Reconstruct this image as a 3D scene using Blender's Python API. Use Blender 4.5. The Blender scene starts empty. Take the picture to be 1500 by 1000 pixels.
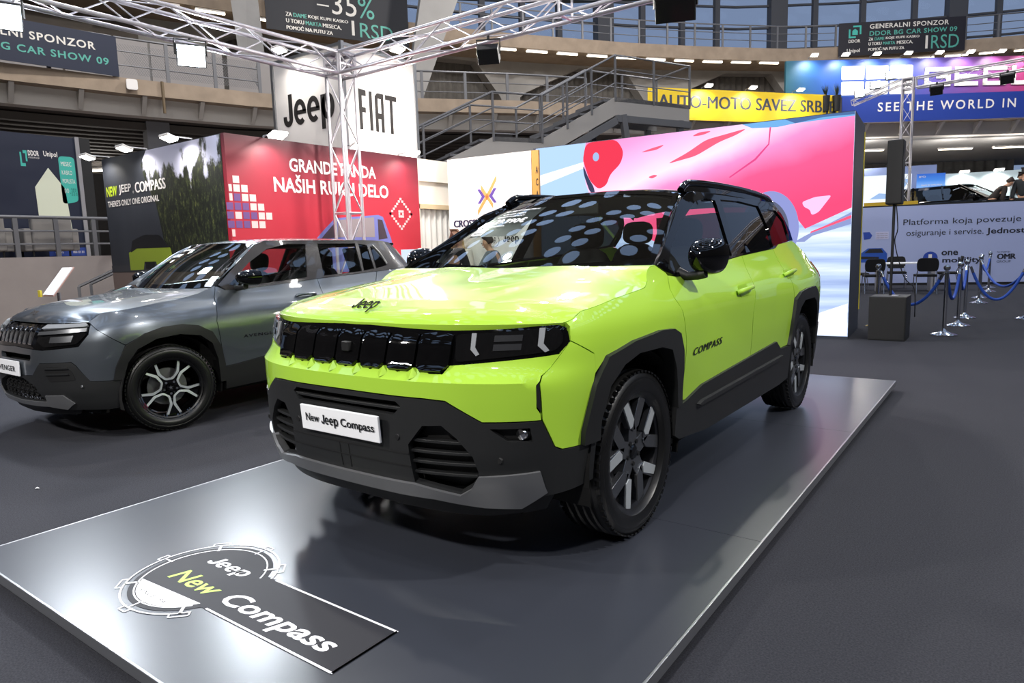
import bpy, bmesh, math, random
from mathutils import Vector, Matrix, geometry
random.seed(7)
SC = bpy.context.scene
COL = SC.collection
PI = math.pi
# ---------------------------------------------------------------- camera (z = 0 is the hall floor, origin under the green car's front axle)
cam_data = bpy.data.cameras.new('camera'); cam_data.sensor_width = 36.0; cam_data.lens = 24.11; cam_data.clip_end = 300
cam = bpy.data.objects.new('camera', cam_data); COL.objects.link(cam)
def cam_matrix(loc, yaw, pitch, roll):
    f = Vector((-math.sin(yaw) * math.cos(pitch), math.cos(yaw) * math.cos(pitch), -math.sin(pitch)))
    r0 = Vector((math.cos(yaw), math.sin(yaw), 0)); u0 = r0.cross(f)
    r = r0 * math.cos(roll) + u0 * math.sin(roll); u = u0 * math.cos(roll) - r0 * math.sin(roll)
    m = Matrix((r, u, -f)).transposed().to_4x4(); m.translation = loc; return m
cam.matrix_world = cam_matrix(Vector((2.1828, -2.6687, 1.3482)), .6322, .1309, -.0292)
SC.camera = cam
# ---------------------------------------------------------------- world, exposure, lights
SC.view_settings.view_transform = 'Standard'; SC.view_settings.look = 'None'
SC.view_settings.exposure = 0.3; SC.view_settings.gamma = 1.0
SC.view_settings.use_curve_mapping = False
w = bpy.data.worlds.new('dusk'); SC.world = w; w.use_nodes = True
w.node_tree.nodes['Background'].inputs[0].default_value = (.20, .27, .42, 1)
w.node_tree.nodes['Background'].inputs[1].default_value = .8
def lamp(kind, loc, energy, color=(1, 1, 1), size=.4, target=None, size_y=None, spot=None, blend=.4):
    d = bpy.data.lights.new('lamp_light', kind); d.energy = energy; d.color = color
    if kind == 'AREA':
        d.size = size
        if size_y: d.shape = 'RECTANGLE'; d.size_y = size_y
    else: d.shadow_soft_size = size
    if kind == 'SPOT': d.spot_size = spot; d.spot_blend = blend
    o = bpy.data.objects.new('lamp_light', d); COL.objects.link(o); o.location = loc
    if target: o.rotation_euler = (Vector(target) - Vector(loc)).to_track_quat('-Z', 'Y').to_euler()
    o['kind'] = 'helper'
    return o
WARM, COOL = (1, .955, .90), (.86, .93, 1)
# ring of floods on the stand's truss (two of them in view, the rest over and beside the viewer)
lamp('AREA', (-6.5, 2.65, 3.95), 125, COOL, .30, (-.6, -.9, .5))
lamp('AREA', (-6.75, .55, 3.95), 125, COOL, .30, (-1.2, -1.0, .5))
lamp('AREA', (-5.2, 4.9, 4.0), 120, WARM, .3, (-3, 1.0, .8))
lamp('AREA', (-2.4, 5.2, 4.2), 120, WARM, .3, (-1.2, 1.5, .8))
lamp('AREA', (1.6, -4.6, 4.3), 165, WARM, .22, (-.6, -.2, .8))
lamp('AREA', (-3.4, -4.8, 4.3), 200, WARM, .22, (-1.6, -.6, .6))
lamp('AREA', (5.2, 1.2, 5.0), 230, WARM, .22, (.5, 1.2, .8))
# the hall's own house lights, small fixtures high under the dome
for x, y, z, e in ((1.5, -3, 13, 480), (7, 2, 13, 600), (-4, -5, 13, 520), (-9, 4, 12, 1800), (2, 9, 13, 600), (-8, 13, 12.5, 1500), (-3, 19, 12.5, 1300), (3, 21, 12.5, 1300), (9, 14, 13, 420)): lamp('POINT', (x, y, z), e, WARM, .22)
# ---------------------------------------------------------------- materials
def lin(c): return c / 12.92 if c <= .04045 else ((c + .055) / 1.055) ** 2.4
def rgb(h): return tuple(lin(int(h[i:i + 2], 16) / 255) for i in (0, 2, 4)) + (1,)
MATS = {}
def mat(name, color='808080', rough=.5, metal=0., emit=None, estr=1., coat=0., spec=.5, noise=None, bump=None, flake=False, sheen=0.):
    """procedural principled material; noise=(scale, amount) varies the colour, bump=(scale, strength) roughens the surface"""
    if name in MATS: return MATS[name]
    m = bpy.data.materials.new(name); m.use_nodes = True; nt = m.node_tree; b = nt.nodes['Principled BSDF']
    col = rgb(color); b.inputs['Base Color'].default_value = col
    b.inputs['Roughness'].default_value = rough; b.inputs['Metallic'].default_value = metal
    b.inputs['Specular IOR Level'].default_value = spec
    b.inputs['Coat Weight'].default_value = coat; b.inputs['Coat Roughness'].default_value = .03
    if emit: b.inputs['Emission Color'].default_value = rgb(emit); b.inputs['Emission Strength'].default_value = estr
    if noise or bump:
        tc = nt.nodes.new('ShaderNodeTexCoord')
    if noise:
        n = nt.nodes.new('ShaderNodeTexNoise'); n.inputs['Scale'].default_value = noise[0]; n.inputs['Detail'].default_value = 6
        r = nt.nodes.new('ShaderNodeValToRGB'); a = noise[1]
        r.color_ramp.elements[0].position = .3; r.color_ramp.elements[1].position = .7
        r.color_ramp.elements[0].color = tuple(c * (1 - a) for c in col[:3]) + (1,)
        r.color_ramp.elements[1].color = tuple(min(1, c * (1 + a)) for c in col[:3]) + (1,)
        nt.links.new(tc.outputs['Object'], n.inputs['Vector']); nt.links.new(n.outputs['Fac'], r.inputs['Fac'])
        nt.links.new(r.outputs['Color'], b.inputs['Base Color'])
    if bump:
        n2 = nt.nodes.new('ShaderNodeTexNoise'); n2.inputs['Scale'].default_value = bump[0]; n2.inputs['Detail'].default_value = 3
        bp = nt.nodes.new('ShaderNodeBump'); bp.inputs['Strength'].default_value = bump[1]; bp.inputs['Distance'].default_value = .004
        nt.links.new(tc.outputs['Object'], n2.inputs['Vector']); nt.links.new(n2.outputs['Fac'], bp.inputs['Height'])
        nt.links.new(bp.outputs['Normal'], b.inputs['Normal'])
    MATS[name] = m; return m
def emat(name, color, strength):
    if name in MATS: return MATS[name]
    m = bpy.data.materials.new(name); m.use_nodes = True; nt = m.node_tree; nt.nodes.clear()
    e = nt.nodes.new('ShaderNodeEmission'); e.inputs[0].default_value = rgb(color); e.inputs[1].default_value = strength
    o = nt.nodes.new('ShaderNodeOutputMaterial'); nt.links.new(e.outputs[0], o.inputs[0]); MATS[name] = m; return m
def glass(name, tint, rough=.0, refl=1.0, ior=1.5):
    """thin pane: tinted see-through plus a fresnel reflection"""
    if name in MATS: return MATS[name]
    m = bpy.data.materials.new(name); m.use_nodes = True; nt = m.node_tree; nt.nodes.clear()
    t = nt.nodes.new('ShaderNodeBsdfTransparent'); t.inputs[0].default_value = tint + (1,)
    g = nt.nodes.new('ShaderNodeBsdfGlossy'); g.inputs['Roughness'].default_value = rough; g.inputs[0].default_value = (refl, refl, refl, 1)
    f = nt.nodes.new('ShaderNodeFresnel'); ge = nt.nodes.new('ShaderNodeNewGeometry'); mr = nt.nodes.new('ShaderNodeMapRange')   # same reflectance from both faces of the pane
    mr.inputs[3].default_value = ior; mr.inputs[4].default_value = 1 / ior; nt.links.new(ge.outputs['Backfacing'], mr.inputs[0]); nt.links.new(mr.outputs[0], f.inputs[0])
    x = nt.nodes.new('ShaderNodeMixShader'); o = nt.nodes.new('ShaderNodeOutputMaterial')
    nt.links.new(f.outputs[0], x.inputs[0]); nt.links.new(t.outputs[0], x.inputs[1]); nt.links.new(g.outputs[0], x.inputs[2])
    nt.links.new(x.outputs[0], o.inputs[0]); MATS[name] = m; return m
def gradmat(name, stops, axis=0, lo=0., hi=1., emit=0., rough=.5):
    """printed colour gradient along an object axis (metres lo..hi)"""
    if name in MATS: return MATS[name]
    m = bpy.data.materials.new(name); m.use_nodes = True; nt = m.node_tree; b = nt.nodes['Principled BSDF']
    tc = nt.nodes.new('ShaderNodeTexCoord'); sp = nt.nodes.new('ShaderNodeSeparateXYZ'); mr = nt.nodes.new('ShaderNodeMapRange')
    mr.inputs['From Min'].default_value = lo; mr.inputs['From Max'].default_value = hi
    r = nt.nodes.new('ShaderNodeValToRGB'); cr = r.color_ramp
    while len(cr.elements) < len(stops): cr.elements.new(.5)
    for e, (p, c) in zip(cr.elements, stops): e.position = p; e.color = rgb(c)
    nt.links.new(tc.outputs['Object'], sp.inputs[0]); nt.links.new(sp.outputs[axis], mr.inputs[0])
    nt.links.new(mr.outputs[0], r.inputs[0]); nt.links.new(r.outputs[0], b.inputs['Base Color']); b.inputs['Roughness'].default_value = rough
    if emit:
        nt.links.new(r.outputs[0], b.inputs['Emission Color']); b.inputs['Emission Strength'].default_value = emit
    MATS[name] = m; return m
# ---------------------------------------------------------------- objects
def tag(o, label=None, cat=None, group=None, kind=None):
    if label: o['label'] = label
    if cat: o['category'] = cat
    if group: o['group'] = group
    if kind: o['kind'] = kind
    return o
def empty(name, loc=(0, 0, 0), rz=0, label=None, cat=None, group=None, parent=None):
    o = bpy.data.objects.new(name, None); COL.objects.link(o); o.location = loc; o.rotation_euler = (0, 0, rz)
    o.empty_display_size = .1
    if parent: o.parent = parent
    return tag(o, label, cat, group)
def children(o): return [c for c in bpy.data.objects if c.parent == o]
def copy_tree(o, parent=None, kids=None):
    if kids is None:
        kids = {}
        for c in bpy.data.objects:
            if c.parent: kids.setdefault(c.parent.name, []).append(c)
    c = o.copy(); COL.objects.link(c)
    if parent: c.parent = parent
    for ch in kids.get(o.name, ()): copy_tree(ch, c, kids)
    return c
class MB:
    """collects shapes; build() links them as ONE mesh object"""
    def __init__(s): s.v, s.f, s.m = [], [], None
    def add(s, vs, fs, flip=False):
        n = len(s.v); s.v += [tuple(p) for p in vs]
        s.f += [tuple(n + i for i in (reversed(f) if flip else f)) for f in fs]; return s
    def box(s, c, d, rz=0, M=None):
        x, y, z = d[0] / 2, d[1] / 2, d[2] / 2
        vs = [Vector((i * x, j * y, k * z)) for i in (-1, 1) for j in (-1, 1) for k in (-1, 1)]
        R = M if M else Matrix.Rotation(rz, 3, 'Z')
        vs = [R @ p + Vector(c) for p in vs]
        return s.add(vs, [(0, 1, 3, 2), (4, 6, 7, 5), (0, 4, 5, 1), (2, 3, 7, 6), (0, 2, 6, 4), (1, 5, 7, 3)])
    def span(s, a, b): return s.box([(p + q) / 2 for p, q in zip(a, b)], [abs(q - p) for p, q in zip(a, b)])
    def cyl(s, a, b, r, n=12, r2=None, caps=True):
        a, b = Vector(a), Vector(b); d = (b - a).normalized(); r2 = r if r2 is None else r2
        u = d.orthogonal().normalized(); w_ = d.cross(u)
        vs = []
        for p, q in ((a, r), (b, r2)):
            vs += [p + (u * math.cos(2 * PI * i / n) + w_ * math.sin(2 * PI * i / n)) * q for i in range(n)]
        fs = [(i, (i + 1) % n, n + (i + 1) % n, n + i) for i in range(n)]
        if caps: fs += [tuple(reversed(range(n))), tuple(range(n, 2 * n))]
        return s.add(vs, fs)
    def bar(s, a, b, w_, h, up=(0, 0, 1)):
        a, b = Vector(a), Vector(b); d = (b - a).normalized(); up = Vector(up)
        r = d.cross(up)
        r = r.normalized() if r.length > 1e-4 else d.orthogonal().normalized()
        t = r.cross(d).normalized()
        vs = [p + r * i * w_ / 2 + t * j * h / 2 for p in (a, b) for i, j in ((-1, -1), (1, -1), (1, 1), (-1, 1))]
        return s.add(vs, [(0, 1, 2, 3)[::-1], (4, 5, 6, 7), (0, 1, 5, 4), (1, 2, 6, 5), (2, 3, 7, 6), (3, 0, 4, 7)])
    def tube(s, pts, r, n=8, closed=False, caps=True):
        pts = [Vector(p) for p in pts]; N = len(pts); rings = []
        prev = None
        for i, p in enumerate(pts):
            if closed: d = (pts[(i + 1) % N] - pts[i - 1]).normalized()
            else: d = (pts[min(i + 1, N - 1)] - pts[max(i - 1, 0)]).normalized()
            u = d.orthogonal().normalized() if prev is None else (prev - d * prev.dot(d)).normalized()
            prev = u; w_ = d.cross(u); rr = r[i] if isinstance(r, (list, tuple)) else r
            rings.append([p + (u * math.cos(2 * PI * k / n) + w_ * math.sin(2 * PI * k / n)) * rr for k in range(n)])
        vs = [q for R_ in rings for q in R_]; fs = []
        for i in range(N if closed else N - 1):
            j = (i + 1) % N
            fs += [(i * n + k, i * n + (k + 1) % n, j * n + (k + 1) % n, j * n + k) for k in range(n)]
        if not closed and caps: fs += [tuple(reversed(range(n))), tuple((N - 1) * n + k for k in range(n))]
        return s.add(vs, fs)
    def lathe(s, prof, c=(0, 0, 0), axis='Z', n=32, closed=False):
        """prof = [(radius, height)]"""
        vs = []
        for r, h in prof:
            for i in range(n):
                a = 2 * PI * i / n; x, y = r * math.cos(a), r * math.sin(a)
                p = (x, y, h) if axis == 'Z' else (h, x, y) if axis == 'X' else (y, h, x)
                vs.append((p[0] + c[0], p[1] + c[1], p[2] + c[2]))
        fs = []; m = len(prof)
        for j in range(m if closed else m - 1):
            q = (j + 1) % m
            fs += [(j * n + i, j * n + (i + 1) % n, q * n + (i + 1) % n, q * n + i) for i in range(n)]
        if not closed:
            if prof[0][0] > 1e-6: fs.append(tuple(reversed(range(n))))
            if prof[-1][0] > 1e-6: fs.append(tuple((m - 1) * n + i for i in range(n)))
        return s.add(vs, fs)
    def prism(s, poly, fr, t, n0=0.):
        """flat outline poly [(u,v)] on frame fr=(O,U,V,N), from n0 to n0+t"""
        O, U, V, N = fr; k = len(poly)
        if sum(a[0] * b[1] - b[0] * a[1] for a, b in zip(poly, poly[1:] + poly[:1])) < 0: poly = poly[::-1]
        vs = [O + U * a + V * b + N * n0 for a, b in poly] + [O + U * a + V * b + N * (n0 + t) for a, b in poly]
        tris = geometry.tessellate_polygon([[Vector((a, b, 0)) for a, b in poly]])
        fs = []
        for tr in tris:
            a, b, c = [poly[i] for i in tr]
            ccw = (b[0] - a[0]) * (c[1] - a[1]) - (b[1] - a[1]) * (c[0] - a[0]) > 0
            tr = tuple(tr) if ccw else tuple(reversed(tr))
            fs.append(tuple(k + i for i in tr)); fs.append(tuple(reversed(tr)))
        fs += [(i, (i + 1) % k, k + (i + 1) % k, k + i) for i in range(k)]
        return s.add(vs, fs)
    def grid(s, fn, nu, nv):
        vs = [fn(i / nu, j / nv) for j in range(nv + 1) for i in range(nu + 1)]
        fs = [(j * (nu + 1) + i, j * (nu + 1) + i + 1, (j + 1) * (nu + 1) + i + 1, (j + 1) * (nu + 1) + i) for j in range(nv) for i in range(nu)]
        return s.add(vs, fs)
    def build(s, name, m, parent=None, label=None, smooth=None, bevel=0., loc=None, seg=2):
        me = bpy.data.meshes.new(name); me.from_pydata(s.v, [], s.f)
        o = bpy.data.objects.new(name, me); COL.objects.link(o)
        if m: me.materials.append(m)
        if smooth is not None:
            me.polygons.foreach_set('use_smooth', [True] * len(me.polygons)); me.update()
            if smooth: me.set_sharp_from_angle(angle=math.radians(smooth))
        if parent: o.parent = parent
        if loc: o.location = loc
        if label: o['label'] = label
        if bevel:
            b = o.modifiers.new('bevel', 'BEVEL'); b.width = bevel; b.segments = seg; b.limit_method = 'ANGLE'; b.angle_limit = math.radians(40)
        me.update(); return o
def recenter(o):
    """put a one-mesh thing's origin at its base"""
    xs = [v.co for v in o.data.vertices]
    c = Vector(((min(p.x for p in xs) + max(p.x for p in xs)) / 2, (min(p.y for p in xs) + max(p.y for p in xs)) / 2, min(p.z for p in xs)))
    o.data.transform(Matrix.Translation(-c)); o.location = o.location + c; return o
def frame(O, U, V=(0, 0, 1)):
    """picture plane: O lower-left corner, U to the right, V up, N towards the viewer"""
    U = Vector(U).normalized(); V = Vector(V).normalized(); return (Vector(O), U, V, U.cross(V))
def sub(fr, u, v, n=0.): O, U, V, N = fr; return (O + U * u + V * v + N * n, U, V, N)
TEXT_CACHE = {}
def text_mesh(s, bold=0., shear=0., space=1.):
    key = (s, bold, shear, space)
    if key in TEXT_CACHE: return TEXT_CACHE[key]
    c = bpy.data.curves.new('lettering', 'FONT'); c.body = s; c.offset = bold; c.shear = shear; c.space_character = space
    c.resolution_u = 3; c.fill_mode = 'FRONT'
    o = bpy.data.objects.new('lettering', c); COL.objects.link(o)
    me = bpy.data.meshes.new_from_object(o); bpy.data.objects.remove(o)
    vs = [v.co.copy() for v in me.vertices]; fs = [tuple(p.vertices) for p in me.polygons]
    bpy.data.meshes.remove(me)
    x0, x1 = min(v.x for v in vs), max(v.x for v in vs); y0, y1 = min(v.y for v in vs), max(v.y for v in vs)
    TEXT_CACHE[key] = ([((v.x - x0) / (x1 - x0), (v.y - y0) / (y1 - y0)) for v in vs], fs); return TEXT_CACHE[key]
def lettering(mb, s, fr, u, v, w_, h, n=.003, bold=0., shear=0., space=1., surf=None, dbl=0.):
    """writes s into the box (u, v, w, h) of a picture plane (or through surf(u,v,n))"""
    if 'M' in s and bold > 0: dbl, bold = max(dbl, bold * 5), 0.   # this glyph cannot be offset cleanly
    vs, fs = text_mesh(s, bold, shear, space); O, U, V, N = fr if fr else (None,) * 4
    if surf: P = [surf(u + a * w_, v + b * h, n) for a, b in vs]
    else: P = [O + U * (u + a * w_) + V * (v + b * h) + N * n for a, b in vs]
    mb.add(P, fs)
    if dbl: lettering(mb, s, fr, u + dbl * h, v, w_, h, n + .0004, bold, shear, space, surf)
    return mb
def brand_word(mb, fr, u, v, w_, h, n=.003, shear=0., surf=None):
    """the rounded four-letter brand word, drawn as plain shapes in the box (u, v, w, h)"""
    arc = lambda cx, cy, rx, ry, a0, a1, k=18: [(cx + rx * math.cos(math.radians(a0 + (a1 - a0) * i / k)), cy + ry * math.sin(math.radians(a0 + (a1 - a0) * i / k))) for i in range(k + 1)]
    P = [[(.29, 1), (.48, 1)] + arc(.24, .25, .24, .26, 0, -180) + [(.0, .33), (.17, .33)] + arc(.24, .25, .06, .08, 180, 360)[1:-1] + [(.29, .25)]]
    for x in (.54, 1.19): P.append(arc(x + .3, .39, .30, .40, 0, 312) + arc(x + .3, .39, .13, .23, 312, 0)); P.append([(x + .15, .32), (x + .6, .32), (x + .6, .45), (x + .15, .45)])
    x = 1.85; P.append([(x, -.27), (x + .18, -.27), (x + .18, .76), (x, .76)])
    P.append(arc(x + .32, .39, .30, .40, -90, 90) + arc(x + .32, .39, .12, .23, 90, -90)); P.append(arc(x + .32, .39, .30, .40, 90, 270) + arc(x + .32, .39, .12, .23, 270, 90))
    for p in P:
        q = [(u + (a + shear * b) / (2.47 + shear) * w_, v + (b + .27) / 1.27 * h) for a, b in p]; k = len(mb.v)
        tris = geometry.tessellate_polygon([[Vector((a, b, 0)) for a, b in q]])
        vs = [surf(a, b, n) for a, b in q] if surf else [fr[0] + fr[1] * a + fr[2] * b + fr[3] * n for a, b in q]; fs = []
        for t in tris:
            a, b, c = [q[i] for i in t]; fs.append(tuple(t) if (b[0] - a[0]) * (c[1] - a[1]) - (b[1] - a[1]) * (c[0] - a[0]) > 0 else tuple(reversed(t)))
        mb.add(vs, fs)
    return mb
def inside(p, poly):
    x, y = p; c = False; j = len(poly) - 1
    for i in range(len(poly)):
        (xi, yi), (xj, yj) = poly[i], poly[j]
        if (yi > y) != (yj > y) and x < (xj - xi) * (y - yi) / (yj - yi) + xi: c = not c
        j = i
    return c
def seglen(p, a, b):
    dx, dy = b[0] - a[0], b[1] - a[1]; l = dx * dx + dy * dy
    t = max(0, min(1, ((p[0] - a[0]) * dx + (p[1] - a[1]) * dy) / l)) if l else 0
    return math.hypot(p[0] - a[0] - t * dx, p[1] - a[1] - t * dy)
def subdiv(poly, step):
    out = []
    for a, b in zip(poly, poly[1:] + poly[:1]):
        n = max(1, int(math.hypot(b[0] - a[0], b[1] - a[1]) / step + .5))
        out += [(a[0] + (b[0] - a[0]) * k / n, a[1] + (b[1] - a[1]) * k / n) for k in range(n)]
    return out
def rounded(poly, r, n=3):
    """round every corner of an outline"""
    out = []; k = len(poly)
    for i in range(k):
        p, a, b = Vector(poly[i]), Vector(poly[i - 1]), Vector(poly[(i + 1) % k])
        d1, d2 = (a - p), (b - p); q = min(r, d1.length * .45, d2.length * .45)
        s1, s2 = p + d1.normalized() * q, p + d2.normalized() * q
        out += [tuple(s1 * (1 - t) ** 2 + p * 2 * t * (1 - t) + s2 * t * t) for t in [j / n for j in range(n + 1)]]
    return out
def panel(name, surf, poly, m, parent=None, off=0., thick=.012, step=.035, holes=(), rows=(), mirror=False, smooth=35, label=None, domain_flip=False, lip=0.):
    """a trimmed sheet of the surface surf(a, b, offset) inside outline poly, with returned edges"""
    P = subdiv(poly, step); loops = [P] + [subdiv(h, step) for h in holes]
    pts = []; edges = []
    for L in loops:
        n = len(pts); pts += L; edges += [(n + i, n + (i + 1) % len(L)) for i in range(len(L))]
    a0, a1 = min(p[0] for p in P), max(p[0] for p in P); b0, b1 = min(p[1] for p in P), max(p[1] for p in P)
    bs = [b0 + (k + .5) * step for k in range(int((b1 - b0) / step) + 1)]
    for r in rows: bs = [b for b in bs if abs(b - r) > step * .45] + [r]
    for k in range(int((a1 - a0) / step) + 1):
        for b in bs:
            q = (a0 + (k + .5) * step, b)
            if inside(q, P) and not any(inside(q, h) for h in loops[1:]):
                if all(seglen(q, L[i], L[(i + 1) % len(L)]) > step * .4 for L in loops for i in range(len(L))): pts.append(q)
    r = geometry.delaunay_2d_cdt([Vector(p) for p in pts], edges, [], 0, 1e-6)
    vs = [tuple(v) for v in r[0]]; fs = []
    for f in r[2]:
        c = (sum(vs[i][0] for i in f) / len(f), sum(vs[i][1] for i in f) / len(f))
        if inside(c, P) and not any(inside(c, h) for h in loops[1:]): fs.append(tuple(f))
    ec = {}
    for f in fs:
        for i in range(len(f)): ec[(f[i], f[(i + 1) % len(f)])] = 1
    bd = [e for e in ec if (e[1], e[0]) not in ec]
    V3 = [surf(a, b, off) for a, b in vs]
    low = {}; F = list(fs)
    for a, b in bd:
        for i in (a, b):
            if i not in low:
                low[i] = len(V3); V3.append(surf(vs[i][0], vs[i][1], off - thick))
        F.append((b, a, low[a], low[b]))
    mb = MB(); mb.add(V3, F, flip=domain_flip)
    if mirror: mb.v = [(-x, y, z) for x, y, z in mb.v]; mb.f = [tuple(reversed(f)) for f in mb.f]
    return mb.build(name, m, parent, label, smooth=smooth)
# ---------------------------------------------------------------- the hall
CARPET = mat('charcoal_carpet', '38393f', .95, noise=(140, .30), bump=(420, 1.0), spec=.15)
DECK = mat('deck_sheet', '34373f', .29, noise=(3, .05), spec=.5)
ALU = mat('brushed_aluminium', 'a6a8ab', .35, metal=.85)
TRUSSM = mat('truss_aluminium', 'c9c5ca', .35, metal=.7)
CONC = mat('raw_concrete', '9b8a78', .85, noise=(2.5, .14), bump=(30, .3))
CONCG = mat('grey_concrete', '8f8d8b', .85, noise=(1.5, .10))
PLASTER = mat('grey_beige_plaster', '9a908b', .8, noise=(2, .06))
STEEL = mat('painted_steel', '6f6f72', .45, metal=.3)
CURTAIN = mat('grey_curtain', '5d5a57', .9, noise=(6, .12))
WHITEP = mat('white_panel', 'ece7e3', .6)
NAVY = mat('navy_print', '14203a', .5)
BLACKM = mat('matt_black', '101012', .6)
DARKCEIL = mat('dark_ceiling', '4b4642', .85)
TEAL = mat('teal_print', '3fb3a4', .5)
TUBE = emat('fluorescent_tube', 'fff1d6', 5.0)
LAMPGLOW = emat('lamp_glow', 'fffaf0', 22.0)
FLOODGLOW = emat('flood_glow', 'e4f1ff', 22.0)
class Line:
    def __init__(s, pts):
        s.p = [Vector((a, b, 0)) for a, b in pts]; s.l = [0.]
        for a, b in zip(s.p, s.p[1:]): s.l.append(s.l[-1] + (b - a).length)
    def at(s, u):
        for i in range(len(s.p) - 1):
            if u <= s.l[i + 1] or i == len(s.p) - 2:
                t = (u - s.l[i]) / (s.l[i + 1] - s.l[i]); return s.p[i].lerp(s.p[i + 1], t)
    def tan(s, u): return (s.at(u + .4) - s.at(u - .4)).normalized()
    def out(s, u): t = s.tan(u); return Vector((-t.y, t.x, 0))
    def off(s, u, o, z): p = s.at(u) + s.out(u) * o; return Vector((p.x, p.y, z))
    def fr(s, u0, u1, z0, o=-.06):
        a, b = s.off(u0, o, z0), s.off(u1, o, z0); return frame(a, b - a), (b - a).length
    def us(s, u0, u1, n): return [u0 + (u1 - u0) * i / n for i in range(n + 1)]
def ribbon(line, u0, u1, prof, n=40):
    """sweeps a closed outline prof=[(offset, z)] along a line"""
    mb = MB(); k = len(prof); vs = [line.off(u, o, z) for u in line.us(u0, u1, n) for o, z in prof]
    fs = [(i * k + j, i * k + (j + 1) % k, (i + 1) * k + (j + 1) % k, (i + 1) * k + j) for i in range(n) for j in range(k)]
    fs += [tuple(range(k)), tuple(n * k + j for j in reversed(range(k)))]; return mb.add(vs, fs)
L1 = Line([(-16.4, -4), (-15.7, 3.4), (-15.2, 5.6), (-14.2, 9.0), (-11.65, 12.1), (-9.8, 14.3), (-8.9, 15.6), (-2.9, 23.5), (2.2, 27.5), (8, 31)])
D1 = 7.43   # run of the first stretch
D2 = 11.21
L2 = Line([(-22.5, -4), (-22, 2), (-20.6, 7.0), (-19.3, 10.7), (-17.3, 15.8), (-15.0, 19.9), (-13.2, 22.6), (-11.6, 24.9), (-9.4, 27.6), (-6.4, 30.8), (-2, 33.8), (4, 36.5), (10, 38)])
LR = Line([(-13, -6), (-13, 4.6), (-12.2, 8), (-9.6, 12.5), (-5.5, 18.2), (-2.2, 21.3), (3, 22.8), (10, 25)])
SU = lambda o: tag(o, kind='structure')
def build_hall():
    m = MB(); m.span((-45, -30, -.1), (45, 60, 0)); SU(m.build('floor', CARPET))
    SU(ribbon(LR, 0, LR.l[-1], [(0, 0), (0, 1.5), (9, 1.5), (9, 0)], 40).build('floor_ring', PLASTER))
    SU(ribbon(L1, 0, L1.l[-1], [(0, 5.34), (0, 5.70), (11, 5.70), (11, 5.34)], 60).build('floor_gallery', CONC))
    SU(ribbon(L1, 0, L1.l[-1], [(.45, 4.93), (.35, 5.34), (.8, 5.34), (.8, 4.93)], 60).build('beam_gallery', mat('pale_beam', 'b9b3ac', .8)))
    for i, u in enumerate([1 + 1.32 * k for k in range(40)]):
        if u < L1.l[-1]:
            a, t = L1.off(u, .40, 4.95), L1.tan(u); o = L1.out(u); mb = MB()
            P = [(-.0, 4.95), (-.0, 5.33), (-.36, 5.33)]
            mb.add([a + o * p + t * s + Vector((0, 0, z - 4.95)) for s in (-.05, .05) for p, z in P], [(0, 1, 2), (5, 4, 3), (0, 3, 4, 1), (1, 4, 5, 2), (2, 5, 3, 0)])
            SU(mb.build('trim_bracket', mat('pale_beam')))
    # slatted soffit and the dark back of the ring below the gallery
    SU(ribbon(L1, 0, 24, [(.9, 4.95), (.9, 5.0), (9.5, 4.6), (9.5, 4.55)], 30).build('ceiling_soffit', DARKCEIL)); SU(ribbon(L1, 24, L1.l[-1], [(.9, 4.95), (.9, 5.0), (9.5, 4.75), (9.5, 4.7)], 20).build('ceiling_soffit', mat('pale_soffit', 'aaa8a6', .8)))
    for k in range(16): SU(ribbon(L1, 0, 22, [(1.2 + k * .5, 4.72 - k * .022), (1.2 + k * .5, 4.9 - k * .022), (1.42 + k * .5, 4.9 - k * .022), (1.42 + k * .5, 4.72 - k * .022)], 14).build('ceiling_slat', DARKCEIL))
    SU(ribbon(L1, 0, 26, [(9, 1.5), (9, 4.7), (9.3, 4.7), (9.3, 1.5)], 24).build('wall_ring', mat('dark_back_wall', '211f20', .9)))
    for u in (10.68, 3.0, 20):
        p = L1.off(u, 1.4, 0); mb = MB(); t = L1.tan(u); mb.box((p.x, p.y, 3.22), (.55, .55, 3.44), math.atan2(t.y, t.x)); SU(mb.build('pillar_ring', mat('pillar_grey', '6a6a6e', .7)))
    # wall behind the gallery: concrete with six-sided openings, curtains behind
    for k in range(5):
        a, b = 13.2 + 6.84 * k, 13.2 + 6.84 * (k + 1); o = 2.0; z0, z1 = 5.7, 9.44; p0, p1 = L2.off(a, o, 0), L2.off(b, o, 0); fr = frame(p0, p1 - p0); W = (p1 - p0).length; H = z1 - z0
        hl = [(.06 * W, z0), (.06 * W, z0 + H * .60), (.10 * W, z0 + H * .66), (W * .46, z1 - .14), (W * .78, z1 - .14), (.93 * W, z0 + H * .60), (.95 * W, z0 + H * .52), (.95 * W, z0)]; mb = MB(); mid = W * .6
        for q in ([(0, z0)] + hl[:4] + [(mid, z1 - .14), (mid, z1), (0, z1)], [(mid, z1), (mid, z1 - .14)] + hl[4:] + [(W, z0), (W, z1)]): mb.prism(q, fr, .6, -.6)
        SU(mb.build('wall_gallery', CONCG))
        cu = MB(); nn = 120
        cu.add([fr[0] + fr[1] * (W * j / nn) + fr[3] * (-.66 + .05 * math.sin(j * 1.3) * (1 if j % 7 else 0)) + Vector((0, 0, z)) for z in (z0, z1) for j in range(nn + 1)], [(j, j + 1, nn + 2 + j, nn + 1 + j) for j in range(nn)])
        tag(cu.build('curtain', CURTAIN, smooth=60), 'drawn grey pleated curtain in an opening of the upper gallery wall', 'curtain', 'curtains behind the gallery')
    SU(ribbon(L2, 0, 13.2, [(2, 5.7), (2, 9.44), (2.4, 9.44), (2.4, 5.7)], 20).build('wall_gallery', mat('gallery_shade_wall', '5a544f', .9)))
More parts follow.
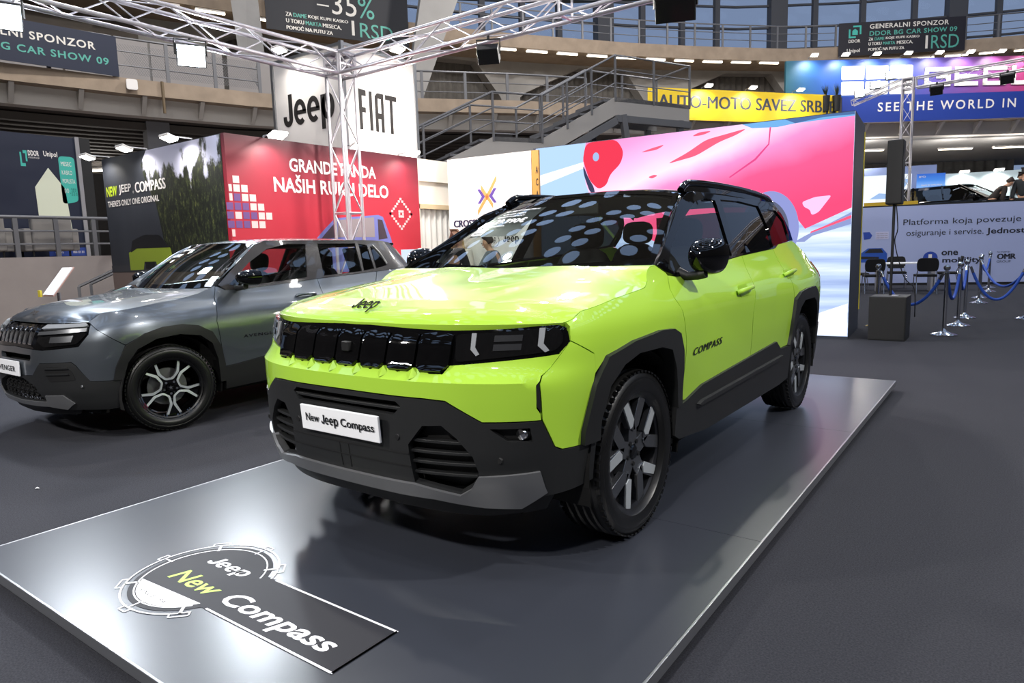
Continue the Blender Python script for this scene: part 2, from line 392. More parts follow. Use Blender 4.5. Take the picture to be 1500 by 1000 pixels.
    # curtain wall far back under the right gallery
    cu = MB(); nn = 260; cu.add([L1.off(20 + 22 * j / nn, 7 + .06 * math.sin(j * 1.2), z) for z in (1.5, 4.72) for j in range(nn + 1)], [(j, j + 1, nn + 2 + j, nn + 1 + j) for j in range(nn)])
    tag(cu.build('curtain', mat('dark_grey_curtain', '4f4d4c', .9, noise=(6, .15)), smooth=60), 'long dark grey pleated curtain behind the distant stand under the right gallery', 'curtain')
    # left stretch of the gallery wall: pale panels, a doorway, dark curtain
    for k in range(6):
        fr, W = L1.fr(D1 - 4 + k * 1.9 + .03, D1 - 4 + (k + 1) * 1.9 - .03, 5.7, 3.2); mb = MB(); mb.prism([(0, 0), (W, 0), (W, 1.75), (0, 1.75)], fr, .05); SU(mb.build('wall_panel', mat('pale_partition', '8d8886', .6)))
    fr, W = L1.fr(D1 + 7.9, D1 + 9.2, 5.7, 3.1); mb = MB(); mb.prism([(0, 0), (W, 0), (W, 1.3), (W * .55, 1.5), (0, 1.05)], fr, .05); SU(mb.build('wall_stair_side', mat('warm_plaster', 'b09a80', .8)))
    # slanted supports of the dome
    for T, Bm in ((((-18.0, 10.25, 13), (-17.5, 11.0, 13)), ((-17.78, 10.75, 5.7), (-17.34, 11.3, 5.7))), (((-13.75, 15.3, 12), (-12.45, 16.45, 12)), ((-14.62, 14.48, 5.7), (-14.35, 14.72, 5.7)))):
        mb = MB(); T = [Vector(p) for p in T]; Bm = [Vector(p) for p in Bm]; n = Vector((-.8, .6, 0)) * .6
        mb.add([Bm[0], Bm[1], Bm[1] + n, Bm[0] + n, T[0], T[1], T[1] + n, T[0] + n], [(0, 1, 2, 3), (4, 7, 6, 5), (0, 4, 5, 1), (1, 5, 6, 2), (2, 6, 7, 3), (3, 7, 4, 0)]); SU(mb.build('pillar_dome', CONCG))
    # upper gallery, its lights, the window wall above
    SU(ribbon(L2, 0, L2.l[-1], [(0, 9.42), (0, 9.95), (5.5, 9.95), (5.5, 9.42)], 60).build('floor_balcony', CONC))
    fl = 0
    for k in range(29):
        u = 12.4 + 1.36 * k
        a, b = L2.off(u - .45, .12, 9.39), L2.off(u + .45, .12, 9.39)
        t = empty('fluorescent_light', L2.off(u, .12, 9.34)); mb = MB(); mb.bar(a - t.location, b - t.location, .12, .06); mb.build('housing', WHITEP, t)
        mb = MB(); mb.bar(a - t.location - Vector((0, 0, .045)), b - t.location - Vector((0, 0, .045)), .10, .05); mb.build('tube', TUBE, t, 'glowing warm white tube')
        tag(t, 'lit fluorescent batten under the edge of the upper gallery', 'light', 'fluorescent lights under the upper gallery')
    mul = MB(); pane = 0
    U0, U1 = 19.2, 54.0
    SU(ribbon(L2, U0, U1, [(6.0, 9.95), (6.0, 10.2), (6.2, 10.2), (6.2, 9.95)], 40).build('sill_upper', CONCG))
    k = 0; u = U0
    while u < U1:
        wide = (k % 4 == 3)
        a = L2.off(u, 6.0, 0); t = L2.tan(u); mb = MB()
        mb.box((a.x, a.y, 13.0), (.85 if wide else .26, .7 if wide else .3, 6.1), math.atan2(t.y, t.x)); SU(mb.build('pillar_window' if wide else 'window_mullion', mat('window_steel', '4a4a4e', .6)))
        k += 1; u += 1.95
    for z in (10.75, 11.5, 12.6, 13.7, 14.8): SU(ribbon(L2, U0, U1, [(6.0, z), (6.0, z + .09), (6.15, z + .09), (6.15, z)], 40).build('window_bar', mat('window_steel')))
    gl = MB(); gl.add([L2.off(u, 6.1, z) for z in (10.0, 16) for u in L2.us(U0, U1, 40)], [(i, i + 1, 42 + i, 41 + i) for i in range(40)]); SU(gl.build('window_1', glass('window_pane', (.92, .93, .95), ior=1.2)))
    SU(ribbon(L2, 0, L2.l[-1], [(5.5, 15.9), (5.5, 16.6), (7, 16.6), (7, 15.9)], 40).build('beam_ring', CONCG))
    # the far side of the round hall, behind the viewer
    bw = MB(); n = 40; ang = [math.radians(72 - (72 + 158) * i / n) for i in range(n + 1)]
    bw.add([(2 + 34 * math.cos(a), 8 + 34 * math.sin(a), z) for z in (0, 17.5) for a in ang], [(i, i + 1, n + 2 + i, n + 1 + i) for i in range(n)]); SU(bw.build('wall_back', mat('far_wall', '5b5651', .9, noise=(.6, .25))))
    # dome with its rings of round skylights
    R = 40; c0 = Vector((2, 8, 0))
    def dome(r, a): return c0 + Vector((r * math.cos(a), r * math.sin(a), 16.4 + 11 * (1 - (r / 36) ** 2)))
    SU(MB().grid(lambda i, j: dome(36 * j + .01, 2 * PI * i), 64, 10).build('ceiling_dome', mat('dome_grey', '57544f', .9)))
    sk = MB()
    for r in (5, 7.4, 13, 15.4, 21, 23.4, 29, 31.4):
        n = int(2 * PI * r / 2.5)
        for i in range(n):
            a = 2 * PI * i / n + (.5 * 2 * PI / n if r % 1 else 0); p = dome(r, a); q = dome(r + .1, a); e1 = (q - p).normalized(); e2 = Vector((-math.sin(a), math.cos(a), 0)); dn = e2.cross(e1)
            dn = dn if dn.z < 0 else -dn
            sk.add([p + dn * .06 + (e1 * math.cos(t) + e2 * math.sin(t)) * .85 for t in [2 * PI * j / 14 for j in range(14)]], [tuple(range(14))])
    SU(sk.build('window_skylights', emat('dusk_skylight', 'a9c6f2', 1.9)))
build_hall()
for k, (x, y) in enumerate(((-21.1, 5.75), (-20.7, 7.5), (-21.3, 7.3), (-2.3, 25.3), (.24, 27.5), (1.84, 28.6))):
    t = empty('fluorescent_light', (x, y, 4.2 if k < 3 else 4.55), label='lit fluorescent batten beneath the lower gallery, %s' % ('left of the dark printed wall' if k < 3 else 'over the distant stand'), cat='light', group='fluorescent lights under the left gallery' if k < 3 else 'fluorescent lights over the distant stand'); mb = MB(); mb.box((0, 0, .03), (1.2, .14, .05), .6); mb.build('housing', WHITEP, t); mb = MB(); mb.box((0, 0, -.01), (1.15, .10, .03), .6); mb.build('tube', TUBE, t)
    l = lamp('POINT', (0, 0, -.25), 70 if k > 2 else 45, WARM, .12); l.parent = t
# ---------------------------------------------------------------- railings
def railing(line, u0, u1, z0, h, step, bars, label, group=None, o=.05, r=.025, lean=0, mesh=False):
    t = empty('railing', line.off(u0, o, z0), label=label, cat='railing', group=group); L = t.location
    n = max(1, round((u1 - u0) / step)); U = line.us(u0, u1, n)
    for i, u in enumerate(U):
        if i >= 60: break
        mb = MB(); mb.bar(line.off(u, o, z0 - .25) - L, line.off(u, o, z0 + h) - L, .05, .08, line.tan(u)); mb.build('post', STEEL, t)
    UU = line.us(u0, u1, max(n, 12))
    mb = MB(); mb.tube([line.off(u, o, z0 + h) - L for u in UU], r * 1.2, 6); mb.build('handrail', STEEL, t, smooth=60)
    for b in bars: mb = MB(); mb.tube([line.off(u, o, z0 + b) - L for u in UU], r * .7, 5); mb.build('rail', STEEL, t, smooth=60)
    if mesh:
        me = MB(); N = 60
        for i in range(N):
            ua = u0 + (u1 - u0) * i / N; me.bar(line.off(ua, o, z0 + .1) - L, line.off(min(u1, ua + .5), o, z0 + h * .85) - L, .006, .006); me.bar(line.off(ua, o, z0 + h * .85) - L, line.off(min(u1, ua + .5), o, z0 + .1) - L, .006, .006)
        me.build('wire_mesh', STEEL, t)
    return t
railing(L1, .5, D1 + 2.2, 5.70, .92, 1.3, (.3, .62), 'grey steel railing behind the navy sponsor banner, left gallery')
railing(L1, D1 + 2.25, D1 + 5.6, 5.70, .92, 1.1, (.3, .62), 'grey railing with wire mesh beside the navy sponsor banner', mesh=True)
railing(L1, D1 + 6.2, D1 + 14.9, 5.70, .75, 1.3, (.2, .48), 'grey gallery railing above the flights of the stair')
railing(L2, D2 + 11.6, D2 + 30.0, 9.95, .95, 1.36, (.32, .62), 'long grey railing of the upper gallery before the tall windows')
railing(L2, D2 + 35.45, D2 + 42, 9.95, .95, 1.36, (.32, .62), 'upper gallery railing to the far side of the sponsor banner')
railing(LR, 5.0, 11.2, 1.5, .76, .70, (.25, .5), 'grey tubular railing on the beige ring wall beside the mascot stand', o=.12, r=.03)
# ---------------------------------------------------------------- banners
def banner(name, fr, W, H, m, label, cat='banner', t=.02, group=None):
    """a sheet of cloth or board; returns the object (origin at its lower left) and its own frame"""
    O = fr[0]; loc = (Vector(), fr[1], fr[2], fr[3]); mb = MB(); mb.prism([(0, 0), (W, 0), (W, H), (0, H)], loc, t, -t)
    o = mb.build(name, m, loc=O); tag(o, label, cat, group); return o, loc
def write(parent, fr, items, m, name='lettering', label=None):
    mb = MB()
    for it in items:
        s, u, v, w_, h_ = it[:5]; kw = it[5] if len(it) > 5 else {}
        lettering(mb, s, fr, u, v, w_, h_, kw.pop('n', .004), **kw)
    return mb.build(name, m, parent, label)
def shapes(parent, fr, polys, m, name, n0=.001, t=.002, label=None):
    mb = MB()
    for p in polys: mb.prism(p, fr, t, n0)
    return mb.build(name, m, parent, label)
CREAM = mat('cream_print', 'ddd8d0', .5); GREENISH = mat('teal_lettering', '52a596', .5)
fr, W = L1.fr(D1 - 3.2, D1 + 2.28, 5.70)
b, f = banner('banner', fr, W, .9, mat('banner_navy', '101a33', .6), 'dark navy sponsor banner lettered CAR SHOW 09 on the left gallery railing')
write(b, f, [('GENERALNI SPONZOR', W - 3.30, .52, 2.85, .17, dict(bold=.02, space=1.15))], CREAM); write(b, f, [('DDOR BG CAR SHOW 09', W - 3.28, .22, 3.08, .16, dict(bold=.02, space=1.15))], GREENISH, label='teal second line of lettering')
fr, W = L2.fr(D2 + 5.6, D2 + 10.75, 9.0, -.15)
b, f = banner('banner', fr, W, 3.4, mat('banner_black', '15161f', .6), 'tall black discount banner lettered 35% and 1RSD high on the upper gallery')
write(b, f, [('–', 1.75, 1.0, .42, .045), ('35', 2.28, .78, .88, .72), ('ZA', .66, .50, .2, .13, dict(dbl=.1)), ('KOJE KUPE KASKO', 1.42, .50, 1.40, .13, dict(dbl=.1)), ('U TOKU', .66, .29, .60, .13, dict(dbl=.1)), ('MESECA,', 1.91, .27, .65, .15, dict(dbl=.1)), ('POMOĆ NA PUTU ZA', .66, .07, 1.58, .165, dict(dbl=.1)), ('1', 2.95, .15, .10, .50)], CREAM)
write(b, f, [('%', 3.22, .78, .60, .72), ('DAME', .92, .50, .44, .13, dict(dbl=.1)), ('MARTA', 1.32, .29, .54, .13, dict(dbl=.1)), ('RSD', 3.25, .12, 1.25, .50)], GREENISH, label='teal words of the banner')
fr, W = L2.fr(D2 + 30.05, D2 + 35.4, 9.5, -.15)
b, f = banner('banner', fr, W, 1.4, mat('banner_ink', '17141f', .6), 'wide dark sponsor banner with logo and 1RSD on the upper gallery railing')
write(b, f, [('GENERALNI SPONZOR', 1.3, 1.1, 3.3, .2, dict(bold=.02, space=1.1)), ('ZA', 1.27, .60, .18, .13, dict(dbl=.1)), ('KOJE KUPE KASKO', 1.99, .60, 1.40, .13, dict(dbl=.1)), ('U TOKU', 1.27, .40, .54, .13, dict(dbl=.1)), ('MESECA,', 2.46, .38, .66, .15, dict(dbl=.1)), ('POMOĆ NA PUTU ZA', 1.27, .17, 1.5, .165, dict(dbl=.1)), ('1', 3.66, .14, .10, .55), ('DDOR', .42, .55, .5, .14, dict(bold=.03)), ('Unipol', .36, .1, .55, .2, dict(bold=.02))], CREAM)
write(b, f, [('DDOR BG CAR SHOW 09', 1.3, .8, 3.65, .2, dict(bold=.02, space=1.1)), ('DAME', 1.52, .60, .40, .13, dict(dbl=.1)), ('MARTA', 1.88, .40, .50, .13, dict(dbl=.1)), ('RSD', 3.9, .12, 1.15, .57)], GREENISH, label='teal words of the banner')
shapes(b, f, [[(.42, .75), (.42, 1.12), (.49, 1.12), (.49, .82), (.72, .82), (.72, .75)], [(.6, 1.27), (.95, 1.27), (.95, .9), (.88, .9), (.88, 1.2), (.6, 1.2)], [(.57, .88), (.8, .88), (.8, 1.05), (.68, 1.14), (.57, 1.05)]], TEAL, 'logo')
fr, W = L1.fr(D1 + 16.9, D1 + 24.05, 5.28, -.12)
b, f = banner('banner', fr, W, .95, mat('banner_yellow', 'e8c51f', .6), 'yellow cloth banner with grey capital lettering along the gallery by the stair')
write(b, f, [('AUTO-MOTO SAVEZ SRBIJE', .35, .25, W - .5, .5, dict(bold=.004, dbl=.06))], mat('grey_lettering', '3e4350', .5))
fr, W = L1.fr(D1 + 24.2, D1 + 36, 5.32, -.12)
b, f = banner('banner', fr, W, .86, mat('banner_blue', '1c3a94', .6), 'royal blue cloth banner lettered SEE THE WORLD below the gradient wall')
write(b, f, [('SEE THE WORLD IN FULL', 1.2, .34, 5.95, .30, dict(bold=.012, space=1.3))], WHITEP)
# ---------------------------------------------------------------- stand on the right gallery
def lamp_head(name, loc, outd, label, cat='lamp', group=None, power=30, reach=.35, col=WARM, spot=2.3, w_=.24):
    """display-wall lamp on an arm; its own light shines back at the wall"""
    o = Vector(outd).normalized(); s = Vector((-o.y, o.x, 0)); t = empty(name, loc, label=label, cat=cat, group=group); up = Vector((0, 0, 1))
    mb = MB(); mb.bar(-o * .05 + up * -.05, up * .06, .02, .02); mb.bar(up * .06, o * reach + up * .06, .018, .018); mb.build('arm', ALU, t)
    h = MB(); M_ = Matrix((s, o, up)).transposed() @ Matrix.Rotation(.35, 3, 'X'); h.box(o * reach + up * .04, (w_, .16, .035), M=M_); hd = h.build('lamp_head', WHITEP, t, bevel=.008)
    g = MB(); g.box(o * reach + up * .018 , (w_ * .9, .135, .012), M=M_); g.build('diffuser', LAMPGLOW, hd, 'glowing lamp face')
    if power:
        l = lamp('SPOT', o * (reach - .02) + up * -.01, power, col, .06, (o * -.25 + up * -1.0), spot=spot, blend=.8); l.parent = t
    return t
def gallery_stand():
    u0 = D1 + 22.55
    fr, W = L1.fr(u0 - .15, u0 + 13, 6.2, .5)
    t = empty('exhibition_wall', fr[0], label='wide display wall printed with a blue to red gradient and white letters', cat='wall'); f = (Vector(), fr[1], fr[2], fr[3])
    ang = math.atan2(fr[1].y, fr[1].x); g = gradmat('gradient_print', [(0, '1d5a6b'), (.12, '1f4f9c'), (.35, '3550a0'), (.6, '6a3a80'), (.85, 'b03050'), (1, 'c03040')], 0, 0, 11, rough=.5)
    mb = MB(); mb.span((0, 0, 0), (W, .12, 1.22)); p = mb.build('print', g, t); p.rotation_euler = (0, 0, ang)
    for c in range(3):
        for r in range(2): shapes(t, f, [rounded([(1.9 + c * .83, .06 + r * .50), (2.68 + c * .83, .06 + r * .50), (2.68 + c * .83, .50 + r * .50), (1.9 + c * .83, .50 + r * .50)], .04, 2)], WHITEP, 'white_tile', .004)
    st = MB(); S = lambda pts_: st.prism(pts_, f, .02, .004)
    H, w_, g_ = .62, .9, .14; x = 4.75; y = .28
    def bar_(x0, y0, x1, y1): S([(x0, y0), (x1, y0), (x1, y1), (x0, y1)])
    bar_(x, y, x + w_, y + .13); bar_(x, y + H - .13, x + w_, y + H); bar_(x, y, x + .14, y + H); bar_(x + w_ * .45, y + .26, x + w_, y + .38); bar_(x + w_ - .14, y, x + w_, y + .38); x += w_ + g_
    for _ in range(2): bar_(x, y, x + w_ * .9, y + .13); bar_(x, y + H - .13, x + w_ * .9, y + H); bar_(x, y, x + .14, y + H); bar_(x, y + .25, x + w_ * .85, y + .37); x += w_ + g_ * .6
    bar_(x, y, x + w_ * .75, y + .13); bar_(x, y, x + .14, y + H); x += w_ * .75 + g_
    S([(x, y + H), (x + .17, y + H), (x + .42, y + .32), (x + .66, y + H), (x + .84, y + H), (x + .5, y + .22), (x + .5, y), (x + .34, y), (x + .34, y + .22)])
    st.build('lettering', WHITEP, t, 'white angular brand letters')
    for k in range(8):
        q = fr[0] + fr[1] * (.75 + 1.05 * k) + Vector((0, 0, 1.24)); lamp_head('arm_lamp', q, fr[3], 'lit arm lamp over the gradient wall, one of its top row', group='lamps above the gradient wall', power=85, reach=.45)
    for k, (px, h) in enumerate(((1.25, .42), (1.62, .46))):
        q = fr[0] + fr[1] * px + fr[3] * .28 + Vector((0, 0, -.5)); pl_ = empty('potted_plant', q, label=('spiky dark plant at the left end of the gradient wall', 'spiky dark plant before the white tiles of the gradient wall')[k], cat='plant')
        mb = MB(); mb.lathe([(0, 0), (.11, 0), (.14, .5), (0, .5)], n=12); mb.build('pot', BLACKM, pl_, smooth=40)
        lf = MB()
        for i in range(26):
            a = random.random() * 6.28; e = .1 + random.random() * .55; d = Vector((math.cos(a) * e, math.sin(a) * e, 1)).normalized(); s_ = Vector((-math.sin(a), math.cos(a), 0)) * .02; lf.add([Vector((0, 0, .48)) + s_, Vector((0, 0, .48)) - s_, Vector((0, 0, .48)) + d * h * (.7 + .4 * random.random())], [(0, 1, 2)])
        lf.build('leaves', mat('dark_leaf', '1c2a20', .6), pl_)
    for k, u in enumerate((1.9, 3.5, 5.3)):
        fr2, W2 = L1.fr(D1 + 16.9, D1 + 24, 6.23, -.1); q = fr2[0] + fr2[1] * u; lamp_head('arm_lamp', q, fr2[3], 'lit arm lamp at the top of the yellow cloth banner', group='lamps above the yellow banner', power=85, reach=.4)
    for k, (x_, y_, z_) in enumerate(((-2.05, 22.28, 5.95), (-1.6, 22.16, 6.12), (-1.15, 22.0, 6.3))):
        q = empty('floodlight', (x_, y_, z_), label='lit flood on the short truss arm left of the far tower, %s' % ('outermost of three', 'middle of three', 'next to the tower')[k], cat='light', group='floods beside the far tower'); mb = MB(); mb.box((0, -.22, 0), (.28, .16, .22)); h = mb.build('housing', BLACKM, q); mb = MB(); mb.box((.02, -.31, 0), (.25, .02, .19)); mb.build('lens', FLOODGLOW, h); mb = MB(); mb.bar((0, -.14, .0), (0, .0, -.06), .03, .03); mb.build('bracket', ALU, q)
gallery_stand()
# ---------------------------------------------------------------- trusses
def truss(name, A, B, label, size=.29, up=(0, 0, 1), bay=.5, r=.025, group=None, base=None, cap=False):
    A, B = Vector(A), Vector(B); t = empty(name, A, label=label, cat='truss', group=group); d = (B - A).normalized(); L = (B - A).length
    u = Vector(up) if abs(d.z) < .9 else Vector((1, 0, 0)); u = (u - d * u.dot(d)).normalized(); w_ = d.cross(u); h = size / 2; C = [(u * i + w_ * j) * h for i, j in ((1, 1), (1, -1), (-1, -1), (-1, 1))]
    for c in C: mb = MB(); mb.cyl(c, c + d * L, r, 10); mb.build('chord', TRUSSM, t, smooth=50)
    br = MB(); n = max(1, round(L / bay)); st_ = L / n
    for k in range(4):
        a, b = C[k], C[(k + 1) % 4]
        for i in range(n):
            p, q = (a, b) if (i + k) % 2 == 0 else (b, a); br.cyl(p + d * st_ * i, q + d * st_ * (i + 1), r * .36, 6)
        for s_ in (0, L): br.cyl(a + d * s_, b + d * s_, r * .6, 6)
        m_ = L / 2; br.cyl(a + d * m_, b + d * m_, r * .6, 6)
    br.build('brace', TRUSSM, t, smooth=50)
    if base: mb = MB(); mb.box((0, 0, .01), (base, base, .02)); mb.build('base_plate', STEEL, t)
    if cap:
        cp = MB()
        for k in range(4):
            a, b = C[k] + d * L, C[(k + 1) % 4] + d * L
            for z in (.0, .145, .29): cp.cyl(a + d * z, b + d * z, r * .9, 8)
            cp.cyl(a, a + d * .29, r, 8); cp.cyl(a, b + d * .29, r * .5, 6); cp.cyl(b, a + d * .29, r * .5, 6)
        cp.box((0, 0, L + .315), (.34, .34, .012)); cp.build('corner_block', TRUSSM, t, smooth=50)
    return t
TX, TY = -5.98, 4.40
truss('truss_tower', (TX, TY, 0), (TX, TY, 3.97), 'upright aluminium truss tower before the red wall and the white sign cube', base=.6, cap=True)
truss('truss_beam', (TX, TY - .17, 4.115), (TX, -3.6, 4.115), 'aluminium truss beam reaching left over the grey car')
truss('truss_beam', (TX + .17, TY, 4.115), (1.6, TY, 4.115), 'aluminium truss beam reaching right above the white sign cube')
truss('truss_tower', (-.72, 22.15, 1.5), (-.72, 22.15, 5.9), 'far upright truss tower behind the black column speaker', base=.6, cap=True)
truss('truss_beam', (-.9, 21.98, 6.10), (-2.3, 22.4, 5.75), 'short far truss arm with three lit floods left of the far tower', size=.16, r=.015, bay=.25)
truss('truss_beam', (-.5, 22.15, 6.05), (6.5, 22.15, 6.25), 'far truss beam crossing before the gradient wall')
def flood(loc, aim, label, lit=True, w_=.32, h=.25):
    t = empty('floodlight', loc, label=label, cat='light'); d = (Vector(aim) - Vector(loc)).normalized(); q = d.to_track_quat('Y', 'Z').to_matrix()
    mb = MB(); mb.box((0, 0, 0), (w_, .13, h), M=q)
    for k in range(6): mb.box(q @ Vector((-w_ / 2 + w_ * (k + .5) / 6, -.085, 0)), (.012, .05, h * .8), M=q)
    hs = mb.build('housing', BLACKM, t, bevel=.006)
    mb = MB(); mb.box(q @ Vector((0, .068, 0)), (w_ * .92, .006, h * .9), M=q); mb.build('lens', FLOODGLOW if lit else mat('dark_lens', '1a1a1c', .1), hs, 'glowing white lens' if lit else 'dark lens')
    mb = MB()
    for s_ in (-1, 1): mb.bar(q @ Vector((s_ * (w_ / 2 + .012), 0, 0)), Vector((0, 0, .17)) + q @ Vector((s_ * (w_ / 2 + .012), 0, 0)), .012, .03)
    mb.bar(Vector((0, 0, .17)) + q @ Vector((-w_ / 2 - .02, 0, 0)), Vector((0, 0, .17)) + q @ Vector((w_ / 2 + .02, 0, 0)), .03, .012); mb.bar((0, 0, .17), (0, 0, .24), .03, .05); mb.build('yoke', BLACKM, t)
    return t
flood((-5.85, 2.02, 3.76), (1.0, -1.5, 1.0), 'bright lit flood under the left truss beam, above the grey car')
flood((-5.9, .14, 3.76), (1.0, -2.0, 1.0), 'bright lit flood at the frame edge of the left truss beam')
flood((-3.15, 4.3, 3.74), (-1.5, 1.0, .5), 'dark flood hanging under the right truss beam beside the gallery stair', lit=False, w_=.26, h=.2)
flood((-.74, 4.3, 3.76), (.5, 1.0, .6), 'dark flood hanging highest over the screen end of the right truss', lit=False, w_=.4, h=.26)
flood((.05, 21.9, 5.7), (0, 10, 1), 'small dark flood under the far truss beam next to its tower', lit=False)
flood((1.75, 21.9, 5.75), (1, 10, 1), 'small dark flood under the far truss beam below the last letter', lit=False)
# ---------------------------------------------------------------- platform
def platform():
    t = empty('display_platform', (0, 0, 0), label='low grey display platform with aluminium edge under the lime car', cat='platform')
    x0, x1, ys = -1.477, 1.377, (-1.7636, .1916, 2.2368, 4.2641)
    mb = MB(); mb.span((x0 + .07, ys[0] + .07, 0), (x1 - .07, ys[3] - .07, .05)); mb.build('base', BLACKM, t)
    for a, b in zip(ys, ys[1:]): mb = MB(); mb.span((x0 + .006, a + .0015, .05), (x1 - .006, b - .0015, .0895)); mb.build('deck_panel', DECK, t)
    for a, b in (((x0 - .004, ys[0], .046), (x0 + .006, ys[3], .09)), ((x1 - .006, ys[0], .046), (x1 + .004, ys[3], .09)), ((x0 - .004, ys[0] - .004, .046), (x1 + .004, ys[0] + .006, .09)), ((x0 - .004, ys[3] - .006, .046), (x1 + .004, ys[3] + .004, .09))):
        mb = MB(); mb.span(a, b); mb.build('edge_trim', ALU, t, bevel=.002)
    return t
PLAT = platform()
# ---------------------------------------------------------------- car body surfaces
def lerp_tab(tab, t):
    if t <= tab[0][0]: return tab[0][1]
    for (a, va), (b, vb) in zip(tab, tab[1:]):
        if t <= b: return va + (vb - va) * (t - a) / (b - a)
    return tab[-1][1]
def sstep(a, b, t):
    t = min(1, max(0, (t - a) / (b - a))); return t * t * (3 - 2 * t)
def catmull(pts, n=24):
    out = []
    for i in range(len(pts) - 1):
        p0 = pts[max(i - 1, 0)]; p1 = pts[i]; p2 = pts[i + 1]; p3 = pts[min(i + 2, len(pts) - 1)]
        for k in range(n):
            t = k / n
            out.append(tuple(.5 * (2 * b + (c - a) * t + (2 * a - 5 * b + 4 * c - d) * t * t + (3 * b - a - 3 * c + d) * t ** 3)
                             for a, b, c, d in zip(p0, p1, p2, p3)))
    out.append(tuple(pts[-1])); return out
class Body:
    """wall surface of a car body: plan curve (half, nose to tail) swept over height"""
    def __init__(b, plan, width, fy, ry, yf0, yr0, bumps=(), z0=0.0):
        pts = catmull(plan, 24); b.pts = pts; b.S = [0.0]
        for p, q in zip(pts, pts[1:]): b.S.append(b.S[-1] + math.hypot(q[0] - p[0], q[1] - p[1]))
        b.w, b.fy, b.ry, b.yf0, b.yr0, b.bumps, b.z0 = width, fy, ry, yf0, yr0, bumps, z0
        b.wmax = max(p[0] for p in pts); b.L = b.S[-1]
    def base(b, s):
        s = min(max(s, 0), b.L); lo, hi = 0, len(b.S) - 1
        while hi - lo > 1:
            m = (lo + hi) // 2
            if b.S[m] <= s: lo = m
            else: hi = m
        t = (s - b.S[lo]) / max(1e-9, b.S[hi] - b.S[lo]); p, q = b.pts[lo], b.pts[hi]
        return p[0] + (q[0] - p[0]) * t, p[1] + (q[1] - p[1]) * t
    def P(b, s, z):
        sg = -1 if s < 0 else 1; X, Y = b.base(abs(s))
        wf = sstep(b.yf0 + .75, b.yf0 + .1, Y); wr = sstep(b.yr0 - .8, b.yr0 - .1, Y)
        x = X * lerp_tab(b.w, z) / b.wmax; y = Y + wf * lerp_tab(b.fy, z) + wr * lerp_tab(b.ry, z)
        for (yc, yw, zc, zw, am) in b.bumps:
            x += am * max(0, 1 - ((Y - yc) / yw) ** 2) ** 1.5 * max(0, 1 - ((z - zc) / zw) ** 2) ** 1.5 * sstep(.5, .85, X / b.wmax)
        return (sg * x, y, z + b.z0)
    def N(b, s, z):
        e = .004; a = b.P(s - e, z); c = b.P(s + e, z); d = b.P(s, z - e); f = b.P(s, z + e)
        u = [c[i] - a[i] for i in range(3)]; v = [f[i] - d[i] for i in range(3)]
        n = (u[1] * v[2] - u[2] * v[1], u[2] * v[0] - u[0] * v[2], u[0] * v[1] - u[1] * v[0])
        l = math.sqrt(sum(k * k for k in n)) or 1; return tuple(k / l for k in n)
    def at(b, s, z, off=0):
        p = b.P(s, z)
        if not off: return p
        n = b.N(s, z); return tuple(p[i] + n[i] * off for i in range(3))
    def sy(b, y, z):            # s on the flank where the surface has this y
        lo, hi = 0, b.L
        for _ in range(40):
            m = (lo + hi) / 2
            if b.P(m, z)[1] < y: lo = m
            else: hi = m
        return (lo + hi) / 2
    def sx(b, x, z):            # s on the nose where the surface has this x
        lo, hi = 0, b.S[len(b.S) // 2]
        for _ in range(40):
            m = (lo + hi) / 2
            if b.P(m, z)[0] < x: lo = m
            else: hi = m
        return (lo + hi) / 2
    def rx(b, x, z):            # s on the tail
        lo, hi = b.S[len(b.S) // 2], b.L
        for _ in range(40):
            m = (lo + hi) / 2
            if b.P(m, z)[0] > x: lo = m
            else: hi = m
        return (lo + hi) / 2
    def side(b, pts): return [(b.sy(y, z), z) for y, z in pts]
    def nose(b, pts): return [((1 if x >= 0 else -1) * b.sx(abs(x), z), z) for x, z in pts]
    def tail(b, pts): return [((1 if x >= 0 else -1) * (b.L - b.rx(abs(x), z)), z) for x, z in pts]
    def tail_at(b, t, z, off=0): return b.at((b.L - abs(t)) * (1 if t >= 0 else -1), z, off)
SUV = Body(plan=[(0, -.872), (.18, -.869), (.34, -.858), (.5, -.826), (.64, -.775), (.76, -.705), (.845, -.62), (.895, -.5), (.92, -.3), (.93, 0),
                 (.93, .7), (.93, 1.4), (.93, 2.1), (.93, 2.8), (.925, 3.1), (.905, 3.35), (.86, 3.53), (.75, 3.62), (.5, 3.67), (.25, 3.69), (0, 3.695)],
           width=[(.15, .86), (.3, .895), (.5, .91), (.72, .925), (.9, .93), (.97, .925), (1.02, .905), (1.07, .875), (1.11, .85), (1.2, .81), (1.35, .745), (1.5, .68), (1.6, .63)],
           fy=[(.2, .09), (.3, .045), (.4, .012), (.5, 0), (.7, 0), (.785, .0), (.83, .045), (.88, .06), (.97, .085), (1.02, .13), (1.1, .16)],
           ry=[(.2, -.06), (.4, 0), (.8, .02), (1.0, .0), (1.12, -.06), (1.25, -.14), (1.4, -.26), (1.55, -.36), (1.65, -.42)],
           yf0=-.872, yr0=3.695, bumps=[(0, .75, .86, .3, .018), (2.8, .8, .9, .32, .022)])
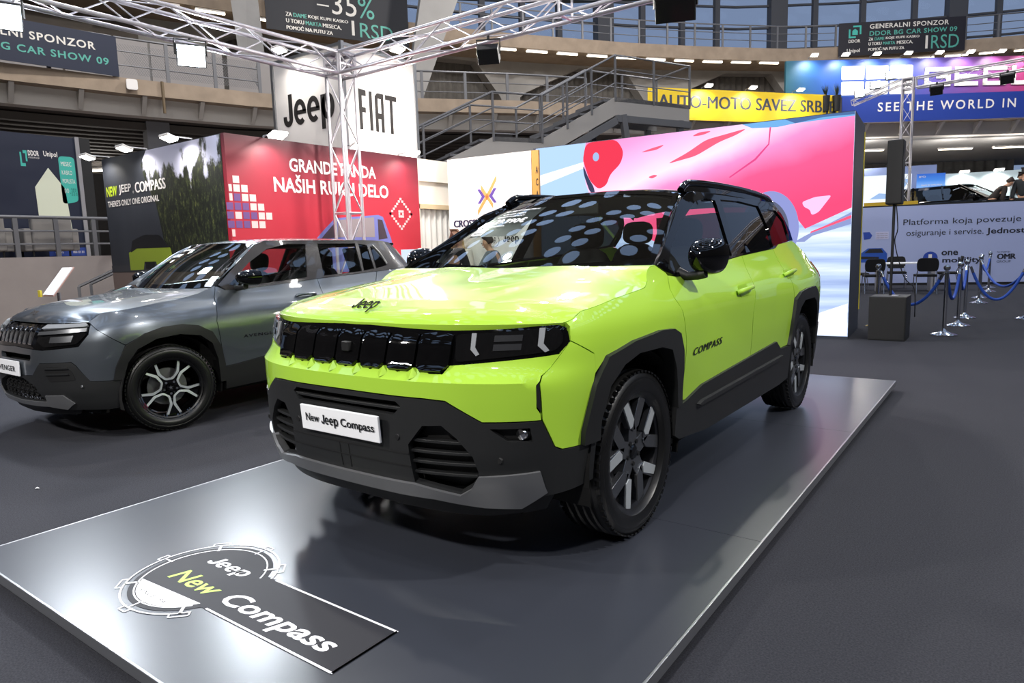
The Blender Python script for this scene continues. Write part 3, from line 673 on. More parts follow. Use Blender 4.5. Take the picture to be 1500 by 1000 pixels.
GREY = Body(plan=[(0, -.80), (.2, -.797), (.38, -.78), (.54, -.735), (.67, -.66), (.765, -.55), (.82, -.42), (.85, -.25), (.865, 0), (.868, .6), (.868, 1.3), (.868, 1.9),
                  (.865, 2.55), (.85, 2.85), (.81, 3.06), (.72, 3.18), (.5, 3.24), (.25, 3.255), (0, 3.26)],
            width=[(.15, .80), (.3, .835), (.45, .85), (.65, .865), (.8, .868), (.9, .855), (.97, .825), (1.02, .79), (1.1, .755), (1.25, .69), (1.40, .62), (1.5, .57)],
            fy=[(.2, .08), (.3, .03), (.4, .0), (.6, 0), (.68, .01), (.78, .03), (.86, .06), (.92, .12), (1.0, .16)],
            ry=[(.2, -.06), (.4, 0), (.8, .0), (1.0, -.03), (1.1, -.10), (1.25, -.22), (1.4, -.33), (1.5, -.40)],
            yf0=-.80, yr0=3.26, bumps=[(0, .62, .78, .26, .022), (2.56, .62, .80, .3, .03)])
# ---------------------------------------------------------------- materials shared by the cars
LIME = mat('lime_paint', 'A4CF3C', .5, coat=1., spec=.2)
GLOSS = mat('gloss_black', '060607', .3, coat=1., spec=0.)
PLAST = mat('charcoal_plastic', '191a1b', .5, bump=(900, .15))
PLAST2 = mat('black_plastic', '0d0d0e', .55)
SKID = mat('skid_silver', '77787a', .38, metal=.55)
RUBBER = mat('tyre_rubber', '0b0b0b', .38, bump=(300, .1))
DARKWHEEL = mat('dark_wheel', '77797d', .26, metal=.85)
MACHINED = mat('machined_alloy', 'd0d6d9', .35, metal=.55)
CHROME = mat('chrome', 'd8d8da', .08, metal=1.)
DISC = mat('brake_disc', '8a8a8c', .35, metal=.9)
GLASSW = glass('windscreen_glass', (.74, .80, .77), refl=1., ior=1.65)
GLASSS = glass('door_glass', (.62, .68, .66), refl=1., ior=1.55)
GLASSP = glass('privacy_glass', (.03, .032, .034), refl=1., ior=1.6)
LENS = mat('smoked_lens', '0a0a0b', .05, coat=1.)
DRL = mat('light_guide', '85888c', .3)
CABIN = mat('cabin_black', '151516', .7)
SEAT = mat('seat_fabric', '1d1d20', .85)
HEADLINER = mat('headliner', '6d6f69', .9)
WHITE = mat('white_board', 'f2f3f6', .45)
INK = mat('ink_black', '101012', .5)
REDLENS = mat('red_lens', 'a01018', .1, coat=1.)
VOID = mat('dark_void', '030303', .9)
def both(fn):
    for m in (False, True): fn(m)
def tyre_mb(R, r, w_):
    h = w_ / 2
    prof = [(r - .012, -h * .78), (r + .01, -h * .93), (r + (R - r) * .45, -h * 1.03), (R - .03, -h * .97), (R - .012, -h * .86)]
    xs = [-.86, -.52, -.5, -.44, -.42, -.06, -.04, .04, .06, .42, .44, .5, .52, .86]
    top = []
    for i, k in enumerate((-.50, -.17, .17, .50)):
        a = h * k
        top += [(R, a - .012), (R - .009, a - .007), (R - .009, a + .007), (R, a + .012)]
    prof += [(R - .006, -h * .8)] + top + [(R - .006, h * .8), (R - .012, h * .86), (R - .03, h * .97), (R - .036, h * .985), (R - .04, h * .97),
             (r + (R - r) * .45, h * 1.03), (r + .014, h * .95), (r + .010, h * .90), (r - .012, h * .78)]
    mb = MB(); mb.lathe(prof, axis='X', n=72); mb.f = [f for f in mb.f if len(f) == 4]
    # shoulder tread blocks
    for s in (-1, 1):
        for i in range(64):
            a = 2 * PI * i / 64; d = Vector((0, math.cos(a), math.sin(a))); t = Vector((0, -math.sin(a), math.cos(a)))
            mb.box(Vector((s * h * .80, 0, 0)) + d * (R - .0085), (1, 1, 1), M=Matrix((Vector((.030, 0, 0)), t * .022, d * .0075)).transposed())
    return mb
def hub_parts(parent, r):
    """barrel of a rim, as seen through the spokes"""
    mb = MB(); mb.lathe([(r, -.095), (r - .022, -.09), (r - .03, .0), (r - .022, .075), (r - .004, .088), (r + .004, .094), (r + .004, .088), (r + .002, -.095)], axis='X', n=64, closed=True)
    return mb
def fr_wheel(): return (Vector((0, 0, 0)), Vector((0, 1, 0)), Vector((0, 0, 1)), Vector((1, 0, 0)))
def polar(r, a): return (r * math.cos(a), r * math.sin(a))
def wheel_split(name, parent, R, r, w_, loc, rz=0, spin=.3):
    """dark five split-spoke wheel: rim is the part, tyre and the rest its sub-parts"""
    barrel = hub_parts(parent, r); mb = MB(); mb.lathe([(r - .006, .080), (r + .003, .0945), (r + .005, .090), (r - .002, .074)], axis='X', n=64, closed=True); fr = fr_wheel()
    hl = MB()
    mb.lathe([(0, .068), (.045, .068), (.062, .060), (.07, .03), (.07, -.02), (0, -.02)], axis='X', n=40)
    for k in range(5):
        a = spin + 2 * PI * k / 5; c, s_ = math.cos(a), math.sin(a)
        rot = lambda p: (p[0] * c - p[1] * s_, p[0] * s_ + p[1] * c)
        stem = [rot(p) for p in [(.03, -.040), (.125, -.036), (.145, 0), (.125, .036), (.03, .040)]]
        mb.prism(stem, fr, .045, .030)
        for sg in (-1, 1):
            br = [rot((x, sg * y)) for x, y in [(.095, -.012), (.112, .042), (r - .014, .128), (r - .002, .095), (r - .002, .062), (.145, -.002)]]
            mb.prism(br, fr, .030, .052)
            if sg > 0: hl.prism([rot((x, sg * y)) for x, y in [(.112, .041), (.118, .020), (.148, .006), (r - .012, .075), (r - .020, .118)]], fr, .003, .0815)
    rim = mb.build('wheel', DARKWHEEL, parent, smooth=35, loc=loc, bevel=.003); rim.rotation_euler = (0, 0, rz)
    barrel.build('rim_barrel', mat('barrel_grey', '3c3d41', .3, metal=.8), rim, smooth=40)
    hl.build('spoke_face', MACHINED, rim, 'bright machined spoke face')
    tyre_mb(R, r, w_).build('tyre', RUBBER, rim, smooth=40, label='black rubber tyre')
    d = MB(); d.lathe([(.055, -.03), (.165, -.03), (.165, -.05), (.055, -.05)], axis='X', n=40, closed=True); d.build('brake_disc', DISC, rim, smooth=30)
    n = MB()
    for k in range(5):
        y, z = polar(.052, spin + .6 + 2 * PI * k / 5); n.cyl((.055, y, z), (.080, y, z), .011, 6)
    n.build('wheel_nut', PLAST2, rim)
    cp = MB(); cp.lathe([(0, .084), (.028, .083), (.033, .076), (.033, .06)], axis='X', n=24); cp.build('centre_cap', GLOSS, rim, smooth=30)
    return rim
def seat_mb(x, y, z, w_=.5):
    mb = MB()
    def pad(c, d, tilt, ex=3.2):
        R = Matrix.Rotation(tilt, 3, 'X'); n1, n2 = 14, 10; vs = []
        for j in range(n2 + 1):
            for i in range(n1):
                a, b = 2 * PI * i / n1, PI * (j / n2 - .5)
                f = lambda t: math.copysign(abs(t) ** (2 / ex), t)
                p = Vector((f(math.cos(b)) * f(math.cos(a)) * d[0] / 2, f(math.cos(b)) * f(math.sin(a)) * d[1] / 2, f(math.sin(b)) * d[2] / 2))
                vs.append(R @ p + Vector(c))
        mb.add(vs, [(j * n1 + i, j * n1 + (i + 1) % n1, (j + 1) * n1 + (i + 1) % n1, (j + 1) * n1 + i) for j in range(n2) for i in range(n1)])
    pad((x, y, z + .08), (w_, .52, .16), .06); pad((x, y + .34, z + .42), (w_ * .96, .15, .66), -.22); pad((x, y + .44, z + .83), (.27, .10, .19), -.15)
    mb.cyl((x - .06, y + .42, z + .68), (x - .06, y + .44, z + .8), .008, 8); mb.cyl((x + .06, y + .42, z + .68), (x + .06, y + .44, z + .8), .008, 8)
    return mb
def steering_mb(x, y, z, r=.18):
    mb = MB(); M_ = Matrix.Rotation(math.radians(65), 3, 'X'); c = Vector((x, y, z))
    mb.tube([c + M_ @ Vector((r * math.cos(t), r * math.sin(t), 0)) for t in [2 * PI * i / 28 for i in range(28)]], .017, 8, closed=True)
    for a in (.1, PI - .1, -PI / 2): mb.bar(c, c + M_ @ Vector((r * math.cos(a), r * math.sin(a), 0)), .04, .02)
    mb.lathe([(0, .03), (.06, .025), (.065, -.02), (0, -.02)], c=c, axis='Y', n=20); return mb
def mirror_shape(c, d, sgn=1):
    """door mirror shell: round-nosed, cut flat behind"""
    mb = MB(); n1, n2 = 28, 18; vs = []
    for j in range(n2 + 1):
        t = j / n2; k = math.sqrt(max(0, 1 - (1 - t) ** 2.4)) * (1 - .06 * t * t)
        for i in range(n1):
            a = 2 * PI * i / n1
            ca, sa = math.copysign(abs(math.cos(a)) ** .8, math.cos(a)), math.copysign(abs(math.sin(a)) ** .8, math.sin(a))
            px = ca * k * d[0] / 2 * (1 - .12 * (sa < 0) * abs(sa)); pz = sa * k * d[2] / 2
            vs.append((c[0] + sgn * (px + .02 * t), c[1] - d[1] / 2 + d[1] * t, c[2] + pz))
    fs = [(j * n1 + i, j * n1 + (i + 1) % n1, (j + 1) * n1 + (i + 1) % n1, (j + 1) * n1 + i) for j in range(n2) for i in range(n1)]
    fs.append(tuple(reversed([n2 * n1 + i for i in range(n1)])))
    mb.add(vs, fs, flip=sgn > 0); return mb
# ---------------------------------------------------------------- the lime green SUV
def make_green_suv(loc):
    car = empty('sport_utility_vehicle', loc, 0, 'lime green sport utility vehicle with black roof parked on the grey display platform', 'car', 'display cars')
    B = SUV; at = B.at
    RG = lambda d, m, *k, **kw: panel(*k, mirror=m, **kw)
    def pts(*a):   # mixed outline: ('x', value, z) on the nose, ('y', value, z) on the flank
        return [((1 if v >= 0 else -1) * B.sx(abs(v), z) if k == 'x' else B.sy(v, z), z) for k, v, z in a]
    def sym(right):  # closed outline symmetric about the middle, from its right half
        return right + [(-s, z) for s, z in reversed(right) if abs(s) > 1e-6]
    X = lambda *p: pts(*[('x',) + q for q in p]); Y = lambda *p: pts(*[('y',) + q for q in p])
    # front: band of grille and lamps
    band = sym(X((0, .985), (.48, .972), (.684, .978), (.83, .990)) + X((.86, .975)) + Y((-.515, .922)) + X((.853, .882), (.506, .842), (.49, .81), (0, .81)))
    panel('grille', at, band, GLOSS, car, off=-.006, thick=.03, step=.03)
    sw = .1457
    for i in range(7):
        a = -.51 + sw * i; g = .0055
        sl = X((a + g, .955), (a + sw / 2, .965), (a + sw - g, .955), (a + sw - g, .842), (a + sw - .028, .815), (a + .028, .815), (a + g, .842))
        panel('grille_slot', lambda s, z, o: at(s, z, o - .02 * sstep(.925, .968, z)), sl, GLOSS, car, off=.014, thick=.03, step=.03)
    cm = MB(); p = at(0, .885, .016); cm.box((p[0], p[1] - .004, p[2] + .005), (.042, .022, .04)); cm.build('camera', PLAST2, car, bevel=.004)
    def lamp_side(m):
        o = X((.515, .955), (.69, .965), (.825, .977), (.85, .965)) + Y((-.54, .925)) + X((.842, .893), (.525, .855))
        L = panel('headlight', at, rounded(o, .02), LENS, car, off=.004, thick=.02, step=.03, mirror=m, label='smoked headlight lens')
        for a in (.575, .79):
            s_ = X((a, .955 + (a - .5) * .06), (a + .017, .955 + (a - .5) * .06), (a + .018, .905 + (a - .5) * .05), (a + .036, .88 + (a - .5) * .05), (a + .025, .874 + (a - .5) * .05), (a + .003, .897 + (a - .5) * .05))
            panel('light_guide', at, s_, DRL, L, off=.008, thick=.006, step=.03, mirror=m, label='pale upright light guide')
        for z0 in (.925, .893):
            s_ = X((.655, z0 + .026), (.745, z0 + .028), (.745, z0 + .006), (.655, z0 + .003))
            panel('projector', at, s_, mat('projector_glass', '3a3b3e', .15, metal=.5), L, off=.007, thick=.005, step=.03, mirror=m)
    both(lamp_side)
    # green bumper beam with the little fins between the slots
    top = []
    for x in (.0, .073, .1457, .2186, .291, .364, .437): top += [(x, .828 if abs((x / sw) % 1 - .5) < .1 else .812)]
    up = X(*[(x, z) for x, z in top], (.49, .812), (.506, .842), (.853, .879)) + Y((-.535, .905))
    low = X((.818, .806), (.82, .79), (.812, .775), (.81, .69), (.819, .668), (.82, .645), (.645, .643), (.515, .719), (.427, .724), (0, .727))
    panel('bumper', at, sym(up + low), LIME, car, off=0, thick=.03, step=.026, rows=(.7845, .724))
    for k in range(-3, 3):
        fins = MB()
        x = sw * (k + .5); a, b, c, d = (at(s, z, o) for s, z, o in [(X((abs(x), .83))[0][0], .83, .0), (X((abs(x) + .028, .80))[0][0], .805, -.002), (X((abs(x), .79))[0][0], .788, .004), (X((max(.001, abs(x) - .028), .80))[0][0], .805, -.002)])
        s_ = 1 if x > 0 else -1; top_ = (a[0], a[1] - .018, a[2] + .002)
        fins.add([(s_ * q[0], q[1], q[2]) for q in (a, b, c, d, top_)], [(0, 1, 4), (1, 2, 4), (2, 3, 4), (3, 0, 4)], flip=s_ < 0)
        fins.build('bumper_fin', LIME, car)
    # black lower fascia
    fr_ = X((0, .722), (.427, .719), (.515, .714), (.645, .638), (.821, .64)) + X((.843, .537), (.856, .519)) + Y((-.47, .516), (-.375, .516), (-.385, .36), (-.5, .352)) + X((.80, .345), (.731, .305), (.62, .31), (.44, .331), (0, .331))
    slot = sym(X((0, .703), (.30, .703), (.325, .685), (.288, .65), (0, .654)))
    inR = X((.352, .54), (.417, .617), (.497, .624), (.553, .578), (.608, .51), (.622, .452), (.62, .432), (.588, .388), (.542, .358), (.362, .388))
    inL = [(-s, z) for s, z in reversed(inR)]
    fogR = X((.668, .618), (.79, .618), (.795, .566), (.724, .57)); fogL = [(-s, z) for s, z in reversed(fogR)]
    panel('bumper_fascia', at, sym(fr_), PLAST, car, off=.004, thick=.03, step=.03, holes=(slot, inR, inL, fogR, fogL), rows=(.672, .72), label='dark grey plastic front fascia')
    panel('backing', at, sym(X((0, .73), (.75, .73), (.78, .36), (0, .30))), VOID, car, off=-.07, thick=.01, step=.06)
    def bars(name, rows_, x0f, x1f, off=-.015, h=.012, d=.03, m_=None, sgn=(1,)):
        for z in rows_:
            for s_ in sgn:
                x0, x1 = x0f(z), x1f(z); mb = MB(); n = 14
                P = [at(s_ * B.sx(abs(x0 + (x1 - x0) * i / n), z) * (1 if x0 + (x1 - x0) * i / n >= 0 else -1), z, off) for i in range(n + 1)]
                vs = []
                for q in P: vs += [(q[0], q[1], q[2] + h / 2), (q[0], q[1], q[2] - h / 2), (q[0], q[1] + d, q[2] - h / 2), (q[0], q[1] + d, q[2] + h / 2)]
                fs = [(4 * i + k, 4 * i + (k + 1) % 4, 4 * i + 4 + (k + 1) % 4, 4 * i + 4 + k) for i in range(n) for k in range(4)] + [(3, 2, 1, 0), tuple(4 * n + k for k in range(4))]
                mb.add(vs, fs, flip=s_ > 0); mb.build(name, m_ or PLAST, car, bevel=.002)
    bars('grille_bar', (.674,), lambda z: -.32, lambda z: .32, off=-.004)
    il = lambda z: lerp_tab([(.38, .362), (.54, .352), (.617, .417)], z); ir = lambda z: lerp_tab([(.36, .55), (.40, .60), (.44, .62), (.51, .605), (.58, .55)], z)
    bars('intake_bar', (.555, .513, .470, .427), il, ir, off=-.012, sgn=(1, -1))
    panel('intake_back', at, inR, PLAST2, car, off=-.05, thick=.005, step=.06); panel('intake_back', at, inL, PLAST2, car, off=-.05, thick=.005, step=.06)
    # panel joints of the fascia's middle
    for a, b in (((-.27, .503), (.352, .492)), ((-.27, .452), (.355, .44))):
        panel('fascia_rib', at, X((b[0], a[1] + .003), (b[0], a[1] - .003), (-b[0], a[1] - .003), (-b[0], a[1] + .003)), PLAST2, car, off=.006, thick=.004, step=.05)
    for x in (-.027, .027): panel('fascia_rib', at, X((x - .002, .505), (x + .002, .505), (x + .002, .40), (x - .002, .40)), PLAST2, car, off=.006, thick=.004, step=.05)
    # skid plate and lip
    lipc = lambda s, z, o=0: (lambda p: (p[0], p[1] - max(0, .387 - z) * .55, p[2]))(at(s, z, o))
    sk = X((0, .386), (.36, .386), (.542, .356), (.59, .387), (.622, .436), (.68, .440), (.805, .452), (.812, .366), (.735, .306), (.62, .309), (.44, .330), (0, .331))
    panel('skid_plate', at, sym(sk), SKID, car, off=.016, thick=.03, step=.03, label='satin silver skid plate')
    und = sym(X((0, .336), (.44, .334), (.62, .312), (.735, .308), (.80, .35), (.83, .33), (.80, .27), (.6, .24), (0, .25)))
    panel('undertray', at, und, PLAST2, car, off=-.02, thick=.02, step=.05)
    def fog(m):
        panel('fog_recess', at, fogR, PLAST2, car, off=-.03, thick=.005, step=.04, mirror=m)
        s_ = B.sx(.768, .593); p = at(s_, .593, -.012); mb = MB(); sg = -1 if m else 1
        mb.lathe([(0, -.015), (.02, -.01), (.024, 0), (.024, .02), (0, .02)], c=(sg * p[0], p[1], p[2]), axis='Y', n=20); mb.build('fog_lamp', CHROME, car, smooth=30)
        for q in ((.696, .498), (.302, .563)):
            s2 = B.sx(*q); p = at(s2, q[1], .004); mb = MB(); mb.lathe([(0, -.003), (.011, -.003), (.013, .0), (.013, .006), (0, .006)], c=(sg * p[0], p[1], p[2]), axis='Y', n=16); mb.build('parking_sensor', PLAST2, car, smooth=30)
        # green corner below the lamp and the wrap to the arch
        cor = Y((-.516, .921)) + X((.863, .893), (.857, .879), (.822, .806), (.824, .645), (.846, .537), (.858, .523)) + Y((-.47, .519), (-.47, .56), (-.425, .72), (-.408, .79), (-.412, .862))
        panel('bumper_corner', at, cor, LIME, car, off=0, thick=.03, step=.026, mirror=m, rows=(.80,))
        vent = X((.8205, .785), (.812, .77), (.812, .695), (.8205, .675)); panel('air_curtain', at, vent, VOID, car, off=.001, thick=.003, step=.03, mirror=m)
        # flanks
        fen = Y((-.515, .925), (-.505, .975)) + X((.852, .990)) + Y((-.487, .997), (-.43, 1.024), (-.19, 1.055), (.12, 1.08), (.18, 1.103), (.214, 1.139), (.27, 1.165), (.34, 1.172), (.42, 1.135), (.43, 1.12), (.362, 1.06), (.352, 1.02), (.40, .95), (.446, .80), (.446, .55), (.44, .50), (.405, .50), (.385, .66), (.36, .78), (.312, .862), (.237, .889), (.097, .897), (-.154, .882), (-.341, .848), (-.408, .79), (-.412, .867))
        panel('fender', at, fen, LIME, car, off=0, thick=.03, step=.03, mirror=m)
        fd = Y((.452, .515), (.452, .80), (.406, .95), (.358, 1.022), (.368, 1.06), (.436, 1.12), (.52, 1.111), (.89, 1.114), (1.13, 1.155), (1.635, 1.188), (1.585, 1.03), (1.512, .84), (1.508, .585), (.69, .552), (.49, .512))
        F_ = panel('door', at, fd, LIME, car, off=0, thick=.03, step=.035, mirror=m, label='lime front door')
        rd = Y((1.514, .585), (1.518, .84), (1.591, 1.03), (1.641, 1.188), (2.365, 1.22), (2.35, 1.14), (2.39, .95), (2.405, .87), (2.385, .72), (2.385, .60), (2.36, .545), (2.154, .545), (2.034, .607))
        R_ = panel('door', at, rd, LIME, car, off=0, thick=.03, step=.035, mirror=m, label='lime rear door')
        qp = Y((2.371, 1.22), (2.356, 1.14), (2.396, .95), (2.411, .872), (2.52, .908), (2.70, .922), (2.93, .925), (3.05, .87), (3.15, .75), (3.22, .60), (3.3, .56), (3.48, .60), (3.5, .95), (3.44, 1.02), (3.36, 1.14), (3.2, 1.2), (2.985, 1.271), (2.93, 1.273), (2.55, 1.25), (2.44, 1.225))
        panel('quarter_panel', at, qp, LIME, car, off=0, thick=.03, step=.035, mirror=m)
        for P_, y, z in ((F_, 1.36, .992), (R_, 2.40, 1.044)):
            mb = MB(); pth = [at(B.sy(y + t, z + t * .06), z + t * .06, o) for t, o in ((-.13, .004), (-.10, .026), (.0, .034), (.09, .030), (.13, .006))]
            mb.tube(catmull(pth, 5), .014, 8); mb.v = [((-a if m else a), b_, c) for a, b_, c in mb.v]
            if m: mb.f = [tuple(reversed(f)) for f in mb.f]
            mb.build('door_handle', LIME, P_, smooth=50)
            s_ = Y((y - .08, z + .03), (y + .09, z + .035), (y + .08, z - .03), (y - .08, z - .035)); panel('handle_recess_shade', at, rounded(s_, .02), mat('lime_shade', '86ad17', .35), P_, off=.0015, thick=.002, step=.03, mirror=m)  # flat patch in darker lime, shade of the handle cup put into the colour
        # plastic arches, sill
        ao = [(-.47, .519), (-.47, .57), (-.425, .745), (-.345, .846), (-.154, .884), (.097, .899), (.237, .891), (.315, .862), (.365, .78), (.39, .66), (.41, .50), (.36, .50)]
        ai = [(.335, .60), (.29, .70), (.215, .80), (.10, .826), (-.12, .83), (-.235, .80), (-.33, .73), (-.372, .60), (-.372, .519)]
        panel('wheel_arch', at, Y(*(ao + ai)), PLAST, car, off=.022, thick=.10, step=.03, mirror=m, label='dark plastic wheel arch')
        ro = [(2.36, .545), (2.385, .60), (2.385, .72), (2.407, .862), (2.52, .91), (2.70, .924), (2.93, .927), (3.06, .873), (3.155, .755), (3.225, .60), (3.26, .45), (3.20, .45)]
        ri = [(3.17, .60), (3.09, .72), (3.0, .81), (2.90, .845), (2.62, .845), (2.53, .80), (2.46, .70), (2.43, .55)]
        panel('wheel_arch', at, Y(*(ro + ri)), PLAST, car, off=.022, thick=.10, step=.03, mirror=m, label='dark plastic wheel arch')
        sill = Y((.40, .50), (.49, .512), (.69, .553), (2.034, .608), (2.154, .546), (2.36, .54), (2.43, .54), (2.41, .30), (2.2, .285), (.8, .295), (.42, .33), (.36, .36), (.36, .50))
        panel('sill', at, sill, PLAST, car, off=.014, thick=.05, step=.035, mirror=m, label='dark plastic sill cladding')
        st = Y((.62, .466), (.67, .478), (2.16, .502), (2.17, .485), (2.14, .478), (.64, .456)); panel('sill_strip', at, st, SKID if False else PLAST, car, off=.034, thick=.03, step=.04, mirror=m)
        rb = Y((3.20, .45), (3.26, .45), (3.232, .60), (3.3, .555), (3.48, .595)) + [(B.rx(.7, z), z) for z in (.60, .30)] + Y((3.3, .30)); panel('rear_bumper', at, rb, PLAST, car, off=.01, thick=.03, step=.05, mirror=m)
        # greenhouse
        gh = Y((.345, 1.172), (.425, 1.137), (.52, 1.113), (.89, 1.116), (1.13, 1.157), (1.55, 1.186), (2.4, 1.222), (2.55, 1.252), (2.93, 1.275), (2.985, 1.273), (3.03, 1.36), (3.0, 1.47), (2.88, 1.57), (1.30, 1.572), (1.14, 1.552), (.97, 1.50), (.62, 1.31))
        w1 = Y((.46, 1.150), (.53, 1.130), (.885, 1.130), (1.13, 1.170), (1.445, 1.192), (1.565, 1.53), (1.41, 1.538), (1.21, 1.510), (.865, 1.383), (.60, 1.25))
        w2 = Y((1.56, 1.198), (2.37, 1.228), (2.45, 1.34), (2.445, 1.525), (2.04, 1.545), (1.67, 1.54))
        w3 = Y((2.475, 1.24), (2.90, 1.285), (2.965, 1.43), (2.86, 1.505), (2.64, 1.51), (2.54, 1.40))
        panel('window_surround', at, gh, GLOSS, car, off=.004, thick=.02, step=.035, holes=(w1, w2, w3), mirror=m)
        panel('window_glass', at, w1, GLASSS, car, off=-.006, thick=.003, step=.05, mirror=m); panel('window_glass', at, w2, GLASSP, car, off=-.006, thick=.003, step=.05, mirror=m); panel('window_glass', at, w3, GLASSP, car, off=-.006, thick=.003, step=.05, mirror=m)
        # wheel wells
        for yc in (0, 2.795):
            mb = MB(); sg = -1 if m else 1; n = 20
            arc = [(yc + .44 * math.cos(t), .37 + .45 * math.sin(t)) for t in [PI * (-.08 + 1.16 * i / n) for i in range(n + 1)]]
            mb.add([(sg * .58, a, b) for a, b in arc] + [(sg * .90, a, b) for a, b in arc], [(i, i + 1, n + 2 + i, n + 1 + i) for i in range(n)])
            mb.add([(sg * .58, a, b) for a, b in arc] + [(sg * .58, yc, .3)], [(i, i + 1, n + 1) for i in range(n)]); mb.build('wheel_well', VOID, car)
        # mirror
        mc = (sg * .950, .61, 1.205)
        H = mirror_shape((0, 0, 0), (.178, .17, .190), sg).build('mirror_housing', GLOSS, car, smooth=40, loc=mc)
        mb = MB(); mb.box((0, .088, 0), (.13, .004, .14)); mb.build('mirror_glass', CHROME, H)
        mb = MB(); mb.tube([(sg * .83, .60, 1.125), (sg * .88, .60, 1.110), (sg * .93, .60, 1.113), (sg * .97, .60, 1.125)], [.03, .022, .022, .025], 10); mb.build('mirror_arm', PLAST2, car, smooth=50)
    both(fog)
    bd = MB(); lettering(bd, 'COMPASS', None, .545, .722, .42, .036, .004, bold=.03, shear=.25, space=1.15, surf=lambda y, z, n: at(B.sy(y, z + (y - .54) * .02), z + (y - .54) * .02, n)); bd.build('badge', INK, car, 'black lettering badge on the front door')
    # bonnet
    xe = lambda y: B.P(B.sy(y, hz(y)), hz(y))[0]
    hz = lambda y: lerp_tab([(-.52, .990), (-.487, .998), (-.43, 1.026), (-.19, 1.057), (.12, 1.082), (.18, 1.106), (.214, 1.142), (.27, 1.168), (.34, 1.174)], y)
    XE = [(y / 100, xe(y / 100)) for y in range(-52, 36, 2)]
    hc = [(0, .982), (.012, 1.004), (.04, 1.026), (.09, 1.043), (.2, 1.066), (.5, 1.105), (.8, 1.142), (1.06, 1.172), (1.3, 1.178)]
    def hood(u, v, off=0):
        un = max(-1, min(1, u)); a = abs(un)
        yf = lerp_tab(HF, a); yb = .26 + .08 * un * un; y = yf + (yb - yf) * v
        xs_ = lerp_tab(XE, y) if y > -.52 else .847 - (-.52 - y) * .02
        xs_ = .847 + (xs_ - .847) * a; d = y - yf; ze = lerp_tab([(-.82, .986), (-.52, .990), (-.487, .998), (-.43, 1.026), (-.19, 1.057), (.12, 1.082), (.18, 1.106), (.214, 1.142), (.27, 1.168), (.34, 1.174)], y)
        zc = max(ze + .002, lerp_tab(hc, d)); z = ze + (zc - ze) * (1 - a ** 6) ** .8
        z += .014 * sstep(.62, .48, a) * sstep(.08, .5, v) * (1 - .5 * v) - .006 * sstep(.3, .0, a) * sstep(.1, .4, v)
        return (un * xs_, y, z + off)
    HF = [(k / 20, B.P(B.sx(k / 20 * .847, .986), .986)[1]) for k in range(21)]
    mb = MB(); mb.grid(lambda i, j: hood(-math.sin(PI / 2 * (1 - 2 * i)) if False else (2 * i - 1), j ** 1.6), 72, 50)
    k = len(mb.v); nu = 73
    ring = list(range(nu)) + [j * nu + nu - 1 for j in range(1, 51)] + [50 * nu + i for i in range(nu - 2, -1, -1)] + [j * nu for j in range(49, 0, -1)]
    mb.v += [(mb.v[i][0] * .985, mb.v[i][1] + .004, mb.v[i][2] - .025) for i in ring]
    mb.f += [(ring[(i + 1) % len(ring)], ring[i], k + i, k + (i + 1) % len(ring)) for i in range(len(ring))]
    mb.build('bonnet', LIME, car, smooth=40)
    bd = MB(); brand_word(bd, None, -.08, 0, .16, .056, .006, shear=.3, surf=lambda x, v, n: hood(x / .847, (.030 + v * 1.1) / 1.06, n + v * .45)); 
    bb = bd.build('bonnet_badge', CHROME, car, 'chrome lettering badge on the bonnet nose'); sol = bb.modifiers.new('thick', 'SOLIDIFY'); sol.thickness = .006; sol.offset = 0
    # glass, roof
    zt = [(1.0, 1.592), (1.1, 1.602), (1.3, 1.618), (1.7, 1.630), (2.3, 1.624), (2.9, 1.603), (3.3, 1.575)]
    xw = [(1.0, .64), (1.3, .648), (2.6, .648), (3.0, .63), (3.3, .59)]
    def roof(u, v, off=0):
        y = 1.06 + .10 * u * u; y = y + (3.26 - .16 * u * u - y) * v; z1 = lerp_tab(zt, y); z0 = z1 - .05
        fr2 = sstep(.0, .06, v)
        return (u * (lerp_tab(xw, y) * fr2 + .605 * (1 - fr2)), y, z0 + (z1 - z0) * (1 - abs(u) ** 3) - (1 - fr2) * .004 + off)
    def screen(u, v, off=0):
        a = roof(u, 0); b = (u * .765, .27 + .20 * u * u, 1.12 + .035 * u * u)
        p = [b[i] + (a[i] - b[i]) * v for i in range(3)]; k = .035 * math.sin(PI * v)
        return (p[0], p[1] - k * .5 - off * .5, p[2] + k * .86 + off * .86)
    mb = MB(); mb.grid(lambda i, j: roof(2 * i - 1, j), 40, 40); mb.build('roof', GLOSS, car, smooth=40)
    ws = MB().grid(lambda i, j: screen(2 * i - 1, j), 30, 20).build('windscreen', GLASSW, car, smooth=40)
    mk = MB()
    mk.grid(lambda i, j: screen(2 * i - 1, .94 + .06 * j, .002), 30, 2); mk.grid(lambda i, j: screen(2 * i - 1, .10 * j, .002), 30, 2)
    for s_ in (-1, 1): mk.grid(lambda i, j: screen(s_ * (1 - .045 * i), j, .002), 2, 20)
    mk.build('windscreen_border', GLOSS, ws, smooth=40)
    # paper with the price, behind the glass on the passenger's side
    st = MB(); st.grid(lambda i, j: screen(-.86 + .62 * i, .42 + .40 * j, -.006), 10, 10); pp = st.build('price_sheet', mat('price_black', '0c0c0e', .35), ws, 'black price sheet with white lettering')
    tx = MB(); F_ = lambda u, v, n: screen(-.86 + .62 * u, .42 + .40 * v, n)
    for s_, u, v, w_, h_ in (('Novi Jeep Compass Hibrid', .20, .86, .74, .075), ('e-Summit 145KS', .24, .74, .5, .06), ('automatski menjač eDCT', .18, .63, .6, .07), ('29.990€', .28, .40, .64, .17), ('od', .12, .44, .1, .05), ('Cena sa popustom', .1, .28, .5, .06)):
        lettering(tx, s_, None, u, v, w_, h_, .003, bold=.015, surf=F_)
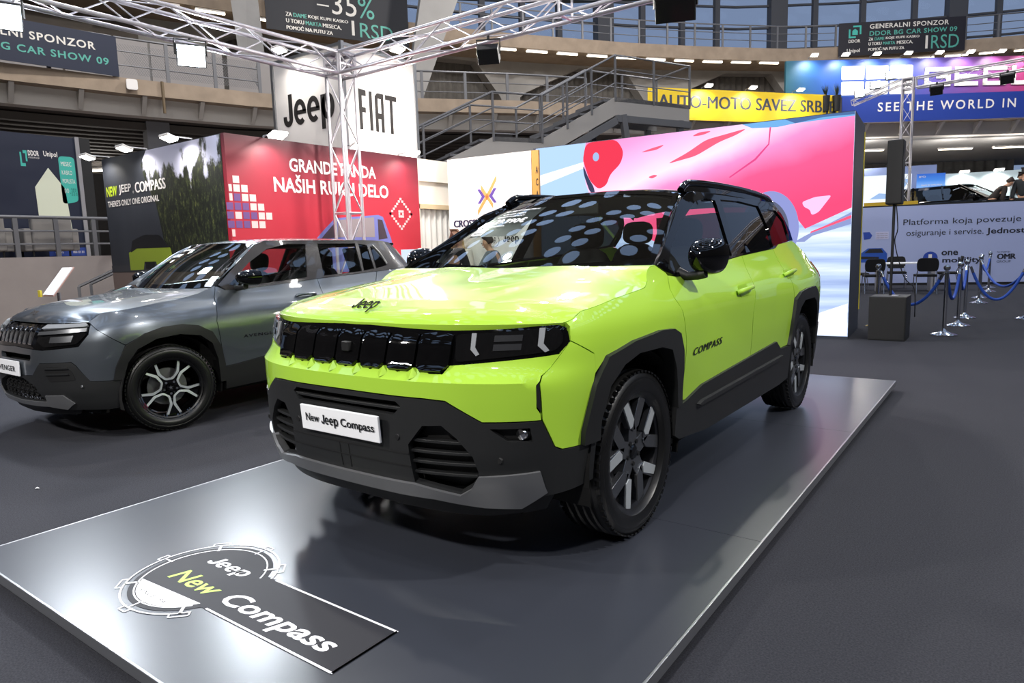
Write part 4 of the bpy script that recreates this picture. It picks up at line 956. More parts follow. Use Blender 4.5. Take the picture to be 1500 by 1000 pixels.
    tx.add([F_(a, b, .003) for a, b in ((.04, .02), (.30, .02), (.30, .05), (.04, .05))], [(0, 1, 2, 3)]); tx.add([F_(a, b, .003) for a, b in ((.04, .22), (.30, .22), (.30, .24), (.04, .24))], [(0, 1, 2, 3)])
    tx.add([F_(a, b, .003) for a, b in ((.04, .02), (.055, .02), (.055, .24), (.04, .24))], [(0, 1, 2, 3)]); tx.add([F_(a, b, .003) for a, b in ((.285, .02), (.30, .02), (.30, .24), (.285, .24))], [(0, 1, 2, 3)])
    lettering(tx, '5G', None, .08, .10, .18, .09, .003, bold=.03, surf=F_)
    tx.build('sheet_lettering', WHITE, ws)
    def pil(m):
        sg = -1 if m else 1; mb = MB()
        fl = [(.345, 1.172), (.62, 1.312), (.97, 1.502), (1.14, 1.554), (1.30, 1.574)]
        def fn(i, j):
            a = Vector(screen(1, j)); t = j * 4; q0 = fl[min(3, int(t))]; q1 = fl[min(4, int(t) + 1)]; f = t - int(t) if t < 4 else 0
            y = q0[0] + (q1[0] - q0[0]) * f; z = q0[1] + (q1[1] - q0[1]) * f; b = Vector(at(B.sy(y, z), z, .006)); p = a.lerp(b, i); nrm = Vector((.35, -.5, .5)); p += nrm * .02 * math.sin(PI * i)
            return (sg * p.x, p.y, p.z)
        mb.grid(fn, 6, 20)
        if m: mb.f = [tuple(reversed(f)) for f in mb.f]
        mb.build('windscreen_pillar', GLOSS, car, smooth=50)
        mb = MB(); q = [(y, lerp_tab(zt, y) - .05) for y in [1.06 + 2.0 * i / 24 for i in range(25)]]
        def side_fill(i, j):
            y = 1.16 + (2.9 - 1.16) * j; a = Vector((lerp_tab(xw, y), y, lerp_tab(zt, y) - .05)); b = Vector(at(B.sy(y, 1.57), 1.57, .004)); p = a.lerp(b, i); return (sg * p.x, p.y, p.z)
        mb.grid(side_fill, 3, 20); mb.build('roof_gutter', GLOSS, car, smooth=50)
        rl = [(.615, 1.15, 1.575), (.613, 1.22, 1.612), (.612, 1.32, 1.626), (.612, 1.7, 1.637), (.612, 2.3, 1.634), (.608, 2.8, 1.614), (.60, 2.98, 1.585), (.595, 3.05, 1.555)]
        mb = MB(); mb.tube(catmull([(sg * a, b, c) for a, b, c in rl], 5), [.021] * 36, 10); fn_ = [(sg * a, b, c) for a, b, c in rl]; mb.grid(lambda i, j: (lambda p, q, f: (p[0] + (q[0] - p[0]) * f + sg * .014 * i, p[1] + (q[1] - p[1]) * f, p[2] + (q[2] - p[2]) * f - .06 * i))(fn_[min(6, int(j * 7))], fn_[min(7, int(j * 7) + 1)], j * 7 - min(6, int(j * 7))), 1, 28); mb.build('roof_rail', GLOSS, car, smooth=60)
    both(pil)
    # tail
    panel('tailgate', B.tail_at, sym(B.tail([(0, 1.10), (.66, 1.10), (.66, .70), (0, .70)])), LIME, car, domain_flip=True, thick=.03, step=.05)
    panel('rear_window', B.tail_at, sym(B.tail([(0, 1.54), (.50, 1.52), (.60, 1.13), (0, 1.11)])), GLASSP, car, domain_flip=True, thick=.01, step=.05)
    panel('tailgate_trim', B.tail_at, sym(B.tail([(0, .70), (.66, .70), (.70, .60), (.7, .30), (0, .30)])), PLAST, car, domain_flip=True, thick=.03, step=.05)
    both(lambda m: panel('tail_light', at, [(B.rx(.66, z), z) for z in (1.10, .95)] + Y((3.50, .95), (3.44, 1.02), (3.38, 1.10)), REDLENS, car, off=.006, thick=.03, step=.04, mirror=m))
    # number plate
    np_ = MB(); np_.box((0, 0, 0), (.474, .012, .108)); PL = np_.build('number_plate', WHITE, car, 'white plate with black lettering', loc=(0, -.893, .589), bevel=.003); PL.rotation_euler = (.07, 0, 0)
    fr = frame((-.237, -.0062, -.054), (1, 0, 0)); tx = MB()
    lettering(tx, 'New', fr, .035, .042, .085, .034, bold=.008, dbl=.05); brand_word(tx, fr, .135, .028, .105, .050); lettering(tx, 'Compass', fr, .255, .032, .195, .045, bold=.008, dbl=.05); tx.build('plate_lettering', INK, PL)
    # cabin
    mb = MB(); mb.span((-.80, .45, .24), (.80, 3.35, .30)); mb.span((-.62, -.5, .20), (.62, 3.4, .30)); mb.build('underbody', VOID, car)
    mb = MB(); mb.grid(lambda i, j: (-.78 + 1.56 * i, .32 + .55 * j, 1.10 - .06 * j ** 3 + .02 * math.sin(PI * i)), 12, 8); mb.grid(lambda i, j: (-.78 + 1.56 * i, .87 + .12 * math.sin(PI * j) , 1.04 - .55 * j), 12, 6); mb.box((0, .86, 1.08), (.26, .02, .15)); mb.build('dashboard', CABIN, car, smooth=40)
    steering_mb(.37, 1.02, 1.0).build('steering_wheel', CABIN, car, smooth=40)
    for x in (.37, -.37): seat_mb(x, 1.35, .52).build('seat', SEAT, car, smooth=50, label='dark front seat')
    for x in (.42, 0, -.42): seat_mb(x, 2.3, .55, .45).build('seat', SEAT, car, smooth=50, label='dark rear seat')
    mb = MB(); mb.grid(lambda i, j: (-.60 + 1.2 * i, 1.2 + 1.9 * j, 1.57 - .05 * abs(2 * i - 1) ** 3), 8, 4); mb.build('headliner', HEADLINER, car)
    for sg in (-1, 1):
        mb = MB(); mb.grid(lambda i, j: (sg * (.80 - .02 * j), .5 + 2.8 * i, .35 + .72 * j), 6, 3); mb.build('door_lining', CABIN, car)
    mb = MB(); mb.box((0, 1.1, 1.50), (.24, .05, .07)); mb.build('interior_mirror', PLAST2, car, bevel=.01)
    for sg in (-1, 1):
        for y in (0, 2.795):
            wheel_split('wheel', car, .367, .258, .225, (sg * .795, y, .367), 0 if sg > 0 else PI, spin=.30 if y == 0 else .5)
    return car
# ---------------------------------------------------------------- the grey compact SUV beside it
GPAINT = mat('grey_metallic_paint', '666c73', .32, metal=.8, coat=1.)
GTRIM = mat('grey_brown_pillar', '2b2828', .25, coat=.5)
def wheel_petal(name, parent, R, r, w_, loc, rz=0, spin=.1):
    """black five-window wheel with bright machined outlines"""
    fr = fr_wheel(); holes = []; mb = hub_parts(parent, r); hl = MB()
    for k in range(5):
        a = spin + 2 * PI * k / 5; c, s_ = math.cos(a), math.sin(a); rot = lambda p: (p[0] * c - p[1] * s_, p[0] * s_ + p[1] * c)
        o = rounded([(.062, -.030), (.062, .030), (.113, .080), (r - .016, .100), (r - .001, 0), (r - .016, -.100), (.113, -.080)], .012, 2)
        i_ = rounded([(.076, -.022), (.076, .022), (.120, .060), (r - .033, .080), (r - .020, 0), (r - .033, -.080), (.120, -.060)], .010, 2)
        holes.append([rot(p) for p in i_]); n = len(o)
        A = [Vector((.058, *rot(p))) for p in o]; B_ = [Vector((.060, *rot(p))) for p in i_]; C_ = [Vector((.030, *rot(p))) for p in i_]
        hl.add(A + B_ + C_, [(j, (j + 1) % n, n + (j + 1) % n, n + j) for j in range(n)] + [(n + j, n + (j + 1) % n, 2 * n + (j + 1) % n, 2 * n + j) for j in range(n)])
    rim = mb.build('wheel', GLOSS, parent, smooth=35, loc=loc); rim.rotation_euler = (0, 0, rz)
    disc = [polar(r - .001, 2 * PI * k / 48) for k in range(48)]
    panel('spoke_plate', lambda y, z, o=0: (.055 + o - .10 * max(0, .09 - math.hypot(y, z)), y, z), disc, GLOSS, rim, off=0, thick=.025, step=.03, holes=holes)
    hl.build('spoke_outline', MACHINED, rim, 'bright machined outlines of the spokes')
    tyre_mb(R, r, w_).build('tyre', RUBBER, rim, smooth=40, label='black rubber tyre')
    d = MB(); d.lathe([(.055, -.03), (.15, -.03), (.15, -.05), (.055, -.05)], axis='X', n=40, closed=True); d.build('brake_disc', DISC, rim, smooth=30)
    n = MB()
    for k in range(5): y, z = polar(.05, spin + .6 + 2 * PI * k / 5); n.cyl((.045, y, z), (.06, y, z), .010, 6)
    n.build('wheel_nut', CHROME, rim)
    cp = MB(); cp.lathe([(0, .066), (.028, .065), (.034, .055), (.034, .04)], axis='X', n=24); cp.build('centre_cap', GLOSS, rim, smooth=30)
    st = MB()
    for k in range(5): st.prism([polar(.018, .3 + k * 2 * PI / 5), polar(.006, .3 + PI / 5 + k * 2 * PI / 5), (0, 0), polar(.006, .3 - PI / 5 + k * 2 * PI / 5)], fr, .002, .066)
    st.build('cap_star', CHROME, rim)
    return rim
def make_grey_suv(loc):
    car = empty('sport_utility_vehicle', loc, 0, 'dark grey metallic compact sport utility vehicle parked on the carpet before the red wall', 'car', 'display cars')
    B = GREY; at = B.at
    X = lambda *p: [((1 if v >= 0 else -1) * B.sx(abs(v), z), z) for v, z in p]; Y = lambda *p: [(B.sy(v, z), z) for v, z in p]
    sym = lambda right: right + [(-s, z) for s, z in reversed(right) if abs(s) > 1e-6]
    # grille with seven chromed slots
    band = sym(X((0, .905), (.36, .905), (.68, .917), (.712, .905)) + X((.730, .872), (.728, .83), (.70, .748), (.43, .722), (0, .735)))
    panel('grille', at, band, GLOSS, car, off=-.008, thick=.03, step=.03)
    for i in range(7):
        x = -.315 + .09 * i; o = X((x + .012, .885), (x + .078, .885), (x + .086, .83), (x + .074, .755), (x + .018, .755), (x + .005, .83)); q = X((x + .020, .877), (x + .070, .877), (x + .077, .83), (x + .066, .763), (x + .026, .763), (x + .014, .83))
        panel('grille_surround', at, rounded(o, .012, 2), CHROME, car, off=.006, thick=.016, step=.03, holes=(rounded(q, .01, 2),))
        panel('grille_mesh', at, q, PLAST2, car, off=-.004, thick=.004, step=.04)
    def lamp_side(m):
        L = panel('headlight', at, rounded(X((.365, .815), (.36, .785), (.45, .742), (.69, .765), (.722, .83), (.715, .845)), .015), LENS, car, off=.004, thick=.02, step=.03, mirror=m, label='dark headlight lens under a grey bar')
        panel('light_guide', at, X((.375, .873), (.40, .898), (.685, .906), (.705, .893), (.70, .882), (.385, .868)), DRL, L, off=.012, thick=.02, step=.03, mirror=m, label='slim daytime light strip')
        panel('lamp_bar', at, X((.372, .85), (.715, .872), (.72, .85), (.365, .825)), mat('lamp_grey', '5f6164', .3, metal=.5), L, off=.014, thick=.02, step=.03, mirror=m)
        panel('projector', at, X((.50, .815), (.66, .825), (.66, .78), (.50, .775)), DARKWHEEL, L, off=.007, thick=.005, step=.03, mirror=m)
    both(lamp_side)
    up = X((0, .732), (.43, .718), (.70, .744), (.733, .83)) + Y((-.535, .865), (-.515, .90)) + Y((-.50, .86), (-.35, .732), (-.415, .57), (-.432, .478), (-.463, .476)) + X((.737, .486), (.69, .61), (.666, .637), (.41, .625), (.31, .531), (.18, .522), (0, .522))
    slot = sym(X((0, .683), (.285, .680), (.292, .66), (.28, .638), (0, .638)))
    panel('bumper', at, sym(up), GPAINT, car, off=0, thick=.03, step=.028, holes=(slot,))
    panel('backing', at, sym(X((0, .72), (.65, .72), (.65, .36), (0, .30))), VOID, car, off=-.07, thick=.01, step=.07)
    lo = X((0, .519), (.18, .519), (.312, .528), (.412, .622), (.664, .634), (.688, .608), (.739, .483)) + Y((-.463, .473), (-.37, .473), (-.385, .26), (-.46, .256)) + X((.65, .27), (.55, .272), (.43, .31), (0, .29))
    intake = sym(X((0, .500), (.17, .497), (.33, .45), (.428, .335), (0, .318)))
    panel('bumper_fascia', at, sym(lo), PLAST, car, off=.004, thick=.03, step=.03, holes=(intake,), label='dark grey plastic front fascia')
    # honeycomb of the intake
    hx = MB()
    for r_ in range(4):
        for c_ in range(-5, 6):
            x = c_ * .085 + (r_ % 2) * .042; z = .345 + r_ * .042; s = math.copysign(B.sx(abs(x), z), x)
            if abs(x) < .36 - r_ * .035:
                P_ = [at(s + .03 * math.cos(t), z + .018 * math.sin(t), -.02) for t in [PI / 6 + 2 * PI * k / 6 for k in range(6)]]
                hx.tube(P_, .005, 5, closed=True)
    hx.build('intake_mesh', PLAST2, car)
    sk = lambda m: panel('skid_plate', at, X((.0, .318), (.43, .335), (.44, .385), (.59, .392), (.638, .326), (.57, .28), (.43, .30), (.0, .285)), SKID, car, off=.014, thick=.03, step=.03, mirror=m, label='silver skid plate')
    both(sk)
    und = sym(X((0, .30), (.57, .285), (.65, .28), (.6, .22), (0, .2))); panel('undertray', at, und, PLAST2, car, off=-.02, thick=.02, step=.05)
    def flank(m):
        sg = -1 if m else 1
        panel('fascia_recess', at, rounded(X((.46, .60), (.60, .603), (.665, .575), (.68, .50), (.5, .49), (.47, .55)), .02), PLAST2, car, off=.006, thick=.003, step=.03, mirror=m)
        for z in (.588, .545): panel('fascia_rib', at, X((.47, z + .006), (.645, z + .010), (.65, z), (.47, z - .006)), PLAST, car, off=.016, thick=.012, step=.03, mirror=m)
        p = at(B.sx(.70, .45), .45, .006); mb = MB(); mb.lathe([(0, -.003), (.010, -.003), (.012, .006), (0, .006)], c=(sg * p[0], p[1], p[2]), axis='Y', n=14); mb.build('parking_sensor', SKID, car, smooth=30)
        fen = Y((-.512, .905)) + X((.682, .919)) + Y((-.50, .93), (-.44, .977), (-.2, 1.005), (.1, 1.04), (.3, 1.075), (.41, 1.112), (.47, 1.13), (.455, 1.09), (.43, 1.04), (.382, .84), (.41, .61), (.435, .48), (.432, .476), (.405, .62), (.327, .76), (.21, .823), (.076, .846), (-.08, .84), (-.214, .805), (-.345, .735), (-.498, .865))
        panel('fender', at, fen, GPAINT, car, off=0, thick=.03, step=.03, mirror=m)
        fd = Y((.441, .455), (.416, .61), (.388, .84), (.436, 1.04), (.475, 1.125), (.55, 1.09), (1.535, 1.135), (1.54, 1.0), (1.48, .75), (1.47, .50), (.90, .50), (.55, .46))
        F_ = panel('door', at, fd, GPAINT, car, off=0, thick=.03, step=.04, mirror=m, label='grey front door')
        rd = Y((1.476, .50), (1.486, .75), (1.546, 1.0), (1.541, 1.135), (2.33, 1.175), (2.2, .95), (2.15, .75), (2.13, .55), (2.05, .50)); R_ = panel('door', at, rd, GPAINT, car, off=0, thick=.03, step=.04, mirror=m, label='grey rear door')
        qp = Y((2.336, 1.175), (2.206, .95), (2.156, .75), (2.22, .80), (2.35, .84), (2.56, .85), (2.75, .83), (2.9, .74), (2.97, .60), (3.03, .55), (3.05, 1.0), (2.95, 1.16), (2.89, 1.215), (2.42, 1.18))
        panel('quarter_panel', at, qp, GPAINT, car, off=0, thick=.03, step=.04, mirror=m)
        for P_, y, z in ((F_, 1.34, .99), (R_, 2.12, 1.02)):
            mb = MB(); mb.tube(catmull([at(B.sy(y + t, z), z, o) for t, o in ((-.11, .004), (-.08, .024), (.0, .03), (.08, .024), (.11, .004))], 5), .013, 8); mb.v = [(sg * a, b_, c) for a, b_, c in mb.v]; mb.build('door_handle', GPAINT, P_, smooth=50)
        ao = [(-.436, .475), (-.418, .572), (-.349, .728), (-.214, .806), (-.08, .842), (.076, .848), (.21, .825), (.327, .763), (.406, .626), (.436, .48), (.44, .33), (.39, .33)]
        ai = [(.372, .53), (.319, .67), (.22, .745), (.048, .775), (-.134, .758), (-.271, .694), (-.34, .60), (-.372, .475)]
        panel('wheel_arch', at, Y(*(ao + ai)), PLAST2, car, off=.016, thick=.09, step=.03, mirror=m, label='black plastic wheel arch')
        ro = [(2.12, .48), (2.155, .65), (2.22, .79), (2.35, .842), (2.56, .852), (2.75, .832), (2.9, .745), (2.98, .60), (3.0, .45), (2.94, .45)]; ri = [(2.92, .55), (2.84, .70), (2.72, .765), (2.56, .785), (2.4, .765), (2.27, .70), (2.20, .55), (2.18, .48)]
        panel('wheel_arch', at, Y(*(ro + ri)), PLAST2, car, off=.016, thick=.09, step=.03, mirror=m, label='black plastic wheel arch')
        sill = Y((.438, .452), (.55, .457), (.90, .497), (2.05, .497), (2.13, .545), (2.18, .52), (2.16, .30), (.44, .26)); panel('sill', at, sill, PLAST2, car, off=.012, thick=.05, step=.04, mirror=m, label='black plastic sill cladding')
        # greenhouse
        gh = Y((.50, 1.135), (.555, 1.09), (.71, 1.085), (1.535, 1.137), (2.42, 1.182), (2.885, 1.218), (2.80, 1.40), (2.70, 1.485), (2.3, 1.512), (1.1, 1.512), (.98, 1.47), (.73, 1.30))
        w1 = Y((.60, 1.13), (.70, 1.108), (1.425, 1.155), (1.545, 1.475), (1.33, 1.477), (1.09, 1.432), (.862, 1.315)); w2 = Y((1.625, 1.162), (2.13, 1.185), (2.175, 1.475), (1.685, 1.477)); w3 = Y((2.157, 1.19), (2.31, 1.205), (2.33, 1.455), (2.22, 1.47))
        panel('window_surround', at, gh, GTRIM, car, off=.004, thick=.02, step=.04, holes=(w1, w2, w3), mirror=m)
        for w_, g in ((w1, GLASSS), (w2, GLASSS), (w3, GLASSP)): panel('window_glass', at, w_, g, car, off=-.006, thick=.003, step=.06, mirror=m)
        q = Y((2.345, 1.21), (2.50, 1.235), (2.47, 1.30), (2.40, 1.40), (2.37, 1.44)); panel('pillar_insert', at, q, GLOSS, car, off=.009, thick=.004, step=.04, mirror=m)
        mb = MB(); mb.tube(catmull([at(B.sy(y, z), z, .010) for y, z in ((2.40, 1.45), (2.47, 1.36), (2.51, 1.25))], 5), .009, 6); mb.v = [(sg * a, b_, c) for a, b_, c in mb.v]; mb.build('pillar_strip', SKID, car, smooth=50)
        for yc in (0, 2.557):
            mb = MB(); n = 20; arc = [(yc + .41 * math.cos(t), .345 + .42 * math.sin(t)) for t in [PI * (-.08 + 1.16 * i / n) for i in range(n + 1)]]
            mb.add([(sg * .54, a, b) for a, b in arc] + [(sg * .84, a, b) for a, b in arc], [(i, i + 1, n + 2 + i, n + 1 + i) for i in range(n)]); mb.add([(sg * .54, a, b) for a, b in arc] + [(sg * .54, yc, .3)], [(i, i + 1, n + 1) for i in range(n)]); mb.build('wheel_well', VOID, car)
        H = mirror_shape((0, 0, 0), (.20, .17, .145), sg).build('mirror_housing', GLOSS, car, smooth=40, loc=(sg * .905, .66, 1.19))
        mb = MB(); mb.box((0, .088, 0), (.15, .004, .11)); mb.build('mirror_glass', CHROME, H)
        mb = MB(); mb.tube([(sg * .75, .66, 1.10), (sg * .82, .66, 1.10), (sg * .90, .66, 1.115)], [.025, .02, .025], 10); mb.build('mirror_arm', PLAST2, car, smooth=50)
    both(flank)
    bd = MB(); lettering(bd, 'AVENGER', None, .62, .675, .34, .026, .004, bold=.015, space=1.2, surf=lambda y, z, n: at(B.sy(y, z), z, n)); bd.build('badge', CHROME, car, 'chrome lettering badge on the front door')
    HE = [(-.82, .905), (-.515, .918), (-.44, .978), (-.2, 1.005), (.1, 1.04), (.3, 1.075), (.41, 1.112), (.5, 1.13)]
    XE = [(y / 100, B.P(B.sy(y / 100, lerp_tab(HE, y / 100)), lerp_tab(HE, y / 100))[0]) for y in range(-50, 46, 2)]
    HF = [(k / 20, B.P(B.sx(k / 20 * .68, .912), .912)[1]) for k in range(21)]
    hc = [(0, .905), (.02, .935), (.06, .962), (.12, .985), (.25, 1.012), (.5, 1.045), (.9, 1.09), (1.15, 1.122), (1.3, 1.13)]
    def hood(u, v, off=0):
        un = max(-1, min(1, u)); a = abs(un); yf = lerp_tab(HF, a); yb = .36 + .06 * un * un; y = yf + (yb - yf) * v
        xs_ = .68 + ((lerp_tab(XE, y) if y > -.5 else .68) - .68) * sstep(0, .1, v); d = y - yf; ze = lerp_tab(HE, y)
        zc = max(ze + .002, lerp_tab(hc, d)); z = ze + (zc - ze) * (1 - a ** 5) ** .8 + .010 * sstep(.7, .5, a) * sstep(.05, .4, v) * (1 - v)
        return (un * xs_, y, z + off)
    mb = MB(); mb.grid(lambda i, j: hood(2 * i - 1, j ** 1.5), 60, 40); mb.build('bonnet', GPAINT, car, smooth=40)
    bd = MB()
    brand_word(bd, None, -.07, .0, .14, .05, .006, shear=.3, surf=lambda x, v, n: hood(x / .68, .04 + v * .9, n + v * .4)); bd.build('bonnet_badge', CHROME, car, 'chrome lettering badge on the bonnet nose')
    zt = [(.9, 1.490), (1.0, 1.515), (1.2, 1.535), (1.6, 1.548), (2.1, 1.54), (2.6, 1.51), (2.95, 1.475)]
    def roof(u, v, off=0):
        y = .93 + .08 * u * u; y = y + (2.95 - .12 * u * u - y) * v; z1 = lerp_tab(zt, y); z0 = z1 - .035; f = sstep(0, .06, v)
        return (u * ((.578 - .06 * sstep(2.2, 2.95, y)) * f + .545 * (1 - f)), y, z0 + (z1 - z0) * (1 - abs(u) ** 3) + off)
    def screen(u, v, off=0):
        a = roof(u, 0); b = (u * .72, .36 + .15 * u * u, 1.095 + .03 * u * u); p = [b[i] + (a[i] - b[i]) * v for i in range(3)]; k = .03 * math.sin(PI * v)
        return (p[0], p[1] - k * .5 - off * .5, p[2] + k * .86 + off * .86)
    MB().grid(lambda i, j: roof(2 * i - 1, j), 30, 30).build('roof', GPAINT, car, smooth=40)
    ws = MB().grid(lambda i, j: screen(2 * i - 1, j), 24, 16).build('windscreen', GLASSW, car, smooth=40)
    mk = MB(); mk.grid(lambda i, j: screen(2 * i - 1, .94 + .06 * j, .002), 24, 2); mk.grid(lambda i, j: screen(2 * i - 1, .09 * j, .002), 24, 2)
    for s_ in (-1, 1): mk.grid(lambda i, j: screen(s_ * (1 - .04 * i), j, .002), 2, 16)
    mk.build('windscreen_border', GLOSS, ws, smooth=40)
    tx = MB(); lettering(tx, 'Jeep Avenger', None, -.84, .80, .5, .08, .003, bold=.02, surf=lambda u, v, n: screen(u, v, n)); lettering(tx, 'od 22.990€', None, -.86, .64, .4, .09, .003, bold=.02, surf=lambda u, v, n: screen(u, v, n)); tx.build('sheet_lettering', WHITE, ws, 'white price lettering on the far side of the windscreen')
    def pil(m):
        sg = -1 if m else 1; fl = [(.42, 1.118), (.73, 1.305), (.98, 1.474), (1.04, 1.494), (1.1, 1.513)]
        def fn(i, j):
            a = Vector(screen(1, j)); t = j * 4; q0 = fl[min(3, int(t))]; q1 = fl[min(4, int(t) + 1)]; f = t - int(t) if t < 4 else 0
            y = q0[0] + (q1[0] - q0[0]) * f; z = q0[1] + (q1[1] - q0[1]) * f; b = Vector(at(B.sy(y, z), z, .006)); p = a.lerp(b, i) + Vector((.35, -.5, .5)) * .02 * math.sin(PI * i); return (sg * p.x, p.y, p.z)
        mb = MB(); mb.grid(fn, 6, 20); mb.build('windscreen_pillar', GPAINT, car, smooth=50)
        def fill(i, j):
            y = 1.0 + (2.75 - 1.0) * j; r_ = roof(1, max(0, min(1, (y - 1.01) / 1.82))); a = Vector((r_[0], y, lerp_tab(zt, y) - .035)); z = min(1.512, a.z); b = Vector(at(B.sy(y, z), z, .004)); p = a.lerp(b, i); return (sg * p.x, p.y, p.z)
        mb = MB(); mb.grid(fill, 3, 20); mb.build('roof_gutter', GPAINT, car, smooth=50)
    both(pil)
    mb = MB(); mb.box((0, 2.82, 1.468), (.84, .16, .03)); mb.build('spoiler', GLOSS, car, bevel=.01)
    tg = lambda n, pts_, m_: panel(n, B.tail_at, sym(B.tail(pts_)), m_, car, domain_flip=True, thick=.03, step=.06)
    tg('tailgate', [(0, 1.08), (.6, 1.08), (.6, .55), (0, .55)], GPAINT); tg('rear_window', [(0, 1.45), (.42, 1.44), (.55, 1.12), (0, 1.09)], GLASSP); tg('tailgate_trim', [(0, .55), (.6, .55), (.62, .26), (0, .26)], PLAST)
    both(lambda m: panel('tail_light', at, [(B.rx(.58, z), z) for z in (1.04, .90)] + Y((3.06, .90), (2.99, 1.04)), REDLENS, car, off=.004, thick=.03, step=.05, mirror=m))
    np_ = MB(); np_.box((0, 0, 0), (.50, .012, .115)); PL = np_.build('number_plate', WHITE, car, 'white plate with black lettering', loc=(-.10, -.818, .570), bevel=.003)
    tx = MB(); fr = frame((-.25, -.0062, -.0575), (1, 0, 0)); lettering(tx, 'AVENGER', fr, .06, .032, .38, .042, bold=.012, space=1.1); tx.build('plate_lettering', INK, PL)
    mb = MB(); mb.span((-.72, .42, .22), (.72, 2.95, .28)); mb.span((-.56, -.45, .19), (.56, 3.0, .28)); mb.build('underbody', VOID, car)
    mb = MB(); mb.grid(lambda i, j: (-.70 + 1.4 * i, .42 + .42 * j, 1.06 - .05 * j ** 3), 10, 6); mb.grid(lambda i, j: (-.70 + 1.4 * i, .84 + .1 * math.sin(PI * j), 1.01 - .5 * j), 10, 5); mb.build('dashboard', CABIN, car, smooth=40)
    steering_mb(.33, .95, .98).build('steering_wheel', CABIN, car, smooth=40)
    for x in (.34, -.34): seat_mb(x, 1.2, .48).build('seat', SEAT, car, smooth=50, label='dark front seat')
    for x in (.36, -.36): seat_mb(x, 2.05, .50, .45).build('seat', SEAT, car, smooth=50, label='dark rear seat')
    MB().grid(lambda i, j: (-.52 + 1.04 * i, 1.05 + 1.7 * j, 1.49 - .04 * abs(2 * i - 1) ** 3), 6, 3).build('headliner', HEADLINER, car)
    for sg in (-1, 1): MB().grid(lambda i, j: (sg * (.76 - .03 * j), .5 + 2.3 * i, .33 + .72 * j), 5, 3).build('door_lining', CABIN, car)
    for sg in (-1, 1):
        for y in (0, 2.557): wheel_petal('wheel', car, .345, .243, .215, (sg * .735, y, .345), ((-.20 if y == 0 else 0) + (0 if sg > 0 else PI)), spin=1.62)
    return car
# ---------------------------------------------------------------- the two cars
make_green_suv((0, 0, .0905))
make_grey_suv((-4.03, .09, 0))
# ---------------------------------------------------------------- printed graphic on the platform
def decal():
    t = empty('floor_graphic', (-.385, -1.31, .0902), label='dark printed floor graphic with white and lime lettering on the platform', cat='graphic')
    L = Vector(t.location); f = (Vector((0, 0, 0)), Vector((1, 0, 0)), Vector((0, 1, 0)), Vector((0, 0, 1))); S = lambda p: [(a + .385, b + 1.31) for a, b in p]
    ink = mat('decal_grey', '2c2c31', .6, spec=.25); R = .268
    circ = [polar(R, 2 * PI * k / 64) for k in range(64)]
    shapes(t, f, [circ], ink, 'disc', 0, .0006); shapes(t, f, [S([(-.17, -1.448), (.570, -1.448), (.570, -1.168), (-.17, -1.168)])], ink, 'plate', .0002, .0006)
    mb = MB()
    def stroke(pts, w_=.008, n=.0018):
        for (a, b), (c, d) in zip(pts, pts[1:]):
            l = math.hypot(c - a, d - b) or 1; nx, ny = -(d - b) / l * w_ / 2, (c - a) / l * w_ / 2
            mb.add([(a + nx, b + ny, n), (c + nx, d + ny, n), (c - nx, d - ny, n), (a - nx, b - ny, n)], [(3, 2, 1, 0)])
    a0, a1 = math.radians(28), math.radians(322)
    for r_, w_ in ((.292, .007), (.245, .006)): stroke([polar(r_, a0 + (a1 - a0) * k / 70) for k in range(71)], w_)
    stroke(S([(-.13, -1.445), (.57, -1.445), (.57, -1.171), (-.10, -1.171)]), .009); stroke(S([(.57, -1.449), (.57, -1.167)]), .009)
    for dg in (45, 90, 135, 180, 225, 270, 315):
        a = math.radians(dg); c, s_ = math.cos(a), math.sin(a); q = lambda r_, w_: (c * r_ - s_ * w_, s_ * r_ + c * w_); big = .035 if dg % 90 else .022
        stroke([q(.285, -big), q(.315, -big), q(.315, big), q(.285, big)], .006); stroke([q(.235, 0), q(.295, 0)], .012 if dg % 90 else .007)
    mb.build('outline', WHITE, t)
    shapes(t, f, [[(x, y) for x, y in [polar(.238, math.radians(218 + k * 110 / 16)) for k in range(17)]]], WHITE, 'segment', .001, .0003)
    tx = MB(); lettering(tx, 'SINCE 1941', f, -.105, -.205, .20, .018, .0016, shear=.2); tx.build('small_lettering', ink, t)
    tx = MB(); brand_word(tx, f, -.115, .060, .275, .080, .0016, shear=.2); lettering(tx, 'Compass', f, .245, -.108, .61, .112, .0016, bold=.022, shear=.25); tx.build('lettering', WHITE, t)
    tx = MB(); lettering(tx, 'New', f, -.12, -.084, .30, .085, .0016, bold=.012, shear=.25); tx.build('lime_lettering', mat('lime_print', 'b7e04a', .5), t)
decal()
